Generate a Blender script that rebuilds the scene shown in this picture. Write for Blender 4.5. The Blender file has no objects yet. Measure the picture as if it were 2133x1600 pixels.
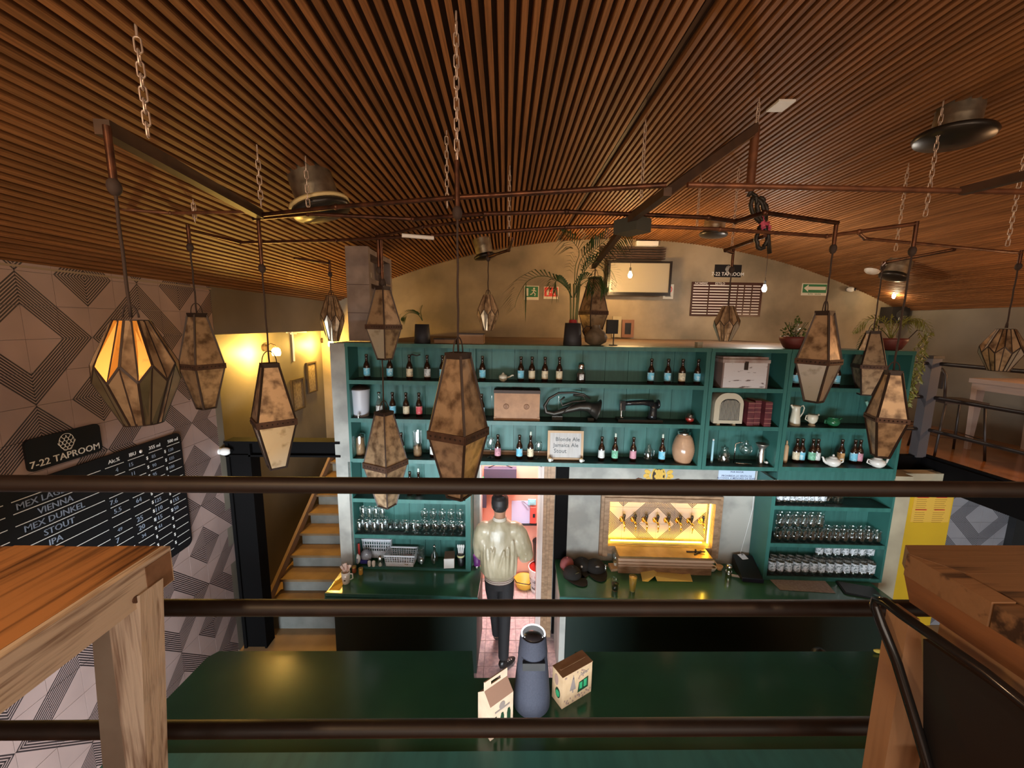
import bpy, bmesh, math, random
from mathutils import Vector, Matrix
random.seed(7)
R = math.radians
PI = math.pi
scn = bpy.context.scene
COL = scn.collection

# ------------------------------------------------------------------ camera
F = 828.0; CX, CY = 1066.5, 800.0; H = 3.3
pitch = math.atan((800 - 676) / F); yaw = math.atan(16 / F * math.cos(pitch)); roll = .014
cf = Vector((math.sin(yaw) * math.cos(pitch), math.cos(yaw) * math.cos(pitch), -math.sin(pitch)))
cr = cf.cross(Vector((0, 0, 1))).normalized(); cu = cr.cross(cf)
cr2 = cr * math.cos(roll) + cu * math.sin(roll); cu2 = cu * math.cos(roll) - cr * math.sin(roll)
cam = bpy.data.cameras.new('camera'); camo = bpy.data.objects.new('camera', cam); COL.objects.link(camo)
camo.matrix_world = Matrix(((cr2.x, cu2.x, -cf.x, 0), (cr2.y, cu2.y, -cf.y, 0), (cr2.z, cu2.z, -cf.z, H), (0, 0, 0, 1)))
cam.sensor_width = 36; cam.lens = 36 * F / 2133; cam.clip_start = .02
scn.camera = camo

# ------------------------------------------------------------------ world, lights, exposure
w = bpy.data.worlds.new('world'); scn.world = w; w.use_nodes = True
w.node_tree.nodes['Background'].inputs[0].default_value = (1.0, .72, .48, 1)
w.node_tree.nodes['Background'].inputs[1].default_value = .40
scn.view_settings.view_transform = 'Standard'; scn.view_settings.look = 'None'
scn.view_settings.gamma = 1; scn.view_settings.use_curve_mapping = False
scn.view_settings.exposure = 0.45

def lamp(name, kind, loc, power, color, rot=None, size=.1, size_y=None):
    d = bpy.data.lights.new(name, kind); d.energy = power; d.color = color
    if kind == 'AREA':
        d.size = size
        if size_y: d.shape = 'RECTANGLE'; d.size_y = size_y
    elif kind in ('POINT', 'SPOT'): d.shadow_soft_size = size
    o = bpy.data.objects.new(name, d); COL.objects.link(o); o.location = loc
    if rot: o.rotation_euler = rot
    return o
# daylight through the shop front on the ground floor, behind and below the viewer
lamp('daylight', 'AREA', (-0.9, -1.6, 0.95), 500, (.80, .92, 1.0), (R(90 + 12), 0, 0), 4.6, 1.5)
# wide warm area light behind the viewer, above the landing floor
lamp('upper_rear_light', 'AREA', (0.5, -2.6, 3.1), 45, (1.0, .86, .74), (R(90), 0, 0), 5.5, 1.0)
WARM = (1.0, .62, .28)
lamp('bulb_light', 'POINT', (1.68, 5.5, 3.98), 85, (1.0, .60, .24), size=.04)
lamp('bulb_light', 'POINT', (3.21, 5.0, 3.78), 55, (1.0, .90, .78), size=.04)
lamp('bulb_light', 'POINT', (5.83, 6.0, 3.80), 12, (1.0, .70, .38), size=.03)
lamp('sconce_light', 'POINT', (-2.77, 4.6, 2.93), 40, (1.0, .58, .12), size=.05)
lamp('sconce_light', 'POINT', (-2.77, 6.05, 2.95), 36, (1.0, .58, .12), size=.05)
lamp('kitchen_light', 'AREA', (0.1, 4.3, 2.6), 70, (1.0, .93, .92), (0, 0, 0), .9)
# unseen warm fill lights added over the landing to light the tables
lamp('landing_fill_light', 'POINT', (-1.3, -.5, 3.85), 46, (1.0, .66, .36), size=.06)
lamp('landing_fill_light', 'POINT', (1.9, -.6, 3.85), 24, (1.0, .62, .34), size=.06)
lamp('landing_fill_light', 'POINT', (.4, -.4, 3.6), 8, (1.0, .72, .45), size=.06)
lamp('gallery_fill_light', 'POINT', (5.7, 3.3, 3.3), 34, (1.0, .55, .26), size=.06)  # unseen orange fill added to brighten the gallery floor

# ------------------------------------------------------------------ calibration helpers (real distances, metres)
def ray(x, y): return cf + cr2 * ((x - CX) / F) - cu2 * ((y - CY) / F)
O = Vector((0, 0, H))
def PY(x, y, Y): d = ray(x, y); return O + d * (Y / d.y)
def PZ(x, y, Z): d = ray(x, y); return O + d * ((Z - H) / d.z)
def PX(x, y, X): d = ray(x, y); return O + d * (X / d.x)
def proj(p):
    v = p - O; d = v.dot(cf); return CX + F * v.dot(cr2) / d, CY - F * v.dot(cu2) / d
def zat(X, Y, y):
    lo, hi = -1.0, 6.0
    for _ in range(40):
        m = (lo + hi) / 2
        if proj(Vector((X, Y, m)))[1] > y: lo = m
        else: hi = m
    return lo
FR = Matrix.Translation((0, 3.6, 0)) @ Matrix.Rotation(-.04, 4, 'Z')      # frame of the back bar wall
FRI = FR.inverted()
def S(x, y, v):
    o = FRI @ O; d = FRI.to_3x3() @ ray(x, y); return o + d * ((v - o.y) / d.y)
def SZ(x, y, z):
    o = FRI @ O; d = FRI.to_3x3() @ ray(x, y); return o + d * ((z - o.z) / d.z)
ID = Matrix.Identity(4)

# ------------------------------------------------------------------ materials
MC = {}
def mat(name, col, rough=.6, metal=0., col2=None, scale=8., stretch=(1, 1, 1), bump=0., detail=4., rand=0., emit=None, es=0., spec=None,
        lo=.35, hi=.65, coat=0., coords='Object', bscale=None):
    if name in MC: return MC[name]
    m = bpy.data.materials.new(name); m.use_nodes = True; nt = m.node_tree; N = nt.nodes; L = nt.links
    b = N['Principled BSDF']; b.inputs['Roughness'].default_value = rough; b.inputs['Metallic'].default_value = metal
    b.inputs['Base Color'].default_value = (*col, 1)
    if spec is not None: b.inputs['Specular IOR Level'].default_value = spec
    if coat: b.inputs['Coat Weight'].default_value = coat; b.inputs['Coat Roughness'].default_value = .12
    src = None
    if col2 or bump:
        tc = N.new('ShaderNodeTexCoord'); mp = N.new('ShaderNodeMapping'); mp.inputs['Scale'].default_value = stretch
        if coords == 'World':
            g = N.new('ShaderNodeNewGeometry'); L.new(g.outputs['Position'], mp.inputs[0])
        else: L.new(tc.outputs['Object'], mp.inputs[0])
        nz = N.new('ShaderNodeTexNoise'); nz.inputs['Scale'].default_value = scale; nz.inputs['Detail'].default_value = detail
        L.new(mp.outputs[0], nz.inputs['Vector'])
        if rand:
            oi = N.new('ShaderNodeObjectInfo'); va = N.new('ShaderNodeVectorMath'); va.operation = 'ADD'
            cb = N.new('ShaderNodeCombineXYZ'); ml = N.new('ShaderNodeMath'); ml.operation = 'MULTIPLY'; ml.inputs[1].default_value = 37.
            L.new(oi.outputs['Random'], ml.inputs[0]); L.new(ml.outputs[0], cb.inputs[0]); L.new(ml.outputs[0], cb.inputs[2])
            L.new(mp.outputs[0], va.inputs[0]); L.new(cb.outputs[0], va.inputs[1]); L.new(va.outputs[0], nz.inputs['Vector'])
        if col2:
            mr = N.new('ShaderNodeMapRange'); mr.inputs[1].default_value = lo; mr.inputs[2].default_value = hi
            L.new(nz.outputs[0], mr.inputs[0])
            mx = N.new('ShaderNodeMix'); mx.data_type = 'RGBA'; mx.inputs[6].default_value = (*col, 1); mx.inputs[7].default_value = (*col2, 1)
            L.new(mr.outputs[0], mx.inputs[0]); src = mx.outputs[2]
        if bump:
            bp = N.new('ShaderNodeBump'); bp.inputs['Strength'].default_value = bump; bp.inputs['Distance'].default_value = .01
            L.new(nz.outputs[0], bp.inputs['Height']); L.new(bp.outputs[0], b.inputs['Normal'])
    if rand:
        oi = N.new('ShaderNodeObjectInfo'); hs = N.new('ShaderNodeHueSaturation'); mr2 = N.new('ShaderNodeMapRange')
        mr2.inputs[3].default_value = 1 - rand; mr2.inputs[4].default_value = 1 + rand
        L.new(oi.outputs['Random'], mr2.inputs[0]); L.new(mr2.outputs[0], hs.inputs['Value'])
        if src: L.new(src, hs.inputs['Color'])
        else: hs.inputs['Color'].default_value = (*col, 1)
        src = hs.outputs[0]
    if src: L.new(src, b.inputs['Base Color'])
    if emit: b.inputs['Emission Color'].default_value = (*emit, 1); b.inputs['Emission Strength'].default_value = es
    MC[name] = m; return m

def thin_glass(name, tint=(.93, .97, .96), gloss=.12):
    if name in MC: return MC[name]
    m = bpy.data.materials.new(name); m.use_nodes = True; nt = m.node_tree; N = nt.nodes; L = nt.links
    N.remove(N['Principled BSDF']); out = N['Material Output']
    t = N.new('ShaderNodeBsdfTransparent'); t.inputs[0].default_value = (*tint, 1)
    g = N.new('ShaderNodeBsdfGlossy'); g.inputs['Roughness'].default_value = .06
    lw = N.new('ShaderNodeLayerWeight'); lw.inputs[0].default_value = .35
    ma = N.new('ShaderNodeMath'); ma.operation = 'MULTIPLY_ADD'; ma.inputs[1].default_value = .75; ma.inputs[2].default_value = gloss
    mx = N.new('ShaderNodeMixShader'); L.new(lw.outputs['Facing'], ma.inputs[0]); L.new(ma.outputs[0], mx.inputs[0])
    L.new(t.outputs[0], mx.inputs[1]); L.new(g.outputs[0], mx.inputs[2]); L.new(mx.outputs[0], out.inputs[0])
    MC[name] = m; return m

def wood(name, base, dark, along, rough=.55, fine=38., blot=4.5, lo=.44, hi=.60, bump=.4, rand=.10):
    """plank wood: fine grain lines running along one axis, broken by darker blotches"""
    m = bpy.data.materials.new(name); m.use_nodes = True; nt = m.node_tree; N = nt.nodes; L = nt.links; b = N['Principled BSDF']; b.inputs['Roughness'].default_value = rough
    tc = N.new('ShaderNodeTexCoord'); oi = N.new('ShaderNodeObjectInfo'); outs = []
    for sc_, st_, dt in ((fine, .05, 3.), (blot, .30, 8.)):
        mp = N.new('ShaderNodeMapping'); v = [1., 1., 1.]; v[along] = st_; mp.inputs['Scale'].default_value = v; L.new(tc.outputs['Object'], mp.inputs[0])
        cb = N.new('ShaderNodeCombineXYZ'); ml = N.new('ShaderNodeMath'); ml.operation = 'MULTIPLY'; ml.inputs[1].default_value = 23.; L.new(oi.outputs['Random'], ml.inputs[0]); L.new(ml.outputs[0], cb.inputs[along]); L.new(cb.outputs[0], mp.inputs['Location'])
        nz = N.new('ShaderNodeTexNoise'); nz.inputs['Scale'].default_value = sc_; nz.inputs['Detail'].default_value = dt; L.new(mp.outputs[0], nz.inputs['Vector']); outs.append(nz.outputs[0])
    ad = N.new('ShaderNodeMath'); ad.operation = 'ADD'; L.new(outs[0], ad.inputs[0]); L.new(outs[1], ad.inputs[1]); hf = N.new('ShaderNodeMath'); hf.operation = 'MULTIPLY'; hf.inputs[1].default_value = .5; L.new(ad.outputs[0], hf.inputs[0])
    mr = N.new('ShaderNodeMapRange'); mr.inputs[1].default_value = lo; mr.inputs[2].default_value = hi; L.new(hf.outputs[0], mr.inputs[0])
    mx = N.new('ShaderNodeMix'); mx.data_type = 'RGBA'; mx.inputs[6].default_value = (*base, 1); mx.inputs[7].default_value = (*dark, 1); L.new(mr.outputs[0], mx.inputs[0])
    hs = N.new('ShaderNodeHueSaturation'); m2 = N.new('ShaderNodeMapRange'); m2.inputs[3].default_value = 1 - rand; m2.inputs[4].default_value = 1 + rand; L.new(oi.outputs['Random'], m2.inputs[0]); L.new(m2.outputs[0], hs.inputs['Value']); L.new(mx.outputs[2], hs.inputs['Color']); L.new(hs.outputs[0], b.inputs['Base Color'])
    bp = N.new('ShaderNodeBump'); bp.inputs['Strength'].default_value = bump; bp.inputs['Distance'].default_value = .006; bp.invert = True; L.new(hf.outputs[0], bp.inputs['Height']); L.new(bp.outputs[0], b.inputs['Normal'])
    MC[name] = m; return m

def tile_mat(name, axis, a0, b0, base, base2, dark, rough=.45, pb=.745, pa=.72):
    m = bpy.data.materials.new(name); m.use_nodes = True; nt = m.node_tree; N = nt.nodes; L = nt.links; b = N['Principled BSDF']
    g = N.new('ShaderNodeNewGeometry'); sx = N.new('ShaderNodeSeparateXYZ'); L.new(g.outputs['Position'], sx.inputs[0])
    def M(op, a, bb=None, c=None):
        n = N.new('ShaderNodeMath'); n.operation = op
        for i, v in enumerate((a, bb, c)):
            if v is None: continue
            if isinstance(v, (int, float)): n.inputs[i].default_value = v
            else: L.new(v, n.inputs[i])
        return n.outputs[0]
    def fold(s, c0, per):
        t = M('DIVIDE', M('SUBTRACT', s, c0), per); f = M('FRACT', M('ADD', t, 100.5)); return M('MULTIPLY', M('ABSOLUTE', M('SUBTRACT', f, .5)), 2.)
    fa = fold(sx.outputs[axis], a0, pa); fb = fold(sx.outputs[2], b0, pb); Ls = M('ADD', fa, fb)
    ring = M('MULTIPLY', M('GREATER_THAN', Ls, .5), M('LESS_THAN', Ls, 1.)); small = M('GREATER_THAN', Ls, 1.5)
    mask = M('MINIMUM', M('ADD', ring, small), 1.)
    st = M('GREATER_THAN', M('FRACT', M('MULTIPLY', Ls, 20.)), .42); fac = M('MULTIPLY', mask, st)
    nz = N.new('ShaderNodeTexNoise'); nz.inputs['Scale'].default_value = 3.; L.new(g.outputs['Position'], nz.inputs['Vector'])
    mr = N.new('ShaderNodeMapRange'); mr.inputs[1].default_value = .35; mr.inputs[2].default_value = .65; L.new(nz.outputs[0], mr.inputs[0])
    m1 = N.new('ShaderNodeMix'); m1.data_type = 'RGBA'; m1.inputs[6].default_value = (*base, 1); m1.inputs[7].default_value = (*base2, 1); L.new(mr.outputs[0], m1.inputs[0])
    m2 = N.new('ShaderNodeMix'); m2.data_type = 'RGBA'; m2.inputs[7].default_value = (*dark, 1); L.new(m1.outputs[2], m2.inputs[6]); L.new(fac, m2.inputs[0])
    L.new(m2.outputs[2], b.inputs['Base Color']); b.inputs['Roughness'].default_value = rough
    MC[name] = m; return m

WHITE = mat('white_paint', (.80, .80, .78), .5)
BLACK = mat('black_plastic', (.012, .012, .013), .4)
# slat wood, teal paint and so on
MSLAT = mat('slat_wood', (.33, .145, .053), .6, col2=(.20, .085, .031), scale=5, stretch=(30, .6, 30), rand=.20, bump=.15, spec=.3)
MSLATD = mat('slat_wood_dark', (.075, .028, .016), .6, col2=(.05, .02, .012), scale=5, stretch=(30, .6, 30))
MBACK = mat('ceiling_backing', (.045, .022, .011), .9)
MTEAL = mat('teal_paint', (.027, .120, .102), .42, col2=(.036, .155, .132), scale=3, stretch=(6, 1, 1), bump=.06)
MTEALB = mat('teal_board', (.028, .118, .103), .5, col2=(.038, .150, .133), scale=4, stretch=(8, 8, 1), rand=.10, bump=.05)
MTEALD = mat('shelf_top_shade', (.018, .022, .018), .5, col2=(.03, .045, .038), scale=6)  # shade on the upper shelf faces is put into this dark colour
MGREEN = mat('green_gloss_counter', (.032, .125, .066), .18, col2=(.040, .145, .078), scale=2.5, coat=.4)
MCABF = mat('dark_cabinet_green', (.006, .018, .013), .5)
MBAR = mat('green_bar_top', (.021, .070, .032), .20, col2=(.016, .054, .026), scale=2, coat=.3)
MCONC = mat('grey_cement', (.42, .41, .37), .8, col2=(.28, .275, .25), scale=3.5, bump=.2, lo=.4, hi=.6, coords='World')
MPLAS = mat('tan_polished_plaster', (.36, .28, .18), .55, col2=(.19, .15, .095), scale=1.7, bump=.2, detail=8, coords='World')
MPLASG = mat('grey_brown_plaster', (.21, .185, .145), .6, col2=(.15, .13, .10), scale=1.4, bump=.12, detail=8, coords='World')
MBLK = mat('black_steel', (.004, .0036, .0038), .7, spec=.06)
MRAIL = mat('dark_brown_rail_paint', (.013, .0075, .006), .5, col2=(.022, .012, .009), scale=14, lo=.55, hi=.75)
MRUST = mat('rusty_copper_pipe', (.16, .065, .035), .38, .75, col2=(.06, .030, .02), scale=16, bump=.2)
MBEAM = mat('dark_rusty_beam', (.050, .030, .020), .55, .2, col2=(.09, .048, .028), scale=9)
MCHAIN = mat('pale_steel_chain', (.62, .50, .42), .35, .6)
MCORD = mat('dark_twisted_cord', (.045, .028, .022), .8)
MGALV = mat('galvanised_sheet', (.42, .38, .30), .38, .85, col2=(.25, .22, .17), scale=14)
MWOODO = wood('orange_table_wood', (.45, .215, .08), (.085, .034, .013), 1, .55, 45., 5., .47, .60, .6, .14)
MWOODR = wood('brown_table_wood', (.25, .135, .068), (.045, .021, .012), 0, .65, 40., 6., .50, .60, .8, .14)
MWHW = wood('whitewashed_wood', (.60, .51, .41), (.24, .165, .12), 1, .8, 90., 8., .50, .60, 1.0, .04)
MWHL = wood('whitewashed_leg_wood', (.62, .53, .43), (.27, .19, .14), 2, .8, 80., 8., .53, .63, 1.0, .04)
MPALEW = wood('pale_leg_wood', (.40, .235, .13), (.20, .10, .05), 2, .6, 30., 5., .50, .66, .3, .05)
MFRAMEW = mat('moulded_brown_wood', (.38, .235, .135), .5, col2=(.24, .14, .075), scale=6, stretch=(2, 6, 6))
MMIRR = mat('mottled_mirror_glass', (.50, .36, .22), .36, .40, col2=(.15, .095, .055), scale=17, detail=10, rand=.24, lo=.44, hi=.66, bump=.05)
MMIRB = mat('bright_mirror_glass', (.80, .78, .66), .22, .65, col2=(.42, .36, .26), scale=14, detail=8, lo=.56, hi=.74, bump=.03)
MCAME = mat('dark_lead_came', (.045, .030, .024), .5, .5)
MLEAF = mat('palm_leaf', (.045, .095, .022), .5, col2=(.03, .06, .018), scale=9)
MLEAFY = mat('yellow_green_leaf', (.20, .20, .03), .5)
MPOT = mat('charcoal_pot', (.028, .030, .038), .6)
MAMBER = mat('dark_amber_glass', (.020, .008, .004), .08, spec=.7)
MGLASS = thin_glass('clear_glass')
MCER = mat('white_glazed_ceramic', (.78, .76, .70), .18)
MCREAM = mat('cream_enamel', (.66, .62, .48), .3)
MCHR = mat('polished_chrome', (.75, .73, .68), .15, 1.)
MBRASS = mat('polished_brass', (.85, .55, .18), .22, 1.)
MPAPER = mat('white_paper', (.74, .75, .78), .8)
MKRAFT = mat('kraft_card', (.38, .25, .14), .8, col2=(.33, .21, .11), scale=20)
MCREAMW = mat('cream_wall', (.42, .365, .25), .8, col2=(.32, .27, .18), scale=3)
MYEL = mat('yellow_wall', (.74, .46, .02), .6, col2=(.66, .40, .02), scale=2)
MPINK = mat('pink_wall', (.72, .36, .27), .7)
MPINKF = mat('pink_tile_floor', (.58, .40, .37), .35, col2=(.46, .30, .29), scale=7)
MFLOOR = mat('worn_orange_floor', (.42, .26, .12), .5, col2=(.30, .18, .08), scale=3)
MMEZZ = mat('varnished_mezzanine_floor', (.38, .15, .045), .16, col2=(.26, .10, .03), scale=3, stretch=(1, 6, 1), coat=.3)
MDIM = mat('grey_stair_riser', (.26, .27, .25), .7, col2=(.19, .20, .185), scale=5)
MTREAD = mat('ochre_stair_tread', (.30, .185, .085), .55, col2=(.21, .125, .055), scale=5)

# ------------------------------------------------------------------ mesh builder
class B:
    def __init__(s): s.v = []; s.f = []; s.mi = []; s.T = ID; s.m = 0; s.sm = False; s.smooth = []
    def add(s, vs, fs, smooth=False):
        n = len(s.v); s.v += [s.T @ Vector(p) for p in vs]
        for f in fs: s.f.append([n + i for i in f]); s.mi.append(s.m); s.smooth.append(smooth)
        return s
    def box(s, x0, x1, y0, y1, z0, z1):
        vs = [(x, y, z) for z in (z0, z1) for y in (y0, y1) for x in (x0, x1)]
        return s.add(vs, [(0, 2, 3, 1), (4, 5, 7, 6), (0, 1, 5, 4), (2, 6, 7, 3), (0, 4, 6, 2), (1, 3, 7, 5)])
    def cbox(s, c, d, rot=None):
        old = s.T; s.T = s.T @ Matrix.Translation(c) @ (rot.to_4x4() if rot else ID)
        s.box(-d[0] / 2, d[0] / 2, -d[1] / 2, d[1] / 2, -d[2] / 2, d[2] / 2); s.T = old; return s
    def bar(s, p, q, w, h=None, up=(0, 0, 1)):
        p = Vector(p); q = Vector(q); h = h or w; d = (q - p); L = d.length; d.normalize()
        u = Vector(up)
        if abs(d.dot(u)) > .98: u = Vector((1, 0, 0))
        x = d.cross(u).normalized(); z = x.cross(d)
        old = s.T; s.T = s.T @ Matrix(((x.x, d.x, z.x, p.x), (x.y, d.y, z.y, p.y), (x.z, d.z, z.z, p.z), (0, 0, 0, 1)))
        s.box(-w / 2, w / 2, 0, L, -h / 2, h / 2); s.T = old; return s
    def lathe(s, prof, n=16, c=(0, 0, 0), close=True, axis=None):
        vs = []; fs = []; old = s.T; s.T = s.T @ Matrix.Translation(c) @ (axis.to_4x4() if axis else ID)
        for (r, z) in prof:
            for i in range(n): a = 2 * PI * i / n; vs.append((r * math.cos(a), r * math.sin(a), z))
        for k in range(len(prof) - 1):
            for i in range(n): j = (i + 1) % n; fs.append((k * n + i, k * n + j, (k + 1) * n + j, (k + 1) * n + i))
        s.add(vs, fs, True)
        if close:
            m = len(prof); s.add([vs[i] for i in range(n)], [tuple(reversed(range(n)))]); s.add([vs[(m - 1) * n + i] for i in range(n)], [tuple(range(n))])
        s.T = old; return s
    def cyl(s, p, q, r, r2=None, n=12, close=True):
        p = Vector(p); q = Vector(q); d = q - p; rot = d.to_track_quat('Z', 'Y').to_matrix()
        return s.lathe([(r, 0), (r if r2 is None else r2, d.length)], n, p, close, rot)
    def tube(s, pts, r, n=8, closed=False):
        pts = [Vector(p) for p in pts]; m = len(pts); vs = []; fs = []; rr = r if isinstance(r, (list, tuple)) else [r] * m
        t0 = None
        for i, p in enumerate(pts):
            a = pts[(i - 1) % m] if (closed or i > 0) else p; b = pts[(i + 1) % m] if (closed or i < m - 1) else p
            t = (b - a).normalized()
            if t0 is None:
                u = Vector((0, 0, 1)) if abs(t.z) < .9 else Vector((1, 0, 0)); x = t.cross(u).normalized()
            else: x = (x - t * x.dot(t)).normalized()
            t0 = t; y = t.cross(x)
            for k in range(n): a_ = 2 * PI * k / n; vs.append(p + (x * math.cos(a_) + y * math.sin(a_)) * rr[i])
        for i in range(m if closed else m - 1):
            i2 = (i + 1) % m
            for k in range(n): j = (k + 1) % n; fs.append((i * n + k, i * n + j, i2 * n + j, i2 * n + k))
        if not closed: fs.append(tuple(reversed(range(n)))); fs.append(tuple((m - 1) * n + k for k in range(n)))
        return s.add(vs, fs, True)
    def sphere(s, c, r, n=14, m=9, sc=(1, 1, 1)):
        prof = [(max(1e-4, r * math.sin(PI * k / m)), -r * math.cos(PI * k / m)) for k in range(m + 1)]
        old = s.T; s.T = s.T @ Matrix.Translation(c) @ Matrix.Diagonal((*sc, 1)); s.lathe(prof, n, (0, 0, 0), False); s.T = old; return s
    def prism(s, poly, y0, y1):      # polygon in XZ, extruded in Y
        n = len(poly); vs = [(x, y0, z) for x, z in poly] + [(x, y1, z) for x, z in poly]
        fs = [tuple(range(n)), tuple(reversed(range(n, 2 * n)))] + [(i, n + i, n + (i + 1) % n, (i + 1) % n) for i in range(n)]
        return s.add(vs, fs)
    def quad(s, a, b, c, d, t=0.):
        if not t: return s.add([a, b, c, d], [(0, 1, 2, 3)])
        P = [Vector(k) for k in (a, b, c, d)]; nn = (P[1] - P[0]).cross(P[3] - P[0]).normalized() * t
        return s.add(P + [p - nn for p in P], [(0, 1, 2, 3), (7, 6, 5, 4), (0, 4, 5, 1), (1, 5, 6, 2), (2, 6, 7, 3), (3, 7, 4, 0)])
    def mesh(s, name, mats, off=None):
        me = bpy.data.meshes.new(name); vs = s.v if off is None else [v - off for v in s.v]
        me.from_pydata([tuple(v) for v in vs], [], s.f); me.polygons.foreach_set('material_index', s.mi); me.polygons.foreach_set('use_smooth', s.smooth)
        for m in (mats if isinstance(mats, (list, tuple)) else [mats]): me.materials.append(m)
        bm = bmesh.new(); bm.from_mesh(me); bmesh.ops.recalc_face_normals(bm, faces=bm.faces); bm.to_mesh(me); bm.free()
        me.update(); return me
LOCS = {}
def tag(o, label=None, cat=None, group=None, kind=None):
    for k, v in (('label', label), ('category', cat), ('group', group), ('kind', kind)):
        if v: o[k] = v
    return o
def thing(name, label, cat, loc=(0, 0, 0), rz=0, group=None, fr=ID, rot=None):
    o = bpy.data.objects.new(name, None); COL.objects.link(o); o.empty_display_size = .05
    o.matrix_world = fr @ Matrix.Translation(loc) @ (rot.to_4x4() if rot else Matrix.Rotation(rz, 4, 'Z')); LOCS[o.name] = Vector(loc)
    return tag(o, label, cat, group)
def part(name, b, m, parent, fc=False, label=None, kind=None):
    me = b if isinstance(b, bpy.types.Mesh) else b.mesh(name, m, LOCS[parent.name] if fc else None)
    o = bpy.data.objects.new(name, me); COL.objects.link(o); o.parent = parent; LOCS[o.name] = LOCS.get(parent.name, Vector((0, 0, 0)))
    if label: o['label'] = label
    if kind: o['kind'] = kind
    return o
def solo(name, b, m, label, cat, group=None, fr=ID, loc=(0, 0, 0), rz=0, rot=None):
    me = b if isinstance(b, bpy.types.Mesh) else b.mesh(name, m); o = bpy.data.objects.new(name, me); COL.objects.link(o)
    o.matrix_world = fr @ Matrix.Translation(loc) @ (rot.to_4x4() if rot else Matrix.Rotation(rz, 4, 'Z')); LOCS[o.name] = Vector(loc)
    return tag(o, label, cat, group)
def struct(name, b, m, fr=ID, parent=None, label=None, cat=None):
    me = b.mesh(name, m); o = bpy.data.objects.new(name, me); COL.objects.link(o); o.matrix_world = fr; LOCS[o.name] = Vector((0, 0, 0))
    if parent: o.parent = parent
    else: o['kind'] = 'structure'
    if label: o['label'] = label
    return o
def dup(root, loc, rz=0, label=None, group=None, fr=ID, swap=None, sc=None):
    r = root.copy(); COL.objects.link(r); r.matrix_world = fr @ Matrix.Translation(loc) @ Matrix.Rotation(rz, 4, 'Z') @ Matrix.Diagonal((*(sc or (1, 1, 1)), 1))
    LOCS[r.name] = Vector(loc)
    if label: r['label'] = label
    if group: r['group'] = group
    for ch in root.children:
        c = ch.copy(); COL.objects.link(c); c.parent = r
        if swap and ch.name.split('.')[0] in swap:
            c.data = c.data.copy(); c.data.materials[0] = swap[ch.name.split('.')[0]]
        for g in ch.children: d = g.copy(); COL.objects.link(d); d.parent = c
    return r
# lettering: every string is turned into flat mesh once, at the start
TX = {}
def need(*ss):
    for s_ in ss:
        if s_ not in TX: TX[s_] = None
need('7-22 TAPROOM', 'Alc.%', 'IBU', '355 ml', '500 ml', 'MEX LAGER', 'VIENNA', 'MEX DUNKEL', 'STOUT', 'IPA', '$', '5', '15', '7.6', '5.5', '64', '25', '20', '11', '7', '4', '110',
     '115', '125', '155', '150', '85', '90', '95', '120', 'Blonde Ale', 'Jamaica Ale', 'Stout', 'PROHIBIDA LA VENTA DE', 'ALCOHOL A MENORES DE EDAD', 'POR FAVOR', 'beer',
     'NOMBRE', 'ESTILO', 'SALIDA', 'RUTA', 'EXTINTOR', 'MENU', '100', '105', '49', '61', '34')
def make_texts():
    tmp = []
    for s_ in TX:
        c = bpy.data.curves.new('t', 'FONT'); c.body = s_; c.size = 1; c.resolution_u = 2; c.align_x = 'CENTER'; c.align_y = 'CENTER'; c.extrude = .02; c.offset = .004
        o = bpy.data.objects.new('t', c); COL.objects.link(o); tmp.append((s_, o))
    bpy.context.view_layer.update(); dg = bpy.context.evaluated_depsgraph_get()
    for s_, o in tmp:
        me = bpy.data.meshes.new_from_object(o.evaluated_get(dg)); TX[s_] = ([tuple(v.co) for v in me.vertices], [tuple(p.vertices) for p in me.polygons]); bpy.data.meshes.remove(me)
        c = o.data; bpy.data.objects.remove(o); bpy.data.curves.remove(c)
make_texts()
def text(b, s_, M_, size, sx=1.):   # adds string s_ to builder in plane M_ (x right, y up, z out)
    vs, fs = TX[s_]; old = b.T; b.T = b.T @ M_ @ Matrix.Diagonal((size * sx, size, size, 1)); b.add(vs, fs); b.T = old
def front(x, y, z): return Matrix.Translation((x, y, z)) @ Matrix.Rotation(PI / 2, 4, 'X')      # faces -Y
def leftw(x, y, z): return Matrix(((0, 0, 1, x), (1, 0, 0, y), (0, 1, 0, z), (0, 0, 0, 1)))        # on the left wall, faces +X
# ================================================================== the setting
# vaulted ceiling: backing shell and every slat as its own piece
RV = 10.34; VX = 1.85; VZ = 4.63 - RV; YB = 6.4
a0 = math.asin((-2.72 - VX) / RV); a1 = math.asin((6.42 - VX) / RV)
b = B(); n = 60; vs = []; SP = .047
for i in range(n + 1):
    a = a0 + (a1 - a0) * i / n
    for rr in (RV + .034, RV + .09):
        for y in (-3.2, YB + .1): vs.append((VX + rr * math.sin(a), y, VZ + rr * math.cos(a)))
fs = []
for i in range(n):
    k = i * 4; fs += [(k, k + 4, k + 5, k + 1), (k + 2, k + 3, k + 7, k + 6), (k, k + 2, k + 6, k + 4), (k + 1, k + 5, k + 7, k + 3)]
b.add(vs, fs + [(0, 1, 3, 2), (4 * n, 4 * n + 2, 4 * n + 3, 4 * n + 1)])
ceiling = struct('ceiling', b, MBACK)
b = B(); b.box(-.012, .012, -3.2, YB, -.0, .034); slme = b.mesh('slat', MSLAT); slmed = slme.copy(); slmed.materials[0] = MSLATD
ns = int((a1 - a0) * RV / SP)
qd = PZ(1488, 0, 4.6); DK = int((math.asin((qd.x - VX) / RV) - a0) * RV / SP)
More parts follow.
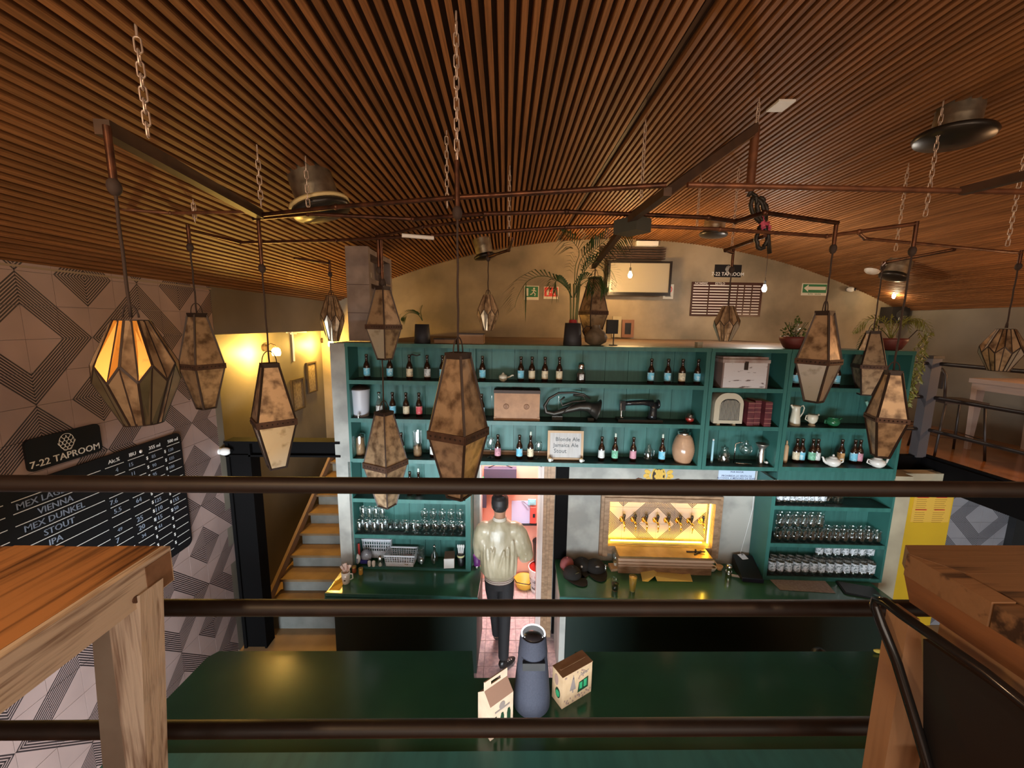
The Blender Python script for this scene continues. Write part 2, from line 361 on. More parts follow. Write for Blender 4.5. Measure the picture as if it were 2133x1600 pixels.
for i in range(ns):
    a = a0 + (i + .5) * SP / RV
    o = bpy.data.objects.new('slat', slmed if i == DK else slme); COL.objects.link(o); o.parent = ceiling
    rr = RV + (.022 if i == DK else random.uniform(-.001, .001))
    o.matrix_local = Matrix.Translation((VX + rr * math.sin(a), 0, VZ + rr * math.cos(a))) @ Matrix.Rotation(a, 4, 'Y')

# left wall: cement tiles with nested diamond lines, plaster beyond
WX = -2.65
struct('wall_left', (lambda q: (q.box(WX - .15, WX - .008, -3.2, 3.70, 0, 3.62), q)[1])(B()), mat('tile_grout', (.36, .30, .27), .9))
wl = bpy.data.objects['wall_left']
TB1, TB2, TD = (.41, .295, .27), (.34, .245, .225), (.030, .022, .024)
MTL = tile_mat('diamond_cement_tile', 1, 2.255, 3.18, TB1, TB2, TD)
tm = {}
for i in range(-4, 9):
    y0 = 2.255 + .18 * i; y1 = min(y0 + .18, 3.70)
    if y1 - y0 < .02: continue
    for j in range(-18, 3):
        z0 = 3.18 + .18625 * j; z1 = min(z0 + .18625, 3.60)
        if z0 < 0: z0 = 0
        if z1 - z0 < .02: continue
        key = (round(y1 - y0, 3), round(z1 - z0, 3))
        if key not in tm: tm[key] = B().box(-.008, 0, .0012, y1 - y0 - .0012, .0012, z1 - z0 - .0012).mesh('tile', MTL)
        o = bpy.data.objects.new('tile', tm[key]); COL.objects.link(o); o.location = (WX + random.uniform(-.0006, .0006), y0, z0); o.parent = wl
b = B(); b.box(WX - .008, WX, -3.2, 2.255 - .72 - .001, 0, 3.6)
o = struct('tile_run', b, MTL, parent=wl); o['kind'] = 'stuff'
struct('trim_1', B().box(WX - .01, WX + .006, -3.2, 3.705, 3.572, 3.584), mat('pale_edge_strip', (.34, .26, .18), .7))
b = B(); b.box(WX - .42, WX - .27, 3.70, YB, 0, 3.17)
b.box(WX - .42, WX, 3.62, 3.70, 0, 3.17); struct('wall_left_stair', b, MPLASG)
b = B(); b.box(WX - .42, WX, 3.70, YB, 3.17, 3.66)
struct('wall_left_upper', b, MPLASG)
# back wall under the vault
b = B(); vs = []; m = 48
for i in range(m + 1):
    x = -3.1 + 9.6 * i / m; z = VZ + math.sqrt((RV + .05) ** 2 - (x - VX) ** 2)
    for y in (YB, YB + .15): vs += [(x, y, 0), (x, y, z)]
fs = []
for i in range(m): k = i * 4; fs += [(k, k + 4, k + 5, k + 1), (k + 2, k + 3, k + 7, k + 6), (k + 1, k + 5, k + 7, k + 3)]
b.add(vs, fs); struct('wall_back', b, MPLAS)
struct('wall_right', B().box(6.36, 6.5, -3.2, YB, 0, 3.7), MPLASG)
struct('floor', B().box(-3.1, 6.5, -3.2, YB, -.1, 0), MFLOOR)
# mezzanine floors: landing under the viewer and gallery on the right
struct('floor_landing', B().box(-2.65, 4.74, -3.2, 1.04, 1.72, 1.90), MMEZZ)
b = B(); b.box(4.74, 6.36, -3.2, YB, 1.80, 1.90); b.box(3.95, 4.74, 4.25, YB, 1.80, 1.90); struct('floor_gallery', b, MMEZZ)
b = B(); b.box(4.66, 4.76, 1.04, 4.25, 1.62, 1.905); b.box(4.69, 4.735, 1.04, 4.25, 1.905, 1.93); struct('trim_2', b, MBLK)
struct('trim_3', B().box(3.72, 4.76, 4.19, 4.25, 1.60, 1.915), MBLK)
# slab roof of the back kitchen, with a wooden top
b = B(); b.box(-1.46, 3.62, .27, 2.85, 3.02, 3.10); struct('floor_roof_slab', b, mat('worn_slab_top', (.16, .095, .05), .6, col2=(.10, .06, .035), scale=5), FR)
struct('wall_kitchen_left', B().box(-1.50, -1.40, 3.98, YB, 0, 3.02), MPLASG)
# back bar wall with door opening and tap niche  (frame FR: x along, y deep, z up)
WZ1 = 3.02
b = B()
b.box(-1.46, -.233, .26, .36, 0, WZ1); b.box(-.233, .40, .26, .36, 2.05, WZ1); b.box(.655, 1.07, .26, .36, 0, WZ1); b.box(.40, .655, .30, .36, 0, WZ1)
b.box(1.07, 2.12, .26, .36, 0, 1.067); b.box(1.07, 2.12, .26, .36, 1.55, WZ1); b.box(2.12, 3.70, .26, .36, 0, WZ1)
struct('wall_bar', b, MCONC, FR)
struct('wall_bar_end_pier', B().box(-1.60, -1.462, .0, .36, .885, 3.11), MCONC, FR)
struct('wall_bar_right_pier', B().box(3.66, 3.82, .02, .36, 0, 1.95), MCREAMW, FR)
# kitchen beyond the door
struct('wall_kitchen_back', B().box(-1.2, 2.6, 4.78, 4.86, 0, 2.9), MPINK)
struct('wall_kitchen_right', B().box(.62, .68, 4.05, 4.78, 0, 2.9), MPINK)
struct('wall_kitchen_side', B().box(-.36, -.30, 4.05, 4.78, 0, 2.9), MPINK)
b = B(); b.box(-.30, .62, 2.6, 4.78, 0.0, .004); struct('floor_kitchen', b, mat('tile_joint', (.30, .22, .20), .8))
fk = bpy.data.objects['floor_kitchen']
tme = B().box(.003, .157, .003, .157, .0, .009).mesh('floor_tile', mat('pink_speckled_tile', (.62, .46, .44), .3, col2=(.42, .31, .32), scale=26, rand=.08, coords='World'))
for i in range(6):
    for j in range(13):
        o = bpy.data.objects.new('floor_tile', tme); COL.objects.link(o); o.location = (-.33 + .16 * i, 2.62 + .16 * j, 0); o.parent = fk
# walls on the ground floor below the gallery
b = B(); b.box(3.9, 4.84, 3.96, 4.06, 0, 1.60); struct('wall_right_yellow', b, MYEL)
b = B(); b.box(3.9, 6.36, 3.94, 4.06, 1.60, 1.80); struct('wall_right_cream', b, MCREAMW)
b = B(); b.box(4.84, 5.50, 3.975, 4.06, 0, 1.60); struct('wall_right_tiled', b, mat('tile_grout', (.36, .30, .27), .9))
wr = bpy.data.objects['wall_right_tiled']
MTR = tile_mat('grey_diamond_tile', 0, 5.20, 1.30, (.30, .29, .31), (.25, .24, .26), (.05, .05, .06))
tme = B().box(.001, .179, -.008, 0, .001, .185).mesh('tile', MTR)
for i in range(4):
    for j in range(9):
        if 4.84 + .18 * i > 5.4: continue
        o = bpy.data.objects.new('tile', tme); COL.objects.link(o); o.location = (4.84 + .18 * i, 3.975, -.06 + .186 * j); o.parent = wr
struct('dark_beyond_panel', B().box(5.50, 6.36, 3.90, 4.06, 0, 1.60), BLACK)  # black panel standing in for the dark space beyond the tiles

# steel post and beam by the stairs
t = thing('steel_post', 'black steel post at the end of the diamond-tiled wall', 'post', (-2.50, 3.72, 0))
part('post_web', B().box(-.09, .09, -.05, .05, 0, 2.16), MBLK, t); part('post_flange', B().box(-.12, -.09, -.07, .07, 0, 2.16).box(.09, .11, -.07, .07, 0, 2.16), MBLK, t)
t = thing('steel_beam', 'black steel beam running from the tiled wall to the bar shelving', 'beam', (-2.05, 3.72, 2.03))
part('beam_web', B().box(-.58, .50, -.03, .03, .015, .13), MBLK, t); part('beam_flange', B().box(-.58, .50, -.07, .07, .13, .15), MBLK, t); part('beam_flange', B().box(-.58, .50, -.07, .07, 0, .018), MBLK, t)
t = thing('steel_column', 'black steel column between the kitchen doorway and the beer taps', 'column', (.59, .298, 0), fr=FR)
part('column_shaft', B().box(-.064, .064, -.044, .0, 0, 1.98), MBLK, t)
part('base_plate', B().box(-.064, .064, -.047, -.044, 0, .05), MBLK, t)
# door frame
t = thing('door_1', None, None, (0, .25, 0), fr=FR); t['kind'] = 'structure'
part('door_jamb', B().box(.345, .40, -.03, .11, 0, 2.05).box(.36, .372, -.045, -.03, .3, 1.9), mat('pinkish_white_jamb', (.62, .52, .48), .6), t)
part('door_jamb', B().box(-.25, -.233, -.02, .11, 0, 2.05), mat('pinkish_white_jamb', (.62, .52, .48), .6), t)
part('casing', B().box(.40, .43, -.05, .05, 0, 2.05).box(.43, .465, -.035, .05, 0, 2.05).box(.465, .51, -.05, .05, 0, 2.05), MFRAMEW, t)
part('lintel', B().box(-.25, .51, -.04, .10, 2.0, 2.06), MFRAMEW, t)

# stairs
t = thing('staircase', 'grey and ochre staircase climbing beside the tiled wall', 'stairs', (-2.02, 3.3, 0))
for k in range(1, 11):
    y = 4.15 + .236 * (k - 2) - 3.3; z = .427 + .146 * (k - 2)
    part('tread', B().box(-.50, .46, y - .012, y + .26, z - .028, z), MTREAD, t)
    part('riser', B().box(-.46, .46, y + .004, y + .03, 0 if k == 1 else z - .146, z - .028), MDIM, t)
b = B(); y = 4.15 - .236 * 2 - 3.3
b.bar((-.50, y + .21, .427 - .292 + .146), (-.50, y + .236 * 11, .427 - .292 + .146 * 11 + .0), .035, .10)
part('stringer', b, mat('pinkish_stringer', (.27, .17, .11), .6), t)

# ------------------------------------------------------------------ back bar shelving
ZT, ZA, ZB, ZC = 3.115, 2.772, 2.41, 2.017
def board(b, x0, x1, y0, y1, z1, th=.034): b.box(x0, x1, y0, y1, z1 - th, z1)
def planks(t, x0, x1, z0, z1, y=.225, w=.17, m=None):
    n = max(1, round((x1 - x0) / w)); ww = (x1 - x0) / n
    for i in range(n):
        part('back_board', B().box(x0 + i * ww + .0015, x0 + (i + 1) * ww - .0015, y + random.uniform(0, .002), y + .014, z0, z1), m or MTEALB, t, fc=True)
def shelf_part(t, x0, x1, z, y1=.225):
    part('shelf', B().box(x0, x1, -.001, .016, z - .036, z + .001), MTEAL, t, fc=True)
    part('shelf_surface', B().box(x0, x1, .016, y1, z - .03, z), MTEALD, t, fc=True)
u = thing('shelf_unit', 'long teal wall shelf unit over the doorway and beer taps', 'shelf', (-1.46, 0, ZC), fr=FR)
planks(u, -1.44, 1.83, ZC, ZT - .03, w=.22)
for z in (ZA, ZB, ZC): shelf_part(u, -1.44, 1.83, z)
part('top_board', B().box(-1.46, 1.845, -.012, .25, ZT - .035, ZT), MTEAL, u, fc=True)
part('side_panel', B().box(-1.462, -1.436, 0, .24, ZC - .03, ZT - .035), MTEAL, u, fc=True)
part('side_panel', B().box(1.808, 1.845, -.004, .24, ZC - .036, ZT - .035), MTEAL, u, fc=True)
part('divider', B().box(-.30, -.285, .17, .225, ZC, ZT - .035), MTEALB, u, fc=True)
u = thing('shelf_unit', 'narrow teal shelf unit holding the white crate, radio and red books', 'shelf', (1.85, 0, ZC), fr=FR)
planks(u, 1.88, 2.525, ZC, ZT - .03, w=.22)
for z in (2.755, 2.402, ZC): shelf_part(u, 1.875, 2.53, z)
part('top_board', B().box(1.85, 2.55, -.012, .25, ZT - .035, ZT), MTEAL, u, fc=True)
part('side_panel', B().box(1.85, 1.885, -.004, .24, ZC - .036, ZT - .035), MTEAL, u, fc=True)
part('side_panel', B().box(2.518, 2.55, -.004, .24, ZC - .036, ZT - .035), MTEAL, u, fc=True)
u = thing('shelf_unit', 'teal shelf unit at the right end holding pitcher and teapots', 'shelf', (2.55, 0, ZC), fr=FR)
planks(u, 2.58, 3.61, ZC, ZT - .03, w=.21)
for z in (2.772, 2.402, 2.025): shelf_part(u, 2.575, 3.615, z)
part('top_board', B().box(2.555, 3.63, -.012, .25, ZT - .035, ZT), MTEAL, u, fc=True)
part('side_panel', B().box(2.555, 2.59, -.004, .24, ZC - .036, ZT - .035), MTEAL, u, fc=True)
part('side_panel', B().box(3.61, 3.635, -.001, .24, 1.93, ZT - .035), MTEAL, u, fc=True)
part('lower_board', B().box(2.56, 3.63, .0, .016, 1.90, 1.99), MTEALB, u, fc=True)
# lower left cupboard with glasses
u = thing('glass_cupboard', 'teal open cupboard of glasses left of the kitchen doorway', 'cupboard', (-1.46, 0, .88), fr=FR)
planks(u, -1.45, -.335, .89, 1.985, w=.16)
for z in (1.617, 1.245): shelf_part(u, -1.455, -.33, z)
part('shelf', B().box(-1.40, -.33, -.004, .016, .882, .905), MTEAL, u, fc=True)
part('side_panel', B().box(-1.485, -1.453, 0, .24, .885, 1.985), MTEAL, u, fc=True)
part('side_panel', B().box(-.362, -.312, -.006, .24, .885, 1.985), MTEAL, u, fc=True)
# lower right cupboard
u = thing('glass_cupboard', 'teal open cupboard of printed tumblers right of the beer taps', 'cupboard', (2.53, 0, .88), fr=FR)
planks(u, 2.57, 3.65, .90, 1.89, w=.20)
for z in (1.64, 1.262, .915): shelf_part(u, 2.56, 3.65, z)
part('side_panel', B().box(2.53, 2.565, -.002, .25, .882, 1.90), MTEAL, u, fc=True)
part('side_panel', B().box(3.645, 3.665, -.001, .25, .882, 1.90), MTEAL, u, fc=True)
# back counters
u = thing('back_counter', 'green gloss back counter left of the doorway', 'counter', (-1.55, 0, 0), fr=FR)
part('worktop', B().box(-1.58, -.205, -.362, .25, .845, .88), MGREEN, u, fc=True)
part('edge_moulding', B().box(-1.585, -.203, -.375, -.362, .852, .882).box(-1.585, -.203, -.382, -.362, .800, .848), MTEAL, u, fc=True)
part('cabinet_front', B().box(-1.54, -.22, -.31, .25, .05, .845), MCABF, u, fc=True)
u = thing('back_counter', 'green gloss back counter under the beer taps', 'counter', (.53, 0, 0), fr=FR)
part('worktop', B().box(.535, 3.56, -.322, .25, .845, .88), MGREEN, u, fc=True)
part('edge_moulding', B().box(.532, 3.56, -.338, -.322, .848, .881).box(.53, 3.56, -.330, -.322, .81, .846), MTEAL, u, fc=True)
part('cabinet_front', B().box(.60, 3.50, -.27, .25, .05, .845), MCABF, u, fc=True)
part('cabinet_leg', B().box(.545, .598, -.29, .19, 0, .845), MCONC, u, fc=True)

# front bar, nearest to the landing
b = B()
u = thing('bar_counter', 'long dark green glossy bar top below the railing', 'counter', (0, 2.1, 0))
pl = [(-1.98, 1.765), (2.50, 1.765), (2.76, 2.40), (.50, 2.40), (.44, 2.20), (-.17, 2.20), (-.20, 2.41), (-1.90, 2.41), (-1.94, 2.36)]
b = B(); n = len(pl); vs = [(x, y, 1.06) for x, y in pl] + [(x, y, 1.10) for x, y in pl]
b.add(vs, [tuple(reversed(range(n))), tuple(range(n, 2 * n))] + [(i, (i + 1) % n, n + (i + 1) % n, n + i) for i in range(n)])
part('bar_top', b, MBAR, u, fc=True)
part('front_panel', B().box(-1.95, -.25, 1.84, 2.30, .0, 1.06).box(.5, 2.45, 1.84, 2.30, 0, 1.06), MBAR, u, fc=True)
part('serving_ledge', B().box(-1.98, 2.50, 1.60, 1.762, 1.075, 1.105), MTEAL, u, fc=True)

# ------------------------------------------------------------------ railings
t = thing('railing', 'dark brown three-bar pipe railing across the front of the landing', 'railing', (0, 1.0, 1.9))
for za, zb_, r in ((2.876, 2.876, .0215), (2.521, 2.521, .0215), (2.134, 2.134, .0225)):
    part('rail', B().cyl((-2.6, 1.0, za), (4.7, 1.0, zb_), r, n=20), MRAIL, t, fc=True)
for x in (-2.55, 4.66): part('post', B().cyl((x, 1.0, 1.9), (x, 1.0, 2.88), .022), MRAIL, t, fc=True)
t = thing('railing', 'black three-bar railing along the gallery on the right', 'railing', (4.72, 2.6, 1.9))
for z in (2.945, 2.575, 2.215): part('rail', B().cyl((4.68, 1.02, z), (4.68, 4.2, z), .02, n=12), MRAIL, t, fc=True)
part('post', B().box(4.585, 4.69, 4.17, 4.26, 1.9, 3.0), mat('grey_post', (.075, .068, .072), .6), t, fc=True)
part('post_cap', B().box(4.575, 4.70, 4.16, 4.27, 3.0, 3.03), MRAIL, t, fc=True)
for z in (2.945, 2.575, 2.215): part('rail', B().cyl((3.75, 4.22, z), (4.6, 4.22, z), .018, n=12), MRAIL, t, fc=True)
# ================================================================== pendant lanterns, pipes, chains
ZP = 3.88
def P3(x, y): return PZ(x, y, ZP)
def hang_xy(px, py): q = P3(px, py); return q.x, q.y
def vault_hit(px, py):
    d = ray(px, py); o = Vector((-VX, 0, H - VZ)); A = d.x ** 2 + d.z ** 2; Bq = 2 * (o.x * d.x + o.z * d.z); C = o.x ** 2 + o.z ** 2 - RV * RV
    return O + d * ((-Bq + math.sqrt(Bq * Bq - 4 * A * C)) / (2 * A))


def lantern_square(X, Y, zt, zb, side, ang, label, cord_top, pipe_len, bend=0., bright=(), lower=None):
    """four sided lantern: narrow top, wide riveted band, narrow foot.  side = width of a face at the band"""
    h = zt - zb; zm = zb + h * .46; sm = side / 2; st = sm * .40; sb = sm * .42
    t = thing('pendant_lantern', label, 'lantern', (X, Y, zb), ang, 'mottled glass lanterns hanging over the bar')
    zt_, zm_ = zt - zb, zm - zb; bh = side * .115
    def c(i, r): a = PI / 4 + PI / 2 * i; return Vector((r * math.sqrt(2) * math.cos(a), r * math.sqrt(2) * math.sin(a), 0))
    for i in range(4):
        a, b2 = c(i, 1), c(i + 1, 1)
        up = [(*(a * sm).xy, zm_ + bh / 2), (*(b2 * sm).xy, zm_ + bh / 2), (*(b2 * st).xy, zt_ - .012), (*(a * st).xy, zt_ - .012)]
        dn = [(*(a * sb).xy, .006), (*(b2 * sb).xy, .006), (*(b2 * sm).xy, zm_ - bh / 2), (*(a * sm).xy, zm_ - bh / 2)]
        part('glass_panel', B().quad(*up, t=.004), MMIRR, t)
        part('glass_panel', B().quad(*dn, t=.004), MMIRB if i in bright else (lower or MMIRR), t)
    b = B(); w = .0095
    for i in range(4):
        a = c(i, 1); b.bar((*(a * sm).xy, zm_), (*(a * st).xy, zt_), w); b.bar((*(a * sb).xy, 0), (*(a * sm).xy, zm_), w)
    part('lead_came', b, MCAME, t)
    b = B()
    for i in range(4): b.bar((*(c(i, 1) * (sm + .003)).xy, zm_), (*(c(i + 1, 1) * (sm + .003)).xy, zm_), .008, bh * 1.7)
    part('band', b, mat('rusty_band', (.085, .05, .038), .55, .5, col2=(.14, .08, .055), scale=20), t)
    if side > .13:
        b = B()
        for i in range(4):
            p, q = c(i, 1) * (sm + .008), c(i + 1, 1) * (sm + .008)
            for k in range(1, 8): r_ = p.lerp(q, k / 8); b.sphere((r_.x, r_.y, zm_), .0045, 6, 4)
        o = part('rivets', b, MCAME, t, kind='stuff')
    b = B(); b.box(-st * 1.12, st * 1.12, -st * 1.12, st * 1.12, zt_ - .014, zt_ + .012); part('top_cap', b, MCAME, t)
    b = B()
    for i in range(4): b.bar((*(c(i, 1) * sb).xy, 0), (*(c(i + 1, 1) * sb).xy, 0), .009)
    part('foot_rim', b, MCAME, t)
    hang(t, zt, cord_top, pipe_len, st * 1.2)
    return t

def hang(t, zt, cord_top, pipe_len, hr):
    X, Y, zb = LOCS[t.name]
    b = B(); pts = []
    for k in range(13):
        a = PI * k / 12; pts.append((hr * math.cos(a) * .8, 0, zt - zb + .01 + hr * 1.5 * math.sin(a)))
    b.tube(pts, .003, 5); part('wire_hoop', b, MCORD, t)
    top = cord_top - pipe_len - zb; b = B(); z0 = zt - zb + .01
    n = 10; b.tube([(.0012 * math.sin(k * 1.7), .001 * math.cos(k * 2.1), z0 + (top - z0) * k / n) for k in range(n + 1)], .0048, 6)
    part('hanging_cord', b, MCORD, t)
    if pipe_len > .02:
        part('drop_pipe', B().cyl((0, 0, top - .01), (0, 0, cord_top - zb), .0105, n=10), MRUST, t)
        part('cord_knot', B().sphere((0, 0, top - .015), .02, 8, 6, (1, 1, 1.4)), MCORD, t)

def lantern_facet(X, Y, zt, zb, dia, n, rot, label, cord_top, pipe_len, amber_glint=(), low=None):
    h = zt - zb; t = thing('pendant_lantern', label, 'lantern', (X, Y, zb), rot, 'faceted zigzag glass lanterns')
    r = dia / 2; rt = r * .42; rb = r * .46
    def pt(a, rr, z): return Vector((rr * math.cos(a), rr * math.sin(a), z))
    da = 2 * PI / n; zu, zl = h * .585, h * .43
    b = B()
    for i in range(n):
        a = i * da; am = a + da / 2; a2 = a + da
        T1, Tm, T2 = pt(a, rt, h), pt(am, rt * .97, h), pt(a2, rt, h); U1, U2, V = pt(a, r, zu), pt(a2, r, zu), pt(am, r * .99, zl)
        D1, Dm, D2 = pt(a, rb, 0), pt(am, rb, 0), pt(a2, rb, 0)
        for k, q in enumerate(((T1, Tm, V, U1), (Tm, T2, U2, V))):
            part('glass_panel', B().quad(*q, t=.003), MMIRG if (i, k) in amber_glint else MMIRR, t)
        for k, q in enumerate(((U1, V, Dm, D1), (V, U2, D2, Dm))):
            part('glass_panel', B().quad(*q, t=.003), (low[(i + k) % len(low)] if low else MMIRR), t)
        w = max(.0055, dia * .030)
        for p, q in ((T1, U1), (Tm, V), (U1, V), (V, U2), (U1, D1), (V, Dm), (T1, Tm), (Tm, T2), (D1, Dm), (Dm, D2)): b.bar(p, q, w)
    part('lead_came', b, MCAME, t)
    hang(t, zt, cord_top, pipe_len, rt * .6)
    return t
MMIRG = mat('amber_reflection_glass', (.95, .42, .07), .35, .25, col2=(.55, .20, .04), scale=30, lo=.55, hi=.75)  # bulb reflection painted as amber colour on chosen mirror panes
MMIRD = mat('dull_green_glass', (.26, .235, .15), .35, .6, col2=(.15, .12, .075), scale=8, rand=.15)

# (label, pipe-end pixel, lantern top row, foot row, face width of the band at the photo scale, angle, drop pipe, bright faces)
LS = [
 ('largest square lantern, hanging in the middle in front of the teal shelves', (953, 435), 740, 1032, (50, 73), .06, ()),
 ('square lantern hanging low at the left over the glass cupboard, seen across one corner', (787, 487), 860, 1052, (46, 46), .22, ()),
 ('square lantern with a bright mirror face in its lower half, hanging before the stair wall', (538, 457), 760, 972, (79, 14), .26, (0, 1, 2, 3)),
 ('square lantern hanging against the end of the diamond-tiled wall', (391, 468), 656, 850, (62, 35), .12, ()),
 ('square lantern hanging before the cement shelf tower', (793, 487), 600, 748, (36, 38), .30, (2, 3)),
 ('dull grey square lantern hanging between the palm and the television', (1240, 556), 580, 712, (36, 24), .02, ()),
 ('square lantern with a pale lower face, hanging right of the back wall menu board', (1742, 466), 652, 836, (28, 68), .12, (0, 1, 2, 3)),  # lower half takes the paler mirror colour on every face
 ('small square lantern with a lit orange face, hanging at the right end of the shelves', (1841, 545), 692, 822, (52, 22), .03, ()),
 ('lowest square lantern at the right, hanging in front of the teapots', (1910, 461), 776, 950, (64, 28), .14, ()),
]
for lab, (ux, uy), yt, yb_, (wl_, wr_), pl_, br in LS:
    X, Y = hang_xy(ux, uy); ctop = ZP
    if lab.startswith('largest'): h_ = vault_hit(950, 28); X, Y = h_.x, h_.y; ctop = zat(X, Y, 335); pl_ = ctop - zat(X, Y, 435)
    zt = zat(X, Y, yt); zb = zat(X, Y, yb_); q = Vector((X, Y, (zt + zb) / 2)) - O; dep = q.dot(cf)
    side = math.hypot(wl_, wr_) / F * dep / math.sqrt(1 + ((proj(q + O)[0] - CX) / F) ** 2)
    yaw_v = math.atan2(X, Y)     # direction of view
    # angle so that left visible face spans wl and right one wr
    beta = math.atan2(wl_, wr_)
    # near corner points to the viewer; local corners at 45deg steps
    ang = -PI / 2 - yaw_v - PI / 4 + (PI / 4 - beta) * 1.0
    lantern_square(X, Y, zt, zb, side, ang, lab, ctop, pl_, bright=br, lower=None)
LF = [
 ('large round faceted lantern with amber reflections painted on its panes, hanging before the tiled wall', (222, 262), 668, 880, 193, 9, .2, .16, ((7, 1), (6, 0), (6, 1)), None),
 ('small faceted lantern hanging beside the cement shelf tower', (686, 541), 617, 710, 52, 9, .5, .12, (), 'm'),
 ('small faceted lantern with pale lower panes, hanging above the wooden trays', (1017, 526), 615, 688, 46, 9, .2, .03, (), 'm'),
 ('small faceted lantern hanging in front of the back wall menu board', (1528, 517), 638, 710, 57, 9, .9, .14, (), 'm'),
 ('faceted lantern hanging far right over the gallery table', (2128, 521), 686, 772, 106, 9, .4, .10, (), 'm'),
]
for lab, (ux, uy), yt, yb_, wd, n, rot, pl_, amber_glint, low in LF:
    X, Y = hang_xy(ux, uy); zt = zat(X, Y, yt); zb = zat(X, Y, yb_); dep = (Vector((X, Y, (zt + zb) / 2)) - O).dot(cf)
    lantern_facet(X, Y, zt, zb, wd / F * dep * .97 / math.sqrt(1 + ((proj(Vector((X, Y, (zt + zb) / 2)))[0] - CX) / F) ** 2), n, rot, lab, ZP, pl_, amber_glint, [MMIRB, MMIRR, MMIRR] if low else [MMIRD, MMIRR])

# pipes, all on one level
def pipe(pts, r, m, label, extra=None, name='ceiling_pipe', cat='pipe', dz=0., fit=True, sq=False):
    P = [Vector(P3(*p)) + Vector((0, 0, dz)) for p in pts]; c = P[0]
    t = thing(name, label, cat, tuple(c), 0, 'pipe grid hanging on chains')
    for i in range(len(P) - 1):
        b = B()
        if sq: b.bar(P[i] - c, P[i + 1] - c, r * 2)
        else: b.cyl(P[i] - c, P[i + 1] - c, r, n=12)
        part('pipe_length', b, m, t)
    if fit:
        for i in range(1, len(P) - 1): part('elbow', B().sphere(P[i] - c, r * 1.35, 10, 7), m, t)
    return t
MRUSTP = mat('orange_rust_pipe', (.28, .115, .055), .42, .5, col2=(.14, .06, .035), scale=12, bump=.1)
pipe([(-260, 395), (355, 444), (535, 441)], .0085, MRUSTP, 'thin rusty pipe entering from the left edge of the ceiling grid')
pipe([(212, 264), (540, 446)], .022, MBEAM, 'dark square tube carrying the large faceted lantern on the left', sq=True, name='ceiling_beam', cat='beam')
pipe([(540, 446), (700, 429), (950, 409), (1388, 383)], .0115, MRUST, 'rusty pipe rising to the right across the middle of the ceiling grid', dz=-.005)
pipe([(391, 468), (500, 496), (700, 491), (900, 480), (1180, 462), (1300, 458)], .0105, MRUST, 'lowest rusty pipe of the left half of the ceiling grid, carrying the tile-wall lantern', dz=-.03)
pipe([(528, 457), (640, 447), (860, 458), (1010, 447), (1180, 443), (1312, 448), (1475, 455), (1532, 463), (1592, 445), (1745, 466)], .0115, MRUST, 'long bent rusty pipe in the middle of the ceiling grid', dz=.004)
pipe([(783, 487), (880, 466), (1010, 449)], .0085, MRUST, 'short rusty branch pipe carrying the lantern by the shelf tower', dz=-.018)
hq = Vector((1.46, 2.51, 0)); hq.z = zat(hq.x, hq.y, 266); lq = P3(1316, 452)
t = thing('ceiling_beam', 'dark square beam sloping away under the ceiling right of centre', 'beam', tuple(hq), 0, 'pipe grid hanging on chains')
part('beam_length', B().bar((0, 0, 0), tuple(lq - hq), .046), MBEAM, t); part('lit_edge_strip', B().bar((.026, 0, -.02), tuple(lq - hq + Vector((.026, 0, -.02))), .006), mat('lit_edge_paint', (.5, .36, .22), .3, .8), t)  # thin strip paints the light caught along the beam's edge
pipe([(1392, 383), (1312, 446)], .017, MBEAM, 'short dark square tube beside the long sloping beam', sq=True, name='ceiling_beam', cat='beam', dz=-.03)
pipe([(1316, 452), (1236, 556)], .019, MBEAM, 'dark beam end reaching down over the palm', sq=True, name='ceiling_beam', cat='beam', dz=-.0)
pipe([(1432, 385), (2004, 398), (2300, 402)], .0115, MRUSTP, 'pale rusty pipe running off to the right edge of the ceiling grid')
pipe([(2004, 398), (2220, 345)], .016, MBEAM, 'dark tube branching off toward the upper right edge', name='ceiling_beam', cat='beam', sq=True)
pipe([(1330, 466), (1500, 473), (1722, 488), (1790, 478), (1910, 461)], .0110, MRUSTP, 'coppery pipe carrying the teapot lantern on the right', dz=-.012)
pipe([(1790, 479), (1802, 490), (2128, 521)], .0098, MRUSTP, 'thin coppery pipe carrying the gallery lantern', dz=-.02)
pipe([(1990, 509), (1850, 537), (1841, 545)], .0115, MRUST, 'dark bent pipe carrying the small orange-lit lantern', dz=-.034)
pipe([(1595, 479), (1512, 511), (1528, 517)], .0115, MRUST, 'bent pipe carrying the lantern before the menu board', dz=-.034)
pipe([(1068, 486), (1060, 511), (1017, 526)], .0110, MRUST, 'short bent pipe carrying the lantern above the trays', dz=-.034)
pipe([(612, 529), (686, 541)], .0110, MRUST, 'short pipe carrying the lantern beside the shelf tower', dz=-.034)
b = B(); c = P3(1318, 449); solo('pipe_clamp', B().cbox((0, 0, 0), (.12, .15, .07)), mat('grey_green_clamp', (.09, .10, .09), .5, .5), 'grey clamp joining the pipes and sloping beams of the ceiling grid', 'clamp', loc=(c.x, c.y, ZP - .055), rz=.6)
# vertical pipe over the largest lantern
X, Y = hang_xy(953, 435)

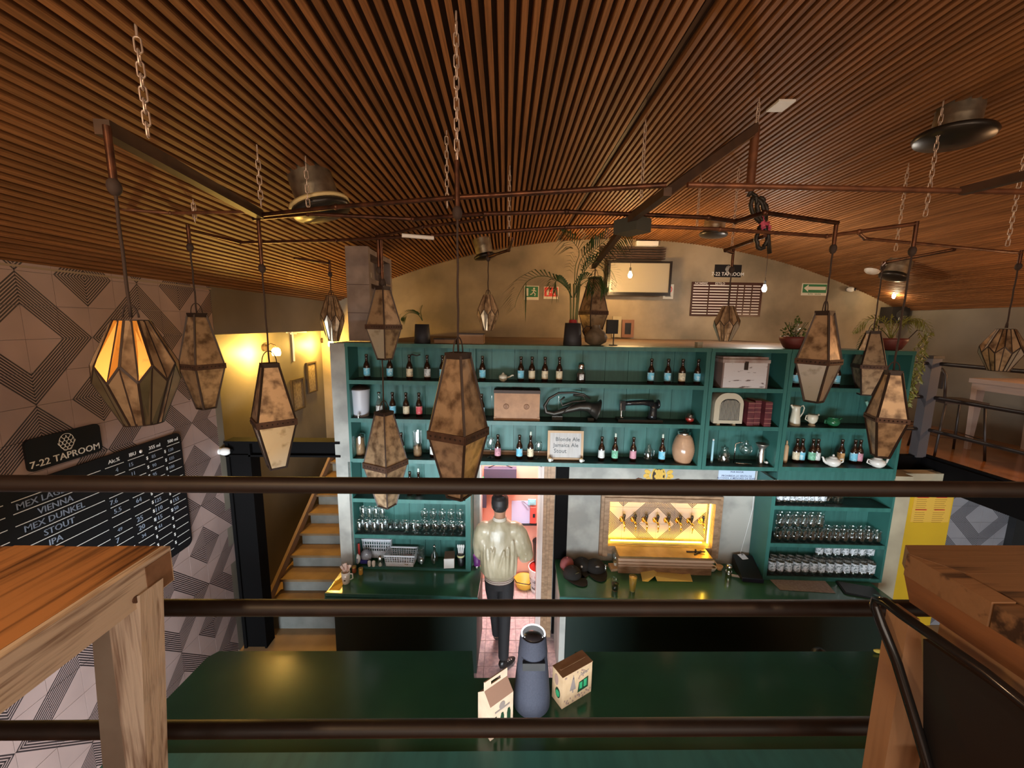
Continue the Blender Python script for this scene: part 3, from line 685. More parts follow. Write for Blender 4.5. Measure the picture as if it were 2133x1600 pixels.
# chains: alternate links turned by a quarter, each link a part
def vault_z(x): return VZ + math.sqrt(RV * RV - (x - VX) ** 2)
lk = []
for k in (0, 1):
    for s_ in (1., .8):
        b = B(); pts = []
        Lk, Wk = .023 * s_, .0095 * s_
        for i in range(14):
            a = 2 * PI * i / 14; pts.append((Wk * math.cos(a), 0, (Lk - Wk) * (1 if math.sin(a) > 0 else -1) + Wk * math.sin(a)))
        b.T = Matrix.Rotation(PI / 2 * k + .4, 4, 'Z'); b.tube(pts, .0030 * s_, 5, True); lk.append(b.mesh('link', MCHAIN))
def chain(px, pt, pb, label):
    h = vault_hit(px, pt); X, Y = h.x, h.y; zc_ = h.z - .004; z0 = zat(X, Y, pb)
    t = thing('hanging_chain', label, 'chain', (X, Y, z0), 0, 'chains holding the ceiling pipes'); n = max(4, int((zc_ - z0) / .038))
    for i in range(n):
        o = bpy.data.objects.new('link', lk[0 if i % 2 else 2]); COL.objects.link(o); o.parent = t; o.location = (0, 0, .02 + i * (zc_ - z0 - .03) / n)
    part('ceiling_hook', B().cyl((0, 0, zc_ - z0 - .02), (0, 0, zc_ - z0 + .012), .004, n=6), MCHAIN, t)
for px, pt, pb, lab in ((283, 57, 285, 'thick pale chain at the upper left holding the dark square tube'), (950, 28, 335, 'longest pale chain, top centre of the ceiling'),
                    (930, 272, 432, 'pale chain just left of the long centre chain'), (535, 305, 430, 'pale chain left of the first drum vent'),
                    (636, 328, 445, 'pale chain hanging in front of the first drum vent'), (402, 418, 462, 'short pale chain above the tile-wall lantern'),
                    (1062, 345, 492, 'pale chain hanging above the wooden trays'), (1345, 250, 412, 'rusty chain at the joint of the sloping beams'),
                    (1460, 362, 470, 'thin chain hanging left of the coiled cable'), (1582, 203, 270, 'pale chain at the high end of the sloping beam'), (1540, 345, 515, 'thin chain above the lantern before the menu board'),
                    (1965, 213, 450, 'long pale chain crossing the right-hand drum vent'), (1893, 340, 522, 'pale chain behind the long chain on the right'), (2138, 305, 512, 'long pale chain nearest the right edge')):
    chain(px, pt, pb, lab)
# pale chain ends: coil of cable with pink tape
X, Y = hq.x, hq.y; za_ = zat(X, Y, 400)
t = thing('coiled_cable', 'black cable coil tied with pink tape, hanging from the sloping beam', 'cable', (X, Y, zat(X, Y, 525)))
zz = LOCS[t.name].z
part('drop_pipe', B().cyl((0, 0, za_ - zz), (0, 0, hq.z - zz), .024, n=12), MRUSTP, t)
def Q(px, py): v = PY(px, py, Y); return (v.x - X, (random.random() - .5) * .02, v.z - zz)
b = B(); b.tube([Q(1566, 395), Q(1560, 408), Q(1566, 402), Q(1574, 408), Q(1577, 430), Q(1586, 460), Q(1598, 490), Q(1604, 528)], .0125, 8)
def loop(b, cx, cy, rx, ry, tilt, r=.0125, n=22):
    pts = []
    for k in range(n):
        a = 2 * PI * k / n; x = rx * math.cos(a); y = ry * math.sin(a); pts.append(Q(cx + x * math.cos(tilt) - y * math.sin(tilt), cy + x * math.sin(tilt) + y * math.cos(tilt)))
    b.tube(pts, r, 7, True)
loop(b, 1578, 437, 11, 27, -.35); loop(b, 1587, 437, 9, 25, -.15); loop(b, 1587, 494, 11, 24, .08)
part('cable_loops', b, mat('black_cable', (.018, .014, .010), .5), t)
b = B(); b.tube([Q(1583, 455), Q(1590, 462), Q(1585, 470), Q(1598, 466), Q(1590, 474), Q(1600, 478)], .022, 7); b.tube([Q(1595, 466), Q(1604, 473), Q(1601, 482)], .007, 6)
part('pink_tape', b, mat('pink_tape', (.75, .12, .22), .5), t)

# drum vents in the ceiling
def drum(px, py, r, h, rd, label, ring=False, tilt=1.):
    d = ray(px, py); o = Vector((-VX, 0, H - VZ)); A = d.x ** 2 + d.z ** 2; Bq = 2 * (o.x * d.x + o.z * d.z); C = o.x ** 2 + o.z ** 2 - RV * RV
    tt = (-Bq + math.sqrt(Bq * Bq - 4 * A * C)) / (2 * A); p = O + d * tt; a = math.asin((p.x - VX) / RV)
    t = thing('ceiling_vent', label, 'vent', tuple(p), 0, 'galvanised drum vents in the slatted ceiling', rot=Matrix.Rotation(a * tilt, 3, 'Y'))
    part('drum', B().lathe([(r, .035), (r, -h * .45), (r * 1.01, -h * .5), (r, -h * .55), (r, -h)], 28), MGALV, t)
    part('dark_disc', B().lathe([(r * .55, -h - .005), (rd * .96, -h - .02), (rd, -h - .035), (rd * .94, -h - .055), (r * .5, -h - .075), (.001, -h - .08)], 32), mat('black_disc', (.03, .026, .022), .35, .4), t)
    if ring: part('ring', B().lathe([(rd * .94, -h - .004), (rd * 1.0, -h + .004), (rd * 1.0, -h - .012), (rd * .94, -h - .016)], 32, close=False), mat('pale_yellow_ring', (.75, .60, .30), .4), t)
drum(645, 366, .125, .17, .175, 'grey drum vent with a pale ring, left part of the ceiling', True)
drum(2000, 226, .105, .12, .185, 'drum vent with a wide black disc at the upper right', tilt=1)
drum(1003, 498, .115, .19, .15, 'drum vent above the wooden trays, near the back wall')
drum(1490, 459, .12, .13, .165, 'drum vent just above the top of the back wall')
drum(1875, 545, .13, .16, .15, 'shiny drum vent at the far right above the wall speaker')
# small fittings on the vault
def on_vault(px, py, dz=0.):
    d = ray(px, py); o = Vector((-VX, 0, H - VZ)); A = d.x ** 2 + d.z ** 2; Bq = 2 * (o.x * d.x + o.z * d.z); C = o.x ** 2 + o.z ** 2 - (RV) ** 2
    tt = (-Bq + math.sqrt(Bq * Bq - 4 * A * C)) / (2 * A); p = O + d * tt; return p, math.asin((p.x - VX) / RV)
p, a = on_vault(1626, 218); solo('access_plate', B().cbox((0, 0, -.006), (.10, .12, .012)), WHITE, 'small white plate on the ceiling slats above the coiled cable', 'plate', loc=tuple(p), rot=Matrix.Rotation(a, 3, 'Y'))
p, a = on_vault(1817, 563); solo('smoke_detector', B().lathe([(.001, -.045), (.06, -.042), (.085, -.02), (.09, 0)], 20, close=False), WHITE, 'round white smoke detector on the ceiling beside the shiny drum vent', 'detector', loc=tuple(p), rot=Matrix.Rotation(a, 3, 'Y'))
p = PY(1347, 508, YB - .04); solo('strip_light', B().cbox((0, 0, 0), (.34, .07, .07)), WHITE, 'short white strip fitting on the back wall under the ceiling', 'light', loc=tuple(p))
p = P3(868, 469); solo('tube_fitting', B().cyl((-.09, 0, 0), (.09, .06, .0), .012, n=8), WHITE, 'thin white tube lying across the ceiling pipes left of centre', 'tube', loc=(p.x, p.y, p.z - .06))

# bare bulbs
def bulb(loc, col, es, label, top, r=.028):
    t = thing('light_bulb', label, 'light bulb', loc)
    part('glass_envelope', B().lathe([(.012, .055), (.016, .035), (r, .005), (r * .9, -.018), (r * .5, -.034), (.001, -.038)], 14, close=False), mat('bulb_glow_' + str(int(es)), (1, .9, .7), .3, emit=col, es=es), t)
    part('socket', B().cyl((0, 0, .05), (0, 0, .10), .014, n=10), BLACK, t)
    part('cord', B().cyl((0, 0, .10), (0, 0, top), .0035, n=6), MCORD, t)
bulb((1.68, 5.5, 3.98), (1, .62, .22), 90, 'warm glowing bulb hanging before the television', .66)
bulb((3.21, 5.0, 3.78), (1, .93, .80), 150, 'brilliant white bulb hanging right of the back wall menu board', .74)
bulb((5.83, 6.0, 3.80), (1, .78, .45), 40, 'small warm bulb hanging near the far right corner', .10, .022)

# wall sconces of the stair wall and the lantern bracket
for (px, py, Y, lab) in ((575, 728, 4.6, 'glowing wall sconce above the stairs'), (690, 712, 6.05, 'glowing wall sconce in the far corner above the stairs')):
    p = PX(px, py, -2.77)
    t = thing('wall_sconce', lab, 'wall lamp', (-2.92, p.y, p.z))
    part('wall_plate', B().cyl((0, 0, .02), (.03, 0, .02), .045, n=14), MCAME, t)
    part('arm', B().tube([(.03, 0, .04), (.09, 0, .07), (.14, 0, .05), (.15, 0, .03)], .007, 7), MCAME, t)
    part('glass_shade', B().lathe([(.028, .02), (.045, .0), (.05, -.045), (.042, -.075), (.001, -.078)], 14, (.15, 0, 0), close=False), mat('sconce_glow', (1, .8, .4), .4, emit=(1, .60, .12), es=30), t)
# ================================================================== things on the shelves
def lab_mat(n, c, c2=None): return mat('label_' + n, c, .6, col2=c2 or tuple(k * .55 for k in c), scale=55, lo=.52, hi=.62)
LAB = dict(blue=lab_mat('blue', (.16, .50, .66), (.5, .7, .75)), cream=lab_mat('cream', (.72, .62, .42)), red=lab_mat('red', (.70, .10, .12), (.8, .5, .45)), white=lab_mat('white', (.70, .70, .66)),
           pink=lab_mat('pink', (.60, .28, .34)), green=lab_mat('green', (.22, .55, .36)), orange=lab_mat('orange', (.70, .40, .16)))
BH = .232
bme = B().lathe([(.028, 0), (.0305, .005), (.0305, .118), (.028, .135), (.016, .162), (.0125, .175), (.0125, .212), (.0150, .214), (.0150, .224), (.0125, .232)], 16).mesh('bottle_glass', MAMBER)
lme = B().lathe([(.0312, .028), (.0312, .104)], 16, close=False).mesh('label', LAB['blue'])
cme = B().lathe([(.0155, .222), (.0155, .232), (.012, .2345)], 12).mesh('cap', mat('bottle_cap', (.10, .085, .06), .4, .6))
stme = B().lathe([(.009, .225), (.010, .262), (.007, .270)], 10).mesh('stopper', mat('pale_stopper', (.62, .72, .62), .5))
LMS = {}
def bottle(u, v, z, col, label, group, stop=False, clear=False):
    t = thing('beer_bottle', label, 'bottle', (u, v, z), random.uniform(0, 6), group, FR)
    if clear:
        if 'cl' not in LMS: LMS['cl'] = bme.copy(); LMS['cl'].materials[0] = MGLASS
        part('bottle_glass', LMS['cl'], None, t)
    else: part('bottle_glass', bme, None, t)
    if col not in LMS: LMS[col] = lme.copy(); LMS[col].materials[0] = LAB[col]
    part('label', LMS[col], None, t); part('stopper' if stop else 'cap', stme if stop else cme, None, t)
    return t
def U(px, z, v): # along-wall coordinate of something standing at height z, depth v, seen in column px
    lo, hi = -3., 5.
    for _ in range(40):
        m = (lo + hi) / 2
        if proj(FR @ Vector((m, v, z)))[0] < px: lo = m
        else: hi = m
    return lo
ORD = ['first', 'second', 'third', 'fourth', 'fifth', 'sixth', 'seventh', 'eighth', 'ninth', 'tenth', 'eleventh', 'twelfth', 'thirteenth', 'fourteenth']
def row(lst, z, v, where, group):
    for i, (px, col, *opt) in enumerate(lst):
        st = 's' in opt; cl = 'c' in opt
        n = ORD[i]
        bottle(U(px, z + .1, v), v, z, col, ('clear' if cl else 'brown') + ' bottle, %s label%s, %s from left %s' % (col, ', stopper' if st else '', n, where), group, st, cl)
row([(764, 'blue'), (812, 'blue'), (853, 'cream'), (890, 'white'), (922, 'blue'), (1005, 'blue'), (1085, 'blue'), (1108, 'cream'), (1135, 'cream'), (1165, 'cream'), (1356, 'blue'), (1391, 'blue'), (1421, 'cream'), (1453, 'blue')], ZA, .11,
    'on the top long shelf', 'beer bottles on the top shelf')
row([(790, 'white', 'c'), (818, 'blue'), (846, 'cream'), (873, 'red'), (1003, 'blue')], ZB, .12, 'on the second long shelf', 'beer bottles on the second shelf')
row([(836, 'green'), (902, 'white'), (1037, 'pink'), (1082, 'blue'), (1105, 'cream', 's'), (1253, 'white'), (1281, 'green', 's'), (1319, 'pink'), (1379, 'blue', 's')], ZC, .11, 'on the third long shelf', 'beer bottles on the third shelf')
row([(1658, 'blue'), (1743, 'blue')], 2.772, .12, 'atop the right-hand unit, behind lanterns', 'beer bottles on the right-hand unit')
row([(1659, 'cream'), (1670, 'blue'), (1692, 'green'), (1702, 'white'), (1752, 'orange'), (1779, 'blue'), (1790, 'pink')], 2.025, .15, 'in the pairs by the teapots', 'paired beer bottles beside the teapots')
for t_ in [o for o in COL.objects if o.name.startswith('beer_bottle') and o.get('group', '').startswith('paired')]: pass
row([(854, 'green'), (872, 'white', 's'), (945, 'blue')], 1.617, .13, 'at the top of the left cupboard', 'beer bottles in the glass cupboard')

def at(px, z, v): return (U(px, z + .06, v), v, z)
# top shelf
b = B(); l = at(1048, ZA, .10)
t = thing('gravy_boat', 'small white ceramic pourer with a long handle on the top shelf', 'pourer', l, 0, fr=FR)
part('body', B().lathe([(.018, 0), (.036, .014), (.043, .035), (.036, .056), (.022, .062)], 16), MCREAM, t); part('handle', B().tube([(.035, 0, .035), (.06, 0, .04), (.085, 0, .058), (.10, 0, .056)], .008, 8), MCREAM, t); part('lid', B().lathe([(.024, .062), (.012, .072), (.006, .08), (.001, .083)], 12), MCREAM, t)
t = thing('glass_jar', 'squat glass jar with metal neck on the top shelf', 'jar', at(1210, ZA, .10), 0, fr=FR)
part('jar_body', B().lathe([(.040, 0), (.044, .01), (.044, .10), (.034, .125), (.03, .13)], 18), MGLASS, t); part('contents', B().lathe([(.038, .006), (.040, .012), (.040, .085), (.001, .088)], 16), mat('dark_tea', (.05, .035, .03), .8), t)
part('metal_lid', B().lathe([(.032, .13), (.034, .135), (.034, .165), (.026, .185), (.001, .19)], 16), MCHR, t); part('label', B().box(-.02, .02, -.046, -.043, .03, .08), LAB['white'], t)
t = thing('wire_opener', 'dark wire bottle opener leaning on the top shelf back board', 'opener', at(862, ZA + .2, .19), 0, fr=FR)
part('wire', B().tube([(-.05, 0, .0), (-.02, 0, .03), (.03, 0, .02), (.06, 0, .03)], .007, 6), MCAME, t)
# second shelf
l = at(752, ZB, .12)
t = thing('water_dispenser', 'pale grey enamel water dispenser with dark lid on the second shelf', 'dispenser', l, 0, fr=FR)
part('tub', B().lathe([(.070, 0), (.074, .01), (.087, .235), (.090, .25), (.090, .262), (.084, .262)], 24), mat('pale_enamel', (.52, .53, .58), .4), t)
part('lid', B().lathe([(.092, .262), (.092, .275), (.06, .290), (.012, .295), (.012, .31), (.001, .312)], 20), MCAME, t); part('tap', B().cyl((.02, -.09, .03), (.02, -.115, .03), .012, n=8).cyl((.02, -.115, .045), (.02, -.115, .005), .008, n=8), MCHR, t)
x0, x1 = U(1029, 2.5, .04), U(1124, 2.5, .04)
t = thing('suitcase', 'tan cardboard suitcase standing on the second shelf', 'suitcase', ((x0 + x1) / 2, .11, ZB), 0, fr=FR); W_ = (x1 - x0) / 2
part('shell', B().box(-W_, W_, -.06, .07, 0, .255), mat('tan_leatherette', (.46, .25, .13), .6, col2=(.36, .19, .10), scale=12, bump=.2), t)
part('lid', B().box(-W_ - .004, W_ + .004, -.064, .074, .255, .285), mat('dark_leather', (.06, .035, .025), .6), t)
part('handle', B().tube([(-.05, -.0, .285), (-.045, 0, .305), (.045, 0, .305), (.05, 0, .285)], .006, 6), MCAME, t)
part('corner', B().box(-W_ - .003, -W_ + .02, -.066, -.06, 0, .03).box(W_ - .02, W_ + .003, -.066, -.06, 0, .03), mat('tan_corner', (.36, .20, .10), .6), t)
b = B()
for xx in (-.10, .09):
    b.lathe([(.02, 0), (.027, .001), (.027, .003), (.02, .004)], 14, (xx, -.0605, .13), False, Matrix.Rotation(PI / 2, 3, 'X')); b.box(xx - .012, xx + .012, -.0625, -.060, .115, .145)
t_ = part('stamp', b, mat('faded_stamp', (.28, .15, .09), .7), t, kind='stuff')
# brass horn
x0 = U(1128, 2.5, .12); x1 = U(1250, 2.5, .12); L_ = x1 - x0; z0 = ZB
t = thing('bass_horn', 'dark tarnished brass horn lying on the second shelf', 'horn', (x0, .12, z0), 0, fr=FR)
MH = mat('tarnished_brass', (.055, .050, .042), .38, .6)
P_ = [(.46, .205), (.40, .245), (.30, .262), (.16, .255), (.07, .20), (.03, .13), (.045, .07), (.12, .055), (.25, .095), (.36, .125), (.44, .13), (.50, .105)]
sc_ = L_ / .56
b = B(); b.tube([(x * sc_, .0, z) for x, z in P_], [.009, .009, .010, .011, .013, .016, .020, .024, .029, .036, .046, .060], 14)
part('main_tube', b, MH, t)
part('bell', B().lathe([(.055, 0), (.066, .03), (.085, .055), (.105, .068), (.104, .071), (.08, .06), (.05, .02)], 22, (.47 * sc_, 0, .115), False, Matrix.Rotation(R(105), 3, 'Y')), MH, t)
part('valve_tube', B().tube([(.30 * sc_, .02, .235), (.40 * sc_, .02, .23), (.42 * sc_, .02, .18), (.30 * sc_, .02, .17), (.20 * sc_, .02, .13), (.18 * sc_, .02, .18), (.22 * sc_, .02, .215)], .009, 8).tube([(.20 * sc_, -.02, .06), (.24 * sc_, -.03, .11), (.30 * sc_, -.02, .16)], .007, 7), MH, t)
part('rest', B().box(.1 * sc_, .2 * sc_, -.03, .03, 0, .038).box(.44 * sc_, .5 * sc_, -.03, .03, 0, .025), MH, t)
# sewing machine
x0 = U(1290, 2.5, .12); x1 = U(1378, 2.5, .12); L_ = x1 - x0
t = thing('sewing_machine', 'old black sewing machine on the second shelf', 'sewing machine', (x0, .12, ZB), 0, fr=FR)
MS = mat('black_enamel', (.012, .013, .014), .15)
part('base', B().box(-.02, L_, -.055, .055, 0, .022), mat('worn_base', (.03, .025, .02), .5), t)
b = B(); b.tube([(.03 * 1, 0, .165), (.10, 0, .172), (.20, 0, .178), (.28, 0, .172)], [.022, .024, .026, .034], 12); b.tube([(.285, 0, .178), (.29, 0, .12), (.285, 0, .06), (.28, 0, .02)], [.034, .030, .036, .046], 12); b.box(.0, .045, -.022, .022, .10, .19)
b.v = [Vector((v.x * L_ / .36, v.y, v.z)) for v in b.v]; part('arm', b, MS, t)
part('hand_wheel', B().lathe([(.02, 0), (.042, .003), (.045, .012), (.042, .02), (.02, .022)], 18, (.315 * L_ / .36, 0, .165), True, Matrix.Rotation(PI / 2, 3, 'Y')), MS, t)
part('needle_bar', B().cyl((.022, 0, .10), (.022, 0, .03), .006, n=8).cyl((.008, -.02, .17), (.008, -.03, .05), .004, n=6).box(.012, .035, -.012, .012, .028, .034), MCHR, t)
t = thing('candle_glass', 'red candle in a round glass on the second shelf', 'candle', at(1437, ZB, .09), 0, fr=FR)
part('glass_cup', B().lathe([(.022, 0), (.040, .02), (.044, .045), (.036, .08)], 16, close=False), MGLASS, t); part('red_wax', B().lathe([(.020, .003), (.037, .02), (.039, .042), (.001, .046)], 16), mat('red_wax', (.62, .05, .035), .35), t)
# third shelf
def grain_jar(px, lev, lab, r=.036, h=.20):
    t = thing('storage_jar', lab, 'jar', at(px, ZC, .12), 0, fr=FR)
    part('glass_cylinder', B().lathe([(r, 0), (r + .002, .01), (r + .002, h)], 18, close=False), MGLASS, t)
    part('grain', B().lathe([(r - .003, .003), (r - .002, .01), (r - .002, lev), (.001, lev + .004)], 16), mat('malt_grain', (.42, .24, .12), .9, col2=(.28, .15, .07), scale=160), t)
    return t
t = grain_jar(751, .175, 'glass jar full of malt grain, at the left end of the third shelf', .046, .19); part('clip_lid', B().lathe([(.048, .19), (.05, .2), (.04, .215), (.001, .218)], 16), MGLASS, t)
grain_jar(870, .10, 'tall glass cylinder half full of malt grain on the third shelf', .042, .25)
def wine(u, v, z, lab, cat='glass', h=.18, r=.036, grp=None):
    t = thing('stemmed_glass', lab, cat, (u, v, z), 0, grp, FR)
    part('bowl', B().lathe([(.004, h * .42), (r * .8, h * .52), (r, h * .70), (r * .82, h)], 14, close=False), MGLASS, t)
    part('stem', B().lathe([(r * .85, 0), (r * .8, .003), (.005, .01), (.004, h * .42)], 12), MGLASS, t); return t
wine(U(1022, ZC + .1, .12), .12, ZC, 'wine glass on the third shelf, behind the largest lantern', h=.20, r=.042)
wine(U(1122, ZC + .1, .12), .12, ZC, 'clear stemmed beer glass left of the framed ale list', h=.17, r=.036)
t = thing('glass_jug', 'small clear glass jug on the third shelf between beer bottles', 'jug', at(1350, ZC, .12), 0, fr=FR)
part('jug_body', B().lathe([(.034, 0), (.04, .02), (.038, .11), (.022, .145), (.02, .165)], 16, close=False), MGLASS, t); part('handle', B().tube([(.034, 0, .12), (.055, 0, .11), (.055, 0, .06), (.038, 0, .04)], .004, 6), MGLASS, t)
# framed list of ales
x0, x1 = U(1141, ZC + .15, .06), U(1216, ZC + .15, .06); wd = (x1 - x0) / 2
t = thing('ale_list_frame', 'wood-framed list of three ales on the third shelf', 'picture frame', ((x0 + x1) / 2, .07, ZC + .005), 0, fr=FR, rot=Matrix.Rotation(R(-4), 3, 'X'))
hh = .285; b = B(); b.box(-wd, wd, 0, .02, 0, .022).box(-wd, wd, 0, .02, hh - .022, hh).box(-wd, -wd + .022, 0, .02, .022, hh - .022).box(wd - .022, wd, 0, .02, .022, hh - .022); part('frame', b, mat('pine_frame', (.50, .32, .17), .5), t)
part('panel', B().box(-wd + .02, wd - .02, .008, .014, .02, hh - .02), mat('grey_panel', (.52, .50, .48), .7, col2=(.44, .42, .40), scale=4, stretch=(12, 1, 1)), t)
b = B(); text(b, 'Blonde Ale', front(0.02, .007, hh * .70), .052); text(b, 'Jamaica Ale', front(0.005, .007, hh * .50), .052); text(b, 'Stout', front(-.05, .007, hh * .30), .056); part('lettering', b, BLACK, t)
for px, lab in ((1146, 'tiny white cup at the left foot of the framed ale list'), (1211, 'tiny white cup at the right foot of the framed ale list')):
    t = thing('mini_cup', lab, 'cup', at(px, ZC, .03), 0, 'tiny cups by the ale list', FR); part('cup_body', B().lathe([(.010, 0), (.017, .01), (.019, .034)], 12), MCER, t); part('biscuit', B().sphere((0, 0, .035), .016, 8, 5, (1, 1, .6)), mat('biscuit', (.62, .42, .18), .8), t); part('handle', B().tube([(.018, 0, .026), (.028, 0, .022), (.026, 0, .012), (.016, 0, .01)], .003, 5), MCER, t)
# honey jar
t = thing('ribbed_jar', 'large ribbed amber jar with a metal lid on the third shelf', 'jar', at(1422, ZC, .11), 0, fr=FR)
pr_ = []
for k in range(25):
    z = .25 * k / 24; r = .070 + .030 * math.sin(PI * min(1, z / .25)) + (.0025 if k % 2 else 0); pr_.append((r, z))
pr_ += [(.06, .262), (.055, .275)]
part('jar_body', B().lathe(pr_, 26), mat('amber_ribbed_glass', (.50, .30, .18), .16, col2=(.38, .21, .12), scale=6), t); part('lid', B().lathe([(.058, .275), (.06, .28), (.058, .297), (.03, .30), (.012, .303), (.012, .32), (.001, .322)], 18), MCHR, t)
# middle unit: crate, radio, three books
x0, x1 = U(1512, 2.85, .0), U(1607, 2.85, .0); W_ = (x1 - x0)
t = thing('wooden_crate', 'peeling white wooden chest with a latch, on top of the radio shelf', 'chest', (x0 - .03, .0, 2.755), 0, fr=FR)
MPEEL = mat('peeling_white_paint', (.60, .56, .55), .8, col2=(.14, .10, .09), scale=9, stretch=(1, 1, 4), lo=.60, hi=.66, bump=.3)
part('box', B().box(0, W_, .01, .17, 0, .232), MPEEL, t); part('lid', B().box(-.008, W_ + .008, .0, .18, .232, .262).box(0, W_, .02, .17, .262, .285), mat('rusty_lid', (.26, .15, .12), .7, col2=(.5, .45, .42), scale=8), t)
part('latch', B().box(W_ / 2 - .014, W_ / 2 + .014, -.006, .01, .17, .245), MCAME, t); part('corner_strip', B().box(-.004, .01, .005, .175, 0, .235).box(W_ - .01, W_ + .004, .005, .175, 0, .235), mat('crate_corner', (.2, .14, .12), .7), t)
x0, x1 = U(1487, 2.5, .03), U(1547, 2.5, .03); W_ = (x1 - x0) / 2
t = thing('old_radio', 'cream arched vintage radio with a slatted grille', 'radio', ((x0 + x1) / 2, .10, 2.402), 0, fr=FR)
def arch(W, Hh, r, n=10): return [(-W, 0)] + [(-W + r - r * math.cos(PI / 2 * k / n), Hh - r + r * math.sin(PI / 2 * k / n)) for k in range(n + 1)] + [(W - r + r * math.sin(PI / 2 * k / n), Hh - r + r * math.cos(PI / 2 * k / n)) for k in range(n + 1)] + [(W, 0)]
b = B(); b.T = Matrix.Translation((0, 0, .02)); b.prism(arch(W_, .285, .11), -.07, .07); part('case', b, mat('cream_bakelite', (.52, .46, .34), .35), t)
b = B(); b.T = Matrix.Translation((.01, 0, .05)); b.prism(arch(W_ * .70, .20, .07), -.0715, -.07); part('grille_recess', b, BLACK, t)
b = B()
for k in range(15):
    xx = -W_ * .66 + W_ * 1.32 * k / 14; hh = .19 - max(0, abs(xx / (W_ * .7)) - .45) * .06; b.box(.01 + xx - .0022, .01 + xx + .0022, -.077, -.0715, .055, .05 + hh)
part('grille_bars', b, mat('grille_grey', (.42, .38, .30), .4), t)
part('foot', B().box(-W_ * .7, -W_ * .5, -.06, .06, 0, .02).box(W_ * .4, W_ * .6, -.06, .06, 0, .02), MCREAM, t); part('carry_handle', B().tube([(-.05, 0, .303), (-.045, 0, .322), (.03, 0, .322), (.035, 0, .303)], .007, 6), MCREAM, t)
MBK = mat('dark_red_leather', (.155, .030, .035), .5, col2=(.09, .02, .024), scale=14); MGOLD = mat('gilt_bands', (.30, .12, .09), .5)
for k, (px, lab, tl) in enumerate(((1560, 'dark red leather volume nearest the old radio', 0), (1575, 'middle volume of the three dark red books', 0), (1594, 'rightmost of the three dark red books, slightly apart', .0))):
    w_ = (U(px + 7, 2.5, .05) - U(px - 7, 2.5, .05)) * (.94, .90, 1.0)[k]; bh_ = (.225, .238, .232)[k]; by_ = (.0, .012, -.012)[k]
    t = thing('leather_book', lab, 'book', (U(px, 2.5, .05), .11, 2.402), 0, 'dark red leather volumes beside the radio', FR, )
    part('cover', B().box(-w_ / 2, w_ / 2, -.09 + by_, .07, 0, bh_), MBK, t); b = B()
    for z in (.03, .07, .13, .17, .21): b.box(-w_ / 2 - .001, w_ / 2 + .001, -.0915 + by_, -.088 + by_, z, z + .006)
    part('spine_band', b, MGOLD, t, kind='stuff'); part('page_block', B().box(-w_ / 2 + .004, w_ / 2 - .004, -.08 + by_, .065, bh_ - .002, bh_ + .002), mat('old_pages', (.42, .32, .22), .8), t)
# middle unit lowest shelf
zl = ZC
t = thing('blue_tube', 'pale blue tube standing at the left end of the coffee maker shelf', 'tube', at(1483, zl, .10), 0, fr=FR); part('tube_body', B().lathe([(.010, 0), (.011, .02), (.011, .205), (.007, .22)], 10), mat('pale_blue', (.30, .55, .62), .4), t); part('cap', B().lathe([(.009, .22), (.009, .235), (.001, .236)], 10), WHITE, t)
t = thing('glass_dripper', 'squat clear glass pot left of the coffee siphon', 'glass pot', at(1508, zl, .10), 0, fr=FR)
part('pot', B().lathe([(.045, 0), (.052, .02), (.050, .09), (.032, .13), (.036, .15)], 18, close=False), MGLASS, t); part('lid', B().lathe([(.037, .15), (.03, .162), (.008, .166), (.008, .18), (.001, .181)], 14), MGLASS, t)
t = thing('coffee_siphon', 'glass coffee siphon on a chrome stand', 'coffee maker', at(1545, zl, .11), 0, fr=FR)
part('stand', B().tube([(-.07, 0, .0), (-.07, 0, .19), (-.03, 0, .205), (-.005, 0, .20)], .006, 8).tube([(-.075, -.03, .008), (.0, -.04, .008), (.07, -.05, .008)], .007, 8), MCHR, t)
part('upper_bulb', B().sphere((.03, 0, .14), .058, 16, 10), MGLASS, t); part('neck', B().lathe([(.022, .19), (.02, .215), (.028, .225)], 14, (.03, 0, 0), False), MGLASS, t)
t = thing('coffee_grinder', 'chrome hand coffee grinder with a wide funnel', 'coffee grinder', at(1585, zl, .10), 0, fr=FR)
part('body', B().lathe([(.036, 0), (.038, .01), (.034, .07), (.030, .14)], 18), MCHR, t); part('funnel', B().lathe([(.03, .14), (.026, .15), (.05, .185), (.056, .2), (.052, .2), (.022, .155)], 18, close=False), mat('dull_tin', (.30, .29, .26), .35, .8), t); part('knob', B().sphere((.045, -.02, .02), .014, 8, 6), MCER, t)
# right unit
t = thing('enamel_pitcher', 'tall cream enamel pitcher on the right-hand unit', 'pitcher', at(1656, 2.402, .10), 0, fr=FR)
part('body', B().lathe([(.044, 0), (.046, .01), (.034, .12), (.032, .16), (.038, .185), (.035, .185), (.03, .16)], 20), MCREAM, t); part('spout', B().cyl((-.03, 0, .165), (-.052, 0, .195), .012, .008, 8), MCREAM, t); part('handle', B().tube([(.034, 0, .175), (.06, 0, .19), (.075, 0, .165), (.066, 0, .12), (.042, 0, .075)], .005, 7), MCREAM, t)
t = thing('milk_jug', 'small white footed jug beside the cream pitcher', 'jug', at(1692, 2.402, .09), 0, fr=FR)
part('body', B().lathe([(.028, 0), (.03, .006), (.02, .02), (.038, .045), (.044, .08), (.04, .108), (.037, .108)], 18), MCREAM, t); part('handle', B().tube([(-.036, 0, .1), (-.06, 0, .095), (-.064, 0, .06), (-.036, 0, .045)], .005, 7), MCREAM, t); part('spout', B().cyl((.03, 0, .09), (.056, 0, .108), .014, .008, 8), MCREAM, t)
t = thing('green_pot', 'glossy dark green sugar pot on the right-hand unit', 'pot', at(1735, 2.402, .08), 0, fr=FR); MGG = mat('green_glaze', (.02, .13, .055), .10)
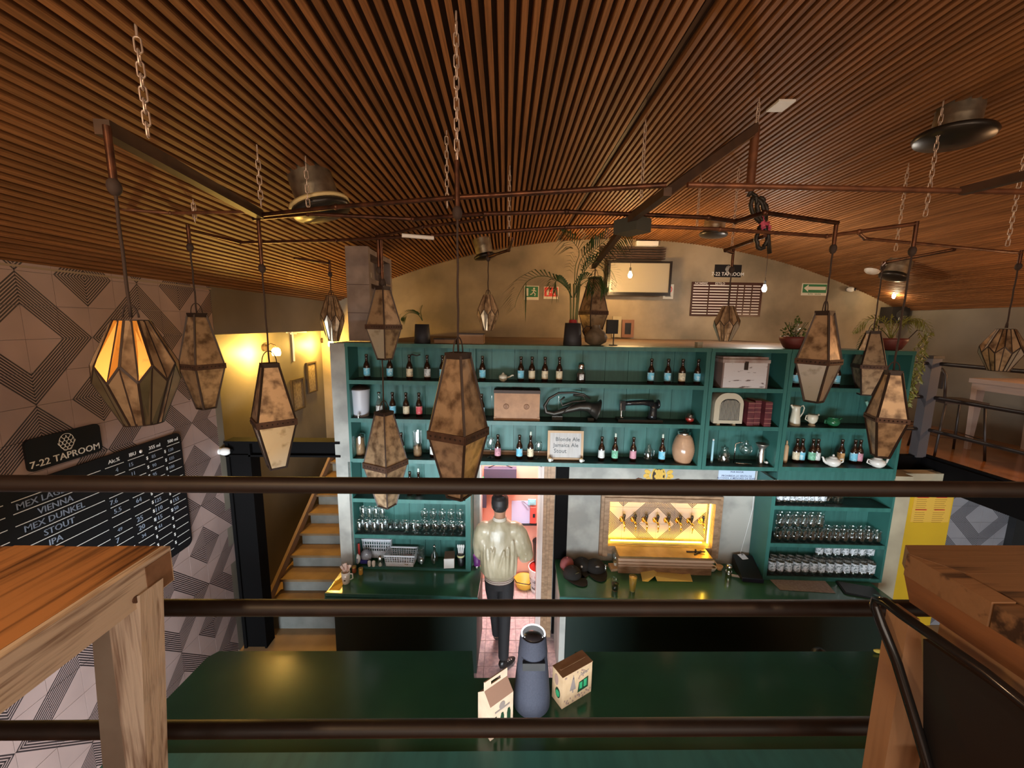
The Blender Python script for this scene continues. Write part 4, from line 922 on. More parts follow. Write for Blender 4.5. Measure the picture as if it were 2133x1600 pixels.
part('body', B().lathe([(.03, 0), (.045, .012), (.058, .04), (.052, .066), (.038, .08), (.04, .086)], 20), MGG, t); part('handle', B().tube([(-.05, 0, .06), (-.072, 0, .058), (-.072, 0, .03), (-.048, 0, .022)], .006, 7).tube([(.05, 0, .055), (.07, 0, .075), (.082, 0, .08)], .008, 7), MGG, t)
t = thing('watering_can', 'pale green watering can half hidden behind the lowest right lantern', 'watering can', at(1838, 2.402, .11), 0, fr=FR); MGC = mat('pale_green_enamel', (.20, .42, .34), .35)
part('can', B().lathe([(.07, 0), (.072, .01), (.064, .15), (.05, .17)], 20), mat('dark_green_can', (.02, .06, .05), .4), t); part('spout', B().cyl((-.05, 0, .03), (-.175, 0, .24), .018, .012, 10), MGC, t); part('handle', B().tube([(.05, 0, .16), (.10, 0, .15), (.10, 0, .06), (.066, 0, .03)], .006, 7), MGC, t)
def teapot(px, z, v, fl, lab):
    t = thing('teapot', lab, 'teapot', at(px, z, v), 0, 'white teapots on the lowest right shelf', FR); f = fl
    part('body', B().lathe([(.03, 0), (.034, .004), (.052, .02), (.064, .045), (.056, .068), (.032, .082)], 20), MCER, t); part('lid', B().lathe([(.034, .082), (.03, .09), (.012, .098), (.006, .10), (.011, .108), (.001, .117)], 16), MCER, t)
    part('spout', B().tube([(-.05 * f, 0, .03), (-.08 * f, 0, .05), (-.095 * f, 0, .085), (-.105 * f, 0, .09)], [.016, .011, .008, .006], 9), MCER, t); part('handle', B().tube([(.055 * f, 0, .065), (.09 * f, 0, .075), (.096 * f, 0, .045), (.058 * f, 0, .025)], .006, 7), MCER, t)
teapot(1735, 2.025, .05, 1, 'white teapot with its spout to the left, between the paired bottles'); teapot(1828, 2.025, .05, -1, 'white teapot with its spout to the right, at the end of the shelf')
t = thing('rolling_pin', 'pale wooden pin standing at the left end of the lowest right shelf', 'rolling pin', at(1636, 2.025, .12), 0, fr=FR); part('roller', B().lathe([(.012, 0), (.018, .01), (.02, .04), (.02, .16), (.012, .18)], 12), mat('pale_wood', (.50, .31, .16), .6), t); part('grip', B().lathe([(.007, .18), (.009, .2), (.005, .22)], 8), mat('pale_wood', (.5, .3, .2), .6), t)

# ------------------------------------------------------------------ cupboards: glasses
def gl(prof, name, m=MGLASS, n=12): return B().lathe(prof, n, close=False).mesh(name, m)
tall_me = gl([(.001, .004), (.026, .004), (.026, 0), (.028, .002), (.033, .115)], 'glass_wall'); mug_me = gl([(.001, .004), (.032, .004), (.033, 0), (.035, .004), (.035, .10)], 'glass_wall')
gob_me = gl([(.03, 0), (.028, .003), (.005, .012), (.005, .03), (.028, .042), (.04, .07), (.036, .105)], 'glass_wall'); belly_me = gl([(.001, .003), (.026, .003), (.027, 0), (.036, .035), (.038, .07), (.030, .10), (.034, .122)], 'glass_wall')
tum_me = gl([(.001, .004), (.028, .004), (.028, 0), (.030, .003), (.034, .11), (.036, .150)], 'glass_wall')
rim_me = B().lathe([(.0322, .113), (.0338, .115), (.0322, .117)], 12, close=False).mesh('rim', MCHR)
prm = mat('white_print', (.62, .66, .70), .6, col2=(.16, .20, .20), scale=60, lo=.50, hi=.60)
pr_me = B().lathe([(.0325, .045), (.0355, .135)], 14, close=False).mesh('printed_band', prm); hn_me = B().tube([(.035, 0, .085), (.058, 0, .08), (.058, 0, .03), (.035, 0, .022)], .004, 6).mesh('handle', MGLASS)
def glasses(name, me, pxs, z, v, lab, grp, extra=None, cat='glass', s=1., zz=None):
    for i, px in enumerate(pxs):
        l = (U(px, z + .05, v), v, z); t = thing(name, lab + ', ' + ORD[i] + ' from left', cat, l, random.uniform(0, 3) if extra is not hn_me else .2, grp, FR)
        part('glass_wall', me, None, t)
        for e in (extra or []) if isinstance(extra, list) else ([extra] if extra else []): part(e.name.split('.')[0], e, None, t)
lc = 1.617 - .372
def frange(a, b, n): return [a + (b - a) * i / (n - 1) for i in range(n)]
za = 1.245
glasses('tall_glass', tall_me, frange(748, 795, 4), za, .05, 'tall glass, front row at the left of the left cupboard', 'tall glasses, front row', rim_me)
glasses('tall_glass', tall_me, frange(756, 796, 4), za + .117, .10, 'tall glass stacked on others in the left cupboard', 'tall glasses, stacked on others', rim_me)
glasses('tall_glass', tall_me, frange(754, 802, 4), za, .12, 'tall glass beneath the stacked ones in the left cupboard', 'tall glasses, beneath the stacked ones', rim_me)
glasses('beer_mug', mug_me, [812, 825, 838], za, .10, 'small handled glass mug in the left cupboard', 'handled glass mugs', hn_me)
glasses('tall_glass', tall_me, [846, 861], za, .06, 'single tall glass between the mugs and the goblets', 'tall glasses beside the goblets', rim_me)
glasses('beer_goblet', gob_me, frange(870, 962, 6), za, .05, 'stemmed beer goblet in the front row', 'beer goblets, front row', rim_me)
glasses('beer_goblet', gob_me, frange(884, 958, 5), za + .108, .09, 'stemmed beer goblet stacked above the others', 'beer goblets, stacked row', rim_me)
glasses('beer_goblet', gob_me, frange(884, 958, 5), za, .12, 'stemmed beer goblet in the row under the stacked ones', 'beer goblets, under the stacked row', rim_me)
# right cupboard
glasses('printed_tumbler', tum_me, frange(1625, 1713, 8), 1.64, .06, 'printed tumbler at the top of the right cupboard', 'printed tumblers on the top shelf', [pr_me])
glasses('clear_tumbler', tum_me, [1728, 1742, 1749], 1.64, .10, 'plain tumbler beyond the printed ones, top of the cupboard', 'plain tumblers on the top shelf')
glasses('belly_glass', belly_me, frange(1620, 1826, 13), 1.262, .05, 'round-bellied glass in the long front row', 'round-bellied glasses, front row', rim_me if False else None)
glasses('belly_glass', belly_me, frange(1624, 1826, 13), 1.262, .12, 'round-bellied glass in the long second row', 'round-bellied glasses, second row')
glasses('belly_glass', belly_me, frange(1624, 1706, 6), 1.262 + .125, .07, 'round-bellied glass stacked over the long front row', 'round-bellied glasses, stacked front row')
glasses('belly_glass', belly_me, frange(1628, 1708, 6), 1.262 + .125, .13, 'round-bellied glass stacked over the long second row', 'round-bellied glasses, stacked back row')
glasses('printed_tumbler', tum_me, frange(1607, 1813, 13), .915, .05, 'printed tumbler in the lowest front row', 'printed tumblers, lowest front row', [pr_me])
glasses('printed_tumbler', tum_me, frange(1611, 1700, 6), .915, .13, 'printed tumbler in the lowest back row', 'printed tumblers, lowest back row', [pr_me])
glasses('printed_tumbler', tum_me, frange(1706, 1812, 7), .915 + .153, .11, 'printed tumbler stacked above the lowest row', 'printed tumblers, stacked', [pr_me])
glasses('printed_tumbler', tum_me, frange(1712, 1812, 7), .915, .12, 'printed tumbler carrying the stacked ones', 'printed tumblers, under the stack', [pr_me])

# ------------------------------------------------------------------ left counter things
zc = .88; zs = .905
def basket(name, lab, x0, x1, y0, y1, z0, h, m, lean=0.):
    t = thing(name, lab, 'basket', ((x0 + x1) / 2, (y0 + y1) / 2, z0), 0, fr=FR, rot=Matrix.Rotation(lean, 3, 'X')); W = (x1 - x0) / 2; D = (y1 - y0) / 2
    b = B(); b.box(-W * .9, W * .9, -D * .9, D * .9, 0, .004)
    for k in range(13):
        xx = -W + 2 * W * k / 12
        for s_ in (-1, 1): b.bar((xx * .9, s_ * D * .9, 0), (xx, s_ * D, h), .005)
    for k in range(7):
        yy = -D + 2 * D * k / 6
        for s_ in (-1, 1): b.bar((s_ * W * .9, yy * .9, 0), (s_ * W, yy, h), .005)
    for k in range(5):
        z = h * (.2 + .18 * k); f = .9 + .1 * z / h
        b.bar((-W * f, -D * f, z), (W * f, -D * f, z), .005); b.bar((-W * f, D * f, z), (W * f, D * f, z), .005); b.bar((-W * f, -D * f, z), (-W * f, D * f, z), .005); b.bar((W * f, -D * f, z), (W * f, D * f, z), .005)
    part('lattice', b, m, t); b = B(); 
    for p, q in (((-W, -D, h), (W, -D, h)), ((W, -D, h), (W, D, h)), ((W, D, h), (-W, D, h)), ((-W, D, h), (-W, -D, h))): b.bar(p, q, .012, .016)
    part('rim', b, m, t); b = B()
    b.quad((-W * .9, -D * .9, 0), (W * .9, -D * .9, 0), (W * .93, -D * .93, h * .35), (-W * .93, -D * .93, h * .35), t=.002); part('base_wall', b, m, t)
    return t
MWP = mat('white_basket_plastic', (.70, .74, .80), .4)
x0, x1 = U(752, 1.05, .12), U(812, 1.05, .12); basket('plastic_basket', 'white lattice basket leaning upright against the cupboard back', x0, x1, .15, .20, zs, .20, MWP)
x0, x1 = U(802, .95, .03), U(864, .95, .03); basket('plastic_basket', 'white lattice basket of cutlery in the cupboard bottom', x0, x1, .01, .17, zs, .115, MWP)
xm = (x0 + x1) / 2
t = thing('cutlery_bundle', 'brown and pale cutlery lying in the white basket', 'cutlery', (xm, .09, zs + .006), 0, fr=FR)
for k in range(6): part('knife', B().cbox((0, -.05 + .02 * k, .02 + .007 * (k % 3)), (.18, .012, .008), Matrix.Rotation(.12 * (k - 3), 3, 'Z')), mat('knife_brown', (.20, .10, .08), .5) if k % 2 else mat('knife_pale', (.55, .50, .45), .4), t)
t = thing('glass_jar', 'clear jar with clip lid in the cupboard bottom, right of the basket', 'jar', at(878, zs, .08), 0, fr=FR); part('jar_body', B().lathe([(.038, 0), (.04, .01), (.04, .10), (.034, .12), (.036, .17)], 16, close=False), MGLASS, t); part('ice', B().lathe([(.034, .004), (.036, .012), (.034, .07), (.001, .08)], 10), thin_glass('pale_contents', (.75, .85, .80), .3), t)
t = thing('glass_bottle', 'clear glass carafe bottle in the cupboard bottom', 'bottle', at(905, zs, .08), 0, fr=FR); part('bottle_body', B().lathe([(.036, 0), (.037, .01), (.037, .10), (.014, .14), (.014, .175), (.017, .18)], 16, close=False), MGLASS, t); part('stopper', B().sphere((0, 0, .19), .015, 10, 6), MCHR, t)
t = thing('napkin_box', 'white-fronted napkin box in the cupboard bottom', 'napkin box', at(936, zs, .06), .12, fr=FR); part('box_body', B().box(-.048, .052, -.05, .08, 0, .105), mat('brown_card', (.26, .17, .12), .7), t); part('napkins', B().box(-.050, .05, -.058, -.05, .004, .104), WHITE, t)
t = thing('utensil_cup', 'black cup full of white-handled utensils at the right of the cupboard bottom', 'utensil holder', at(960, zs, .07), 0, fr=FR); part('cup', B().lathe([(.03, 0), (.032, .01), (.038, .13), (.036, .13), (.001, .12)], 16), BLACK, t)
part('sticker', B().lathe([(.0375, .095), (.0385, .115)], 12, close=False), mat('yellow_sticker', (.6, .6, .3), .6), t)
for k in range(4): part('utensil', B().cyl((.012 * (k - 1.5), 0, .10), (.018 * (k - 1.5), .0, .20), .006, n=7).sphere((.019 * (k - 1.5), 0, .20), .014, 8, 6, (.7, .5, 1.5)), WHITE, t)
t = thing('coffee_mug', 'white coffee mug holding brown packets at the left end of the counter', 'mug', (SZ(721, 1214, zc).x, SZ(721, 1214, zc).y, zc), 0, fr=FR)
part('mug_body', B().lathe([(.030, 0), (.034, .004), (.040, .115), (.037, .115), (.03, .01)], 20), MCER, t); part('handle', B().tube([(.036, 0, .095), (.064, 0, .092), (.066, 0, .05), (.036, 0, .03)], .006, 7), MCER, t); part('emblem', B().cbox((.004, -.036, .045), (.016, .003, .012)), BLACK, t)
b = B(); MPK = mat('brown_packet', (.42, .22, .16), .5, col2=(.62, .48, .40), scale=30)
for k in range(5): b.cbox((-.02 + .012 * k, .01 * (k % 2), .13 + .012 * (k % 3)), (.022, .004, .09), Matrix.Rotation(.25 * (k - 2), 3, 'Y'))
part('sugar_packets', b, MPK, t)
for px, py, c, lab in ((738, 1186, (.45, .12, .04), 'small amber jar behind the white coffee mug'), (752, 1190, (.55, .30, .05), 'small yellow-lidded jar right of the coffee mug')):
    q = SZ(px, py + 6, zc); t = thing('spice_jar', lab, 'jar', (q.x, q.y, zc), 0, fr=FR); part('jar_body', B().lathe([(.018, 0), (.02, .004), (.02, .045), (.016, .05)], 12), mat('amber_%d' % px, c, .3), t); part('lid', B().lathe([(.021, .05), (.022, .053), (.022, .064), (.001, .066)], 12), mat('gold_lid', (.62, .38, .10), .3, .6), t)
q = at(745, zs, .04); t = thing('soap_dispenser', 'white rounded dispenser with a red lever at the left of the cupboard', 'dispenser', q, 0, fr=FR); part('body', B().sphere((0, 0, .055), .045, 14, 9, (.62, .6, 1.2)), WHITE, t); part('red_lever', B().cbox((.01, .02, .15), (.018, .015, .12)), mat('red_plastic', (.36, .03, .02), .4), t); part('badge', B().cbox((0.004, -.03, .05), (.02, .004, .045)), mat('badge_grey', (.2, .22, .3), .5), t)
q = at(763, zs, .09); t = thing('bag_of_sachets', 'grey plastic bag of sachets before the leaning basket', 'bag', q, 0, fr=FR); part('bag', B().sphere((0, 0, .06), .07, 12, 8, (.85, .6, .95)), mat('crumpled_film', (.32, .32, .34), .25, col2=(.15, .15, .18), scale=22, bump=.8), t); part('blue_sachets', B().cbox((-.01, -.03, .02), (.07, .04, .035)), mat('navy_packets', (.04, .04, .25), .5), t)
for px, lab in ((769, 'small white pot left of its twin in the cupboard bottom'), (778, 'small white pot beside the salt shaker')):
    t = thing('cream_pot', lab, 'pot', at(px, zs, .01), 0, fr=FR); part('pot_body', B().lathe([(.014, 0), (.018, .03), (.016, .05)], 10), MCER, t); part('pot_lid', B().lathe([(.017, .05), (.012, .056), (.001, .062)], 10), MCER, t)
t = thing('salt_shaker', 'chrome-topped glass shaker in front of the leaning basket', 'shaker', at(792, zs, .02), 0, fr=FR); part('glass_body', B().lathe([(.022, 0), (.024, .01), (.020, .07)], 12, close=False), MGLASS, t); part('chrome_top', B().lathe([(.021, .07), (.019, .1), (.001, .112)], 12), MCHR, t); part('salt', B().lathe([(.020, .003), (.021, .012), (.001, .04)], 10), WHITE, t)
q = SZ(985, 1160, zc); t = thing('purple_cup', 'purple cup on the counter by the door frame', 'cup', (-.262, .10, zc), 0, fr=FR); part('cup', B().lathe([(.030, 0), (.034, .01), (.040, .12), (.036, .12), (.001, .11)], 14), mat('purple_plastic', (.16, .035, .20), .4), t); part('base_ring', B().lathe([(.036, 0), (.038, .006), (.036, .012)], 14), MCHR, t)
q = SZ(700, 1222, zc); t = thing('yellow_napkin', 'yellow folded cloth on the left counter corner', 'cloth', (q.x - .01, q.y + .02, zc + .001), 0, fr=FR); b = B(); b.add([(-.035, -.07, .002), (.065, -.07, .002), (.06, .10, .004), (.045, .13, .05)], [(0, 1, 2, 3)]); part('fold', b, mat('yellow_cloth', (.80, .48, .04), .6), t); part('fold', B().box(-.03, .055, -.068, .06, .0, .003), mat('yellow_cloth', (.80, .48, .04), .6), t)
# ================================================================== beer tap niche and the right counter
t = thing('tap_niche', 'wood-framed glowing tiled niche with eight beer taps', 'beer tap wall', (1.59, .25, 1.0), fr=FR)
b = B(); b.box(1.03, 2.16, .385, .40, 1.03, 1.59); part('niche_back', b, mat('tile_grout', (.36, .30, .27), .9), t, fc=True)
cu = FR @ Vector((1.61, .38, 0)); MTN = tile_mat('niche_diamond_tile', 0, cu.x, 1.235, (.50, .42, .40), (.46, .38, .36), (.03, .022, .02), pb=.72)
tme = B().box(.001, .179, -.008, 0, .001, .179).mesh('tile', MTN)
for i in range(-3, 4):
    for j in range(-1, 3):
        x0 = 1.61 - .0 + .18 * i - .18 * 0; z0 = 1.235 + .18 * (j - 1)
        if x0 > 2.1: continue
        o = bpy.data.objects.new('tile', tme); COL.objects.link(o); o.parent = t; o.location = Vector((x0, .386, z0)) - LOCS[t.name]
for nm, bx in (('frame_top', (.985, 2.20, 1.552, 1.62)), ('frame_left', (.985, 1.068, .955, 1.552)), ('frame_right', (2.122, 2.20, .955, 1.552)), ('frame_sill', (1.068, 2.122, .98, 1.066))):
    x0, x1, z0, z1 = bx; b = B(); b.box(x0, x1, .215, .262, z0, z1)
    if 'top' in nm: b.box(x0 + .03, x1 - .03, .20, .215, z0, z1 - .025); b.box(x0 + .06, x1 - .06, .208, .215, z0, z1 - .05)
    elif 'left' in nm: b.box(x0 + .03, x1, .20, .215, z0, z1)
    elif 'right' in nm: b.box(x0, x1 - .03, .20, .215, z0, z1)
    part(nm, b, MFRAMEW, t, fc=True)
b = B(); b.box(1.055, 1.07, .262, .39, 1.03, 1.57).box(2.12, 2.135, .262, .39, 1.03, 1.57).box(1.055, 2.135, .262, .39, 1.55, 1.57).box(1.055, 2.135, .262, .39, 1.03, 1.066); part('reveal', b, mat('cream_reveal', (.75, .62, .30), .6), t, fc=True)
MLED = mat('yellow_light_strip', (1, .8, .2), .5, emit=(1, .60, .05), es=26)
for bx in ((1.085, 2.105, .285, .297, 1.536, 1.546), (1.072, 1.082, .285, .297, 1.08, 1.53), (2.108, 2.118, .285, .297, 1.08, 1.53), (1.12, 2.07, .31, .322, 1.068, 1.076)):
    x0, x1, y0, y1, z0, z1 = bx; part('light_strip', B().box(x0, x1, y0, y1, z0, z1), MLED, t, fc=True)
for i, u in enumerate((1.244, 1.36, 1.476, 1.592, 1.707, 1.826, 1.944, 2.063)):
    p = thing('beer_tap', ORD[i] + ' beer tap from the left in the glowing niche', 'beer tap', (u, .375, 1.285), 0, 'eight beer taps', FR)
    part('flange', B().cyl((0, .002, 0), (0, -.014, 0), .030, n=14), MBRASS, p)
    part('faucet', B().cyl((0, -.01, 0), (0, -.06, 0), .013, n=10).tube([(0, -.05, 0), (.006, -.075, -.008), (.008, -.085, -.04), (.006, -.087, -.065)], [.013, .012, .009, .008], 8), MBRASS, p)
    part('handle', B().lathe([(.007, 0), (.010, .02), (.017, .055), (.012, .072), (.001, .074)], 10, (.004, -.062, .012)), mat('dark_tap_handle', (.03, .02, .015), .3), p)
    part('spout', B().cyl((.006, -.087, -.065), (.006, -.087, -.10), .0045, n=7), MCHR, p)
t = thing('drip_tray_box', 'moulded wooden drip tray box under the beer taps', 'drip tray', (1.6, .17, .881), fr=FR)
part('box_front', B().box(-.455, .455, -.13, -.11, 0, .16), MFRAMEW, t); part('box_side', B().box(-.455, -.435, -.11, .04, 0, .16), MFRAMEW, t); part('box_side', B().box(.435, .455, -.11, .04, 0, .16), MFRAMEW, t)
part('moulding', B().box(-.465, .465, -.145, -.13, .14, .165).box(-.462, .462, -.14, -.13, .105, .125).box(-.46, .46, -.137, -.13, .078, .09), mat('light_moulding', (.52, .34, .23), .45), t)
part('tray_top', B().box(-.455, .455, -.135, .05, .165, .185), mat('brass_tray', (.50, .34, .16), .3, .7, col2=(.38, .25, .11), scale=9), t)
part('drain_bracket', B().bar((.30, -.08, .19), (.39, -.02, .195), .010).bar((.24, -.03, .19), (.42, -.045, .20), .010).bar((.33, -.03, .185), (.33, -.03, .215), .012), MCAME, t)
def ontop(px, py): q = SZ(px, py, .881); return (q.x, q.y, .881)
def cap(px, py, m, lab, rz=0., s=1.):
    t = thing('cap', lab, 'hat', ontop(px, py), rz, 'caps heaped at the left end of the counter', FR)
    part('crown', B().lathe([(.088 * s, 0), (.090 * s, .02), (.082 * s, .055), (.055 * s, .083), (.015, .095), (.001, .097)], 20, close=False), m, t)
    pts = [(.09 * s * math.cos(a), -.02 + -.09 * s * math.sin(a) * (1.9 if 0 < a < PI else 1), .006) for a in [PI * k / 10 for k in range(11)]]
    b = B(); b.add(pts + [(x, y, z + .005) for x, y, z in pts], [tuple(range(11)), tuple(reversed(range(11, 22)))] + [(i, i + 1, 12 + i, 11 + i) for i in range(10)]); part('brim', b, m, t); part('button', B().sphere((0, 0, .097), .009, 8, 5), m, t)
    return t
MCAPB = mat('black_cap_cloth', (.016, .014, .012), .9)
cap(1181, 1180, mat('dusty_red_cap', (.34, .10, .10), .9), 'dusty red cap at the far left end of the right counter', .3, .8)
t = cap(1192, 1200, MCAPB, 'black cap with an olive front patch, nearest the counter edge', .6); part('patch', B().lathe([(.03, .0), (.028, .004)], 12, (0.0, -.055, .055), True, Matrix.Rotation(-.9, 3, 'X') @ Matrix.Rotation(PI, 3, 'X')), mat('olive_patch', (.12, .10, .04), .8), t)
t = cap(1212, 1182, MCAPB, 'black cap with a white dot, middle of the heap', -.2); part('dot', B().sphere((0, -.075, .055), .012, 8, 5), WHITE, t)
t = cap(1240, 1186, MCAPB, 'black cap lying nearest the wood-framed niche', .1, 1.1); part('patch', B().sphere((.0, -.07, .07), .016, 8, 5, (1.4, .4, .8)), mat('grey_patch', (.25, .22, .2), .8), t)
t = thing('water_glass', 'clear glass standing left of the drip tray box', 'glass', (1.135, .13, .881), 0, fr=FR); part('bowl', B().lathe([(.02, .06), (.034, .08), (.044, .14), (.042, .19)], 14, close=False), MGLASS, t); part('foot', B().lathe([(.034, 0), (.03, .004), (.012, .02), (.018, .06)], 12), mat('pale_milk', (.55, .52, .42), .4), t)
t = thing('glass_bottle', 'dark little bottle beside the drip tray box', 'bottle', (1.185, .085, .881), 0, fr=FR); part('bottle_body', B().lathe([(.018, 0), (.02, .01), (.02, .08), (.009, .105), (.009, .125), (.001, .127)], 12), mat('dark_red_glass', (.14, .03, .03), .2), t); part('bottle_cap', B().lathe([(.011, .125), (.011, .14), (.001, .142)], 10), BLACK, t)
t = thing('shaker', 'small chrome shaker in front of the clear glass', 'shaker', ontop(1261, 1192), 0, fr=FR); part('body', B().lathe([(.014, 0), (.016, .005), (.011, .05), (.009, .055)], 12), MCHR, t); part('top', B().sphere((0, 0, .066), .014, 10, 7), MCHR, t)
q = ontop(1281, 1184); t = thing('cork_coaster_stack', 'stack of cork coasters left of the drip tray box', 'coasters', q, .15, fr=FR)
for k in range(3): part('coaster', B().cbox((.002 * k, .0, .005 + .009 * k), (.115, .10, .0085)), mat('cork', (.55, .36, .22), .9, col2=(.44, .27, .15), scale=60), t)
q = ontop(1281, 1229); t = thing('stout_glass', 'glass of dark stout on the green counter', 'glass', q, 0, fr=FR)
part('glass_wall', B().lathe([(.028, 0), (.030, .004), (.038, .10)], 16, close=False), MGLASS, t); part('stout', B().lathe([(.027, .004), (.029, .008), (.034, .062), (.001, .063)], 16), mat('black_stout', (.015, .006, .003), .2), t); part('amber_base', B().lathe([(.0275, .001), (.0285, .014)], 14, close=False), mat('amber_glow', (.55, .25, .12), .3), t)
q = ontop(1317, 1231); t = thing('lager_glass', 'tall glass of golden beer on the green counter', 'glass', q, 0, fr=FR)
part('glass_wall', B().lathe([(.024, 0), (.026, .004), (.038, .145)], 16, close=False), MGLASS, t); part('beer', B().lathe([(.023, .01), (.025, .015), (.035, .128), (.001, .13)], 16), mat('golden_beer', (.80, .50, .10), .2, emit=None), t); part('thick_base', B().lathe([(.023, .001), (.0235, .01), (.001, .011)], 14), mat('pale_base', (.85, .72, .3), .2), t)
# yellow paper
cs = [SZ(x, y, .883) for x, y in ((1333, 1190), (1355, 1212), (1341, 1214), (1333, 1190))]
t = thing('yellow_paper', 'open yellow paper with a fold lying in front of the taps', 'paper', ontop(1385, 1200), 0, fr=FR); c0 = LOCS[t.name]
def pz(x, y, h=0.): q = SZ(x, y, .883) - c0; q.z = .002 + h; return q
MYP = mat('yellow_sheet', (.88, .70, .22), .7)
b = B(); b.add([pz(1332, 1187, .02), pz(1338, 1211, .0), pz(1350, 1212, .0), pz(1364, 1206, .03), pz(1358, 1184, .05)], [(0, 1, 2, 3, 4)]); part('page', b, MYP, t)
b = B(); b.add([pz(1358, 1184, .05), pz(1364, 1206, .03), pz(1369, 1211, .0), pz(1443, 1212, 0), pz(1434, 1188, .02), pz(1412, 1190, .008), pz(1396, 1187, .02), pz(1372, 1187, .012)], [(0, 1, 2, 3, 4, 5, 6, 7)]); part('page', b, MYP, t)
t = thing('white_bowl', 'small white bowl right of the drip tray box', 'bowl', ontop(1483, 1189), 0, fr=FR); part('bowl', B().lathe([(.018, 0), (.022, .003), (.036, .03), (.040, .048), (.036, .048), (.02, .01)], 18), MCER, t); part('dark_filling', B().lathe([(.034, .038), (.001, .042)], 12, close=False), mat('dark_filling', (.08, .05, .04), .8), t)
t = thing('peach_cup', 'peach coloured cup with a stirrer beside the white bowl', 'cup', ontop(1498, 1187), 0, fr=FR); part('cup_body', B().lathe([(.018, 0), (.022, .003), (.034, .045), (.030, .045), (.001, .03)], 16), mat('peach_plastic', (.68, .42, .22), .5), t); part('stirrer', B().bar((.0, 0, .03), (-.05, .02, .085), .008), mat('peach_plastic', (.68, .42, .22), .5), t)
t = thing('candle_holder', 'tiny glowing candle glass at the right end of the drip tray box', 'candle', ontop(1471, 1180), 0, fr=FR); part('wax', B().lathe([(.012, 0), (.014, .01), (.012, .04), (.001, .042)], 10), mat('glow_wax', (.9, .7, .3), .4, emit=(1, .7, .2), es=1.0), t); part('glass_wall', B().lathe([(.015, 0), (.017, .055)], 10, close=False), MGLASS, t)
t = thing('steel_shaker', 'steel cocktail shaker by the small black printer', 'shaker', ontop(1517, 1201), 0, fr=FR); part('body', B().lathe([(.024, 0), (.028, .01), (.027, .055), (.018, .07), (.026, .085), (.028, .115), (.018, .125), (.001, .127)], 18), MCHR, t); part('ring', B().lathe([(.029, .05), (.030, .055), (.029, .06)], 14), MCHR, t)
t = thing('receipt_printer', 'black receipt printer with white slips on the counter', 'printer', ontop(1553, 1186), .1, fr=FR)
part('body', B().box(-.075, .06, -.06, .07, 0, .085), BLACK, t); part('paper_slip', B().add([(-.07, .05, .135), (.0, .05, .14), (.03, -.03, .10), (-.03, -.03, .095)], [(0, 1, 2, 3)]), MPAPER, t); part('slip_support', B().bar((-.02, .04, .085), (-.02, .05, .135), .02), BLACK, t); part('blue_lamp', B().sphere((.064, -.03, .07), .006, 8, 5), mat('blue_led', (.3, .4, 1), .3, emit=(.3, .4, 1), es=8), t)
t = thing('card_terminal', 'sloping black cash drawer cover between printer and cupboard', 'till', (2.42, .085, .881), -.1, fr=FR); part('body', B().add([(-.09, -.13, 0), (.10, -.12, 0), (.10, .12, 0), (-.09, .12, 0), (-.09, -.13, .03), (.10, -.12, .03), (.10, .12, .13), (-.09, .12, .13)], [(0, 3, 2, 1), (4, 5, 6, 7), (0, 1, 5, 4), (1, 2, 6, 5), (2, 3, 7, 6), (3, 0, 4, 7)]), BLACK, t); part('front_lip', B().box(-.09, .10, -.135, -.12, .0, .034), mat('dark_blue_plastic', (.02, .022, .05), .3), t)
q = ontop(1570, 1201); solo('yellow_pencil', B().cyl((-.065, .014, .006), (.065, -.014, .006), .005, n=6), mat('pencil_yellow', (.65, .62, .12), .5), 'yellow pencil lying in front of the till', 'pencil', fr=FR, loc=q)
q = ontop(1533, 1200); solo('white_card', B().cbox((0, 0, .0015), (.085, .04, .002), Matrix.Rotation(-.25, 3, 'Z')), MPAPER, 'small white card lying beside the steel shaker', 'card', fr=FR, loc=q)
c0 = ontop(1668, 1218)
b = B(); vs = [SZ(x, y, .883) - Vector(c0) for x, y in ((1600, 1204), (1715, 1206), (1741, 1236), (1625, 1229))]; b.add([(v.x, v.y, .003) for v in vs] + [(v.x, v.y, .001) for v in vs], [(0, 1, 2, 3), (7, 6, 5, 4), (0, 4, 5, 1), (1, 5, 6, 2), (2, 6, 7, 3), (3, 7, 4, 0)])
solo('grey_mat', b, mat('speckled_paper', (.36, .33, .32), .8, col2=(.28, .25, .24), scale=40), 'crumpled grey paper on the counter before the tumblers', 'paper', fr=FR, loc=c0)
q = ontop(1790, 1232); t = thing('dark_binder', 'black folder lying at the right end of the counter', 'folder', q, -.3, fr=FR); part('cover', B().box(-.15, .15, -.09, .09, 0, .012), BLACK, t); part('sheets', B().box(-.14, .14, -.085, .085, .012, .018), mat('dark_sheet', (.03, .035, .035), .4), t)
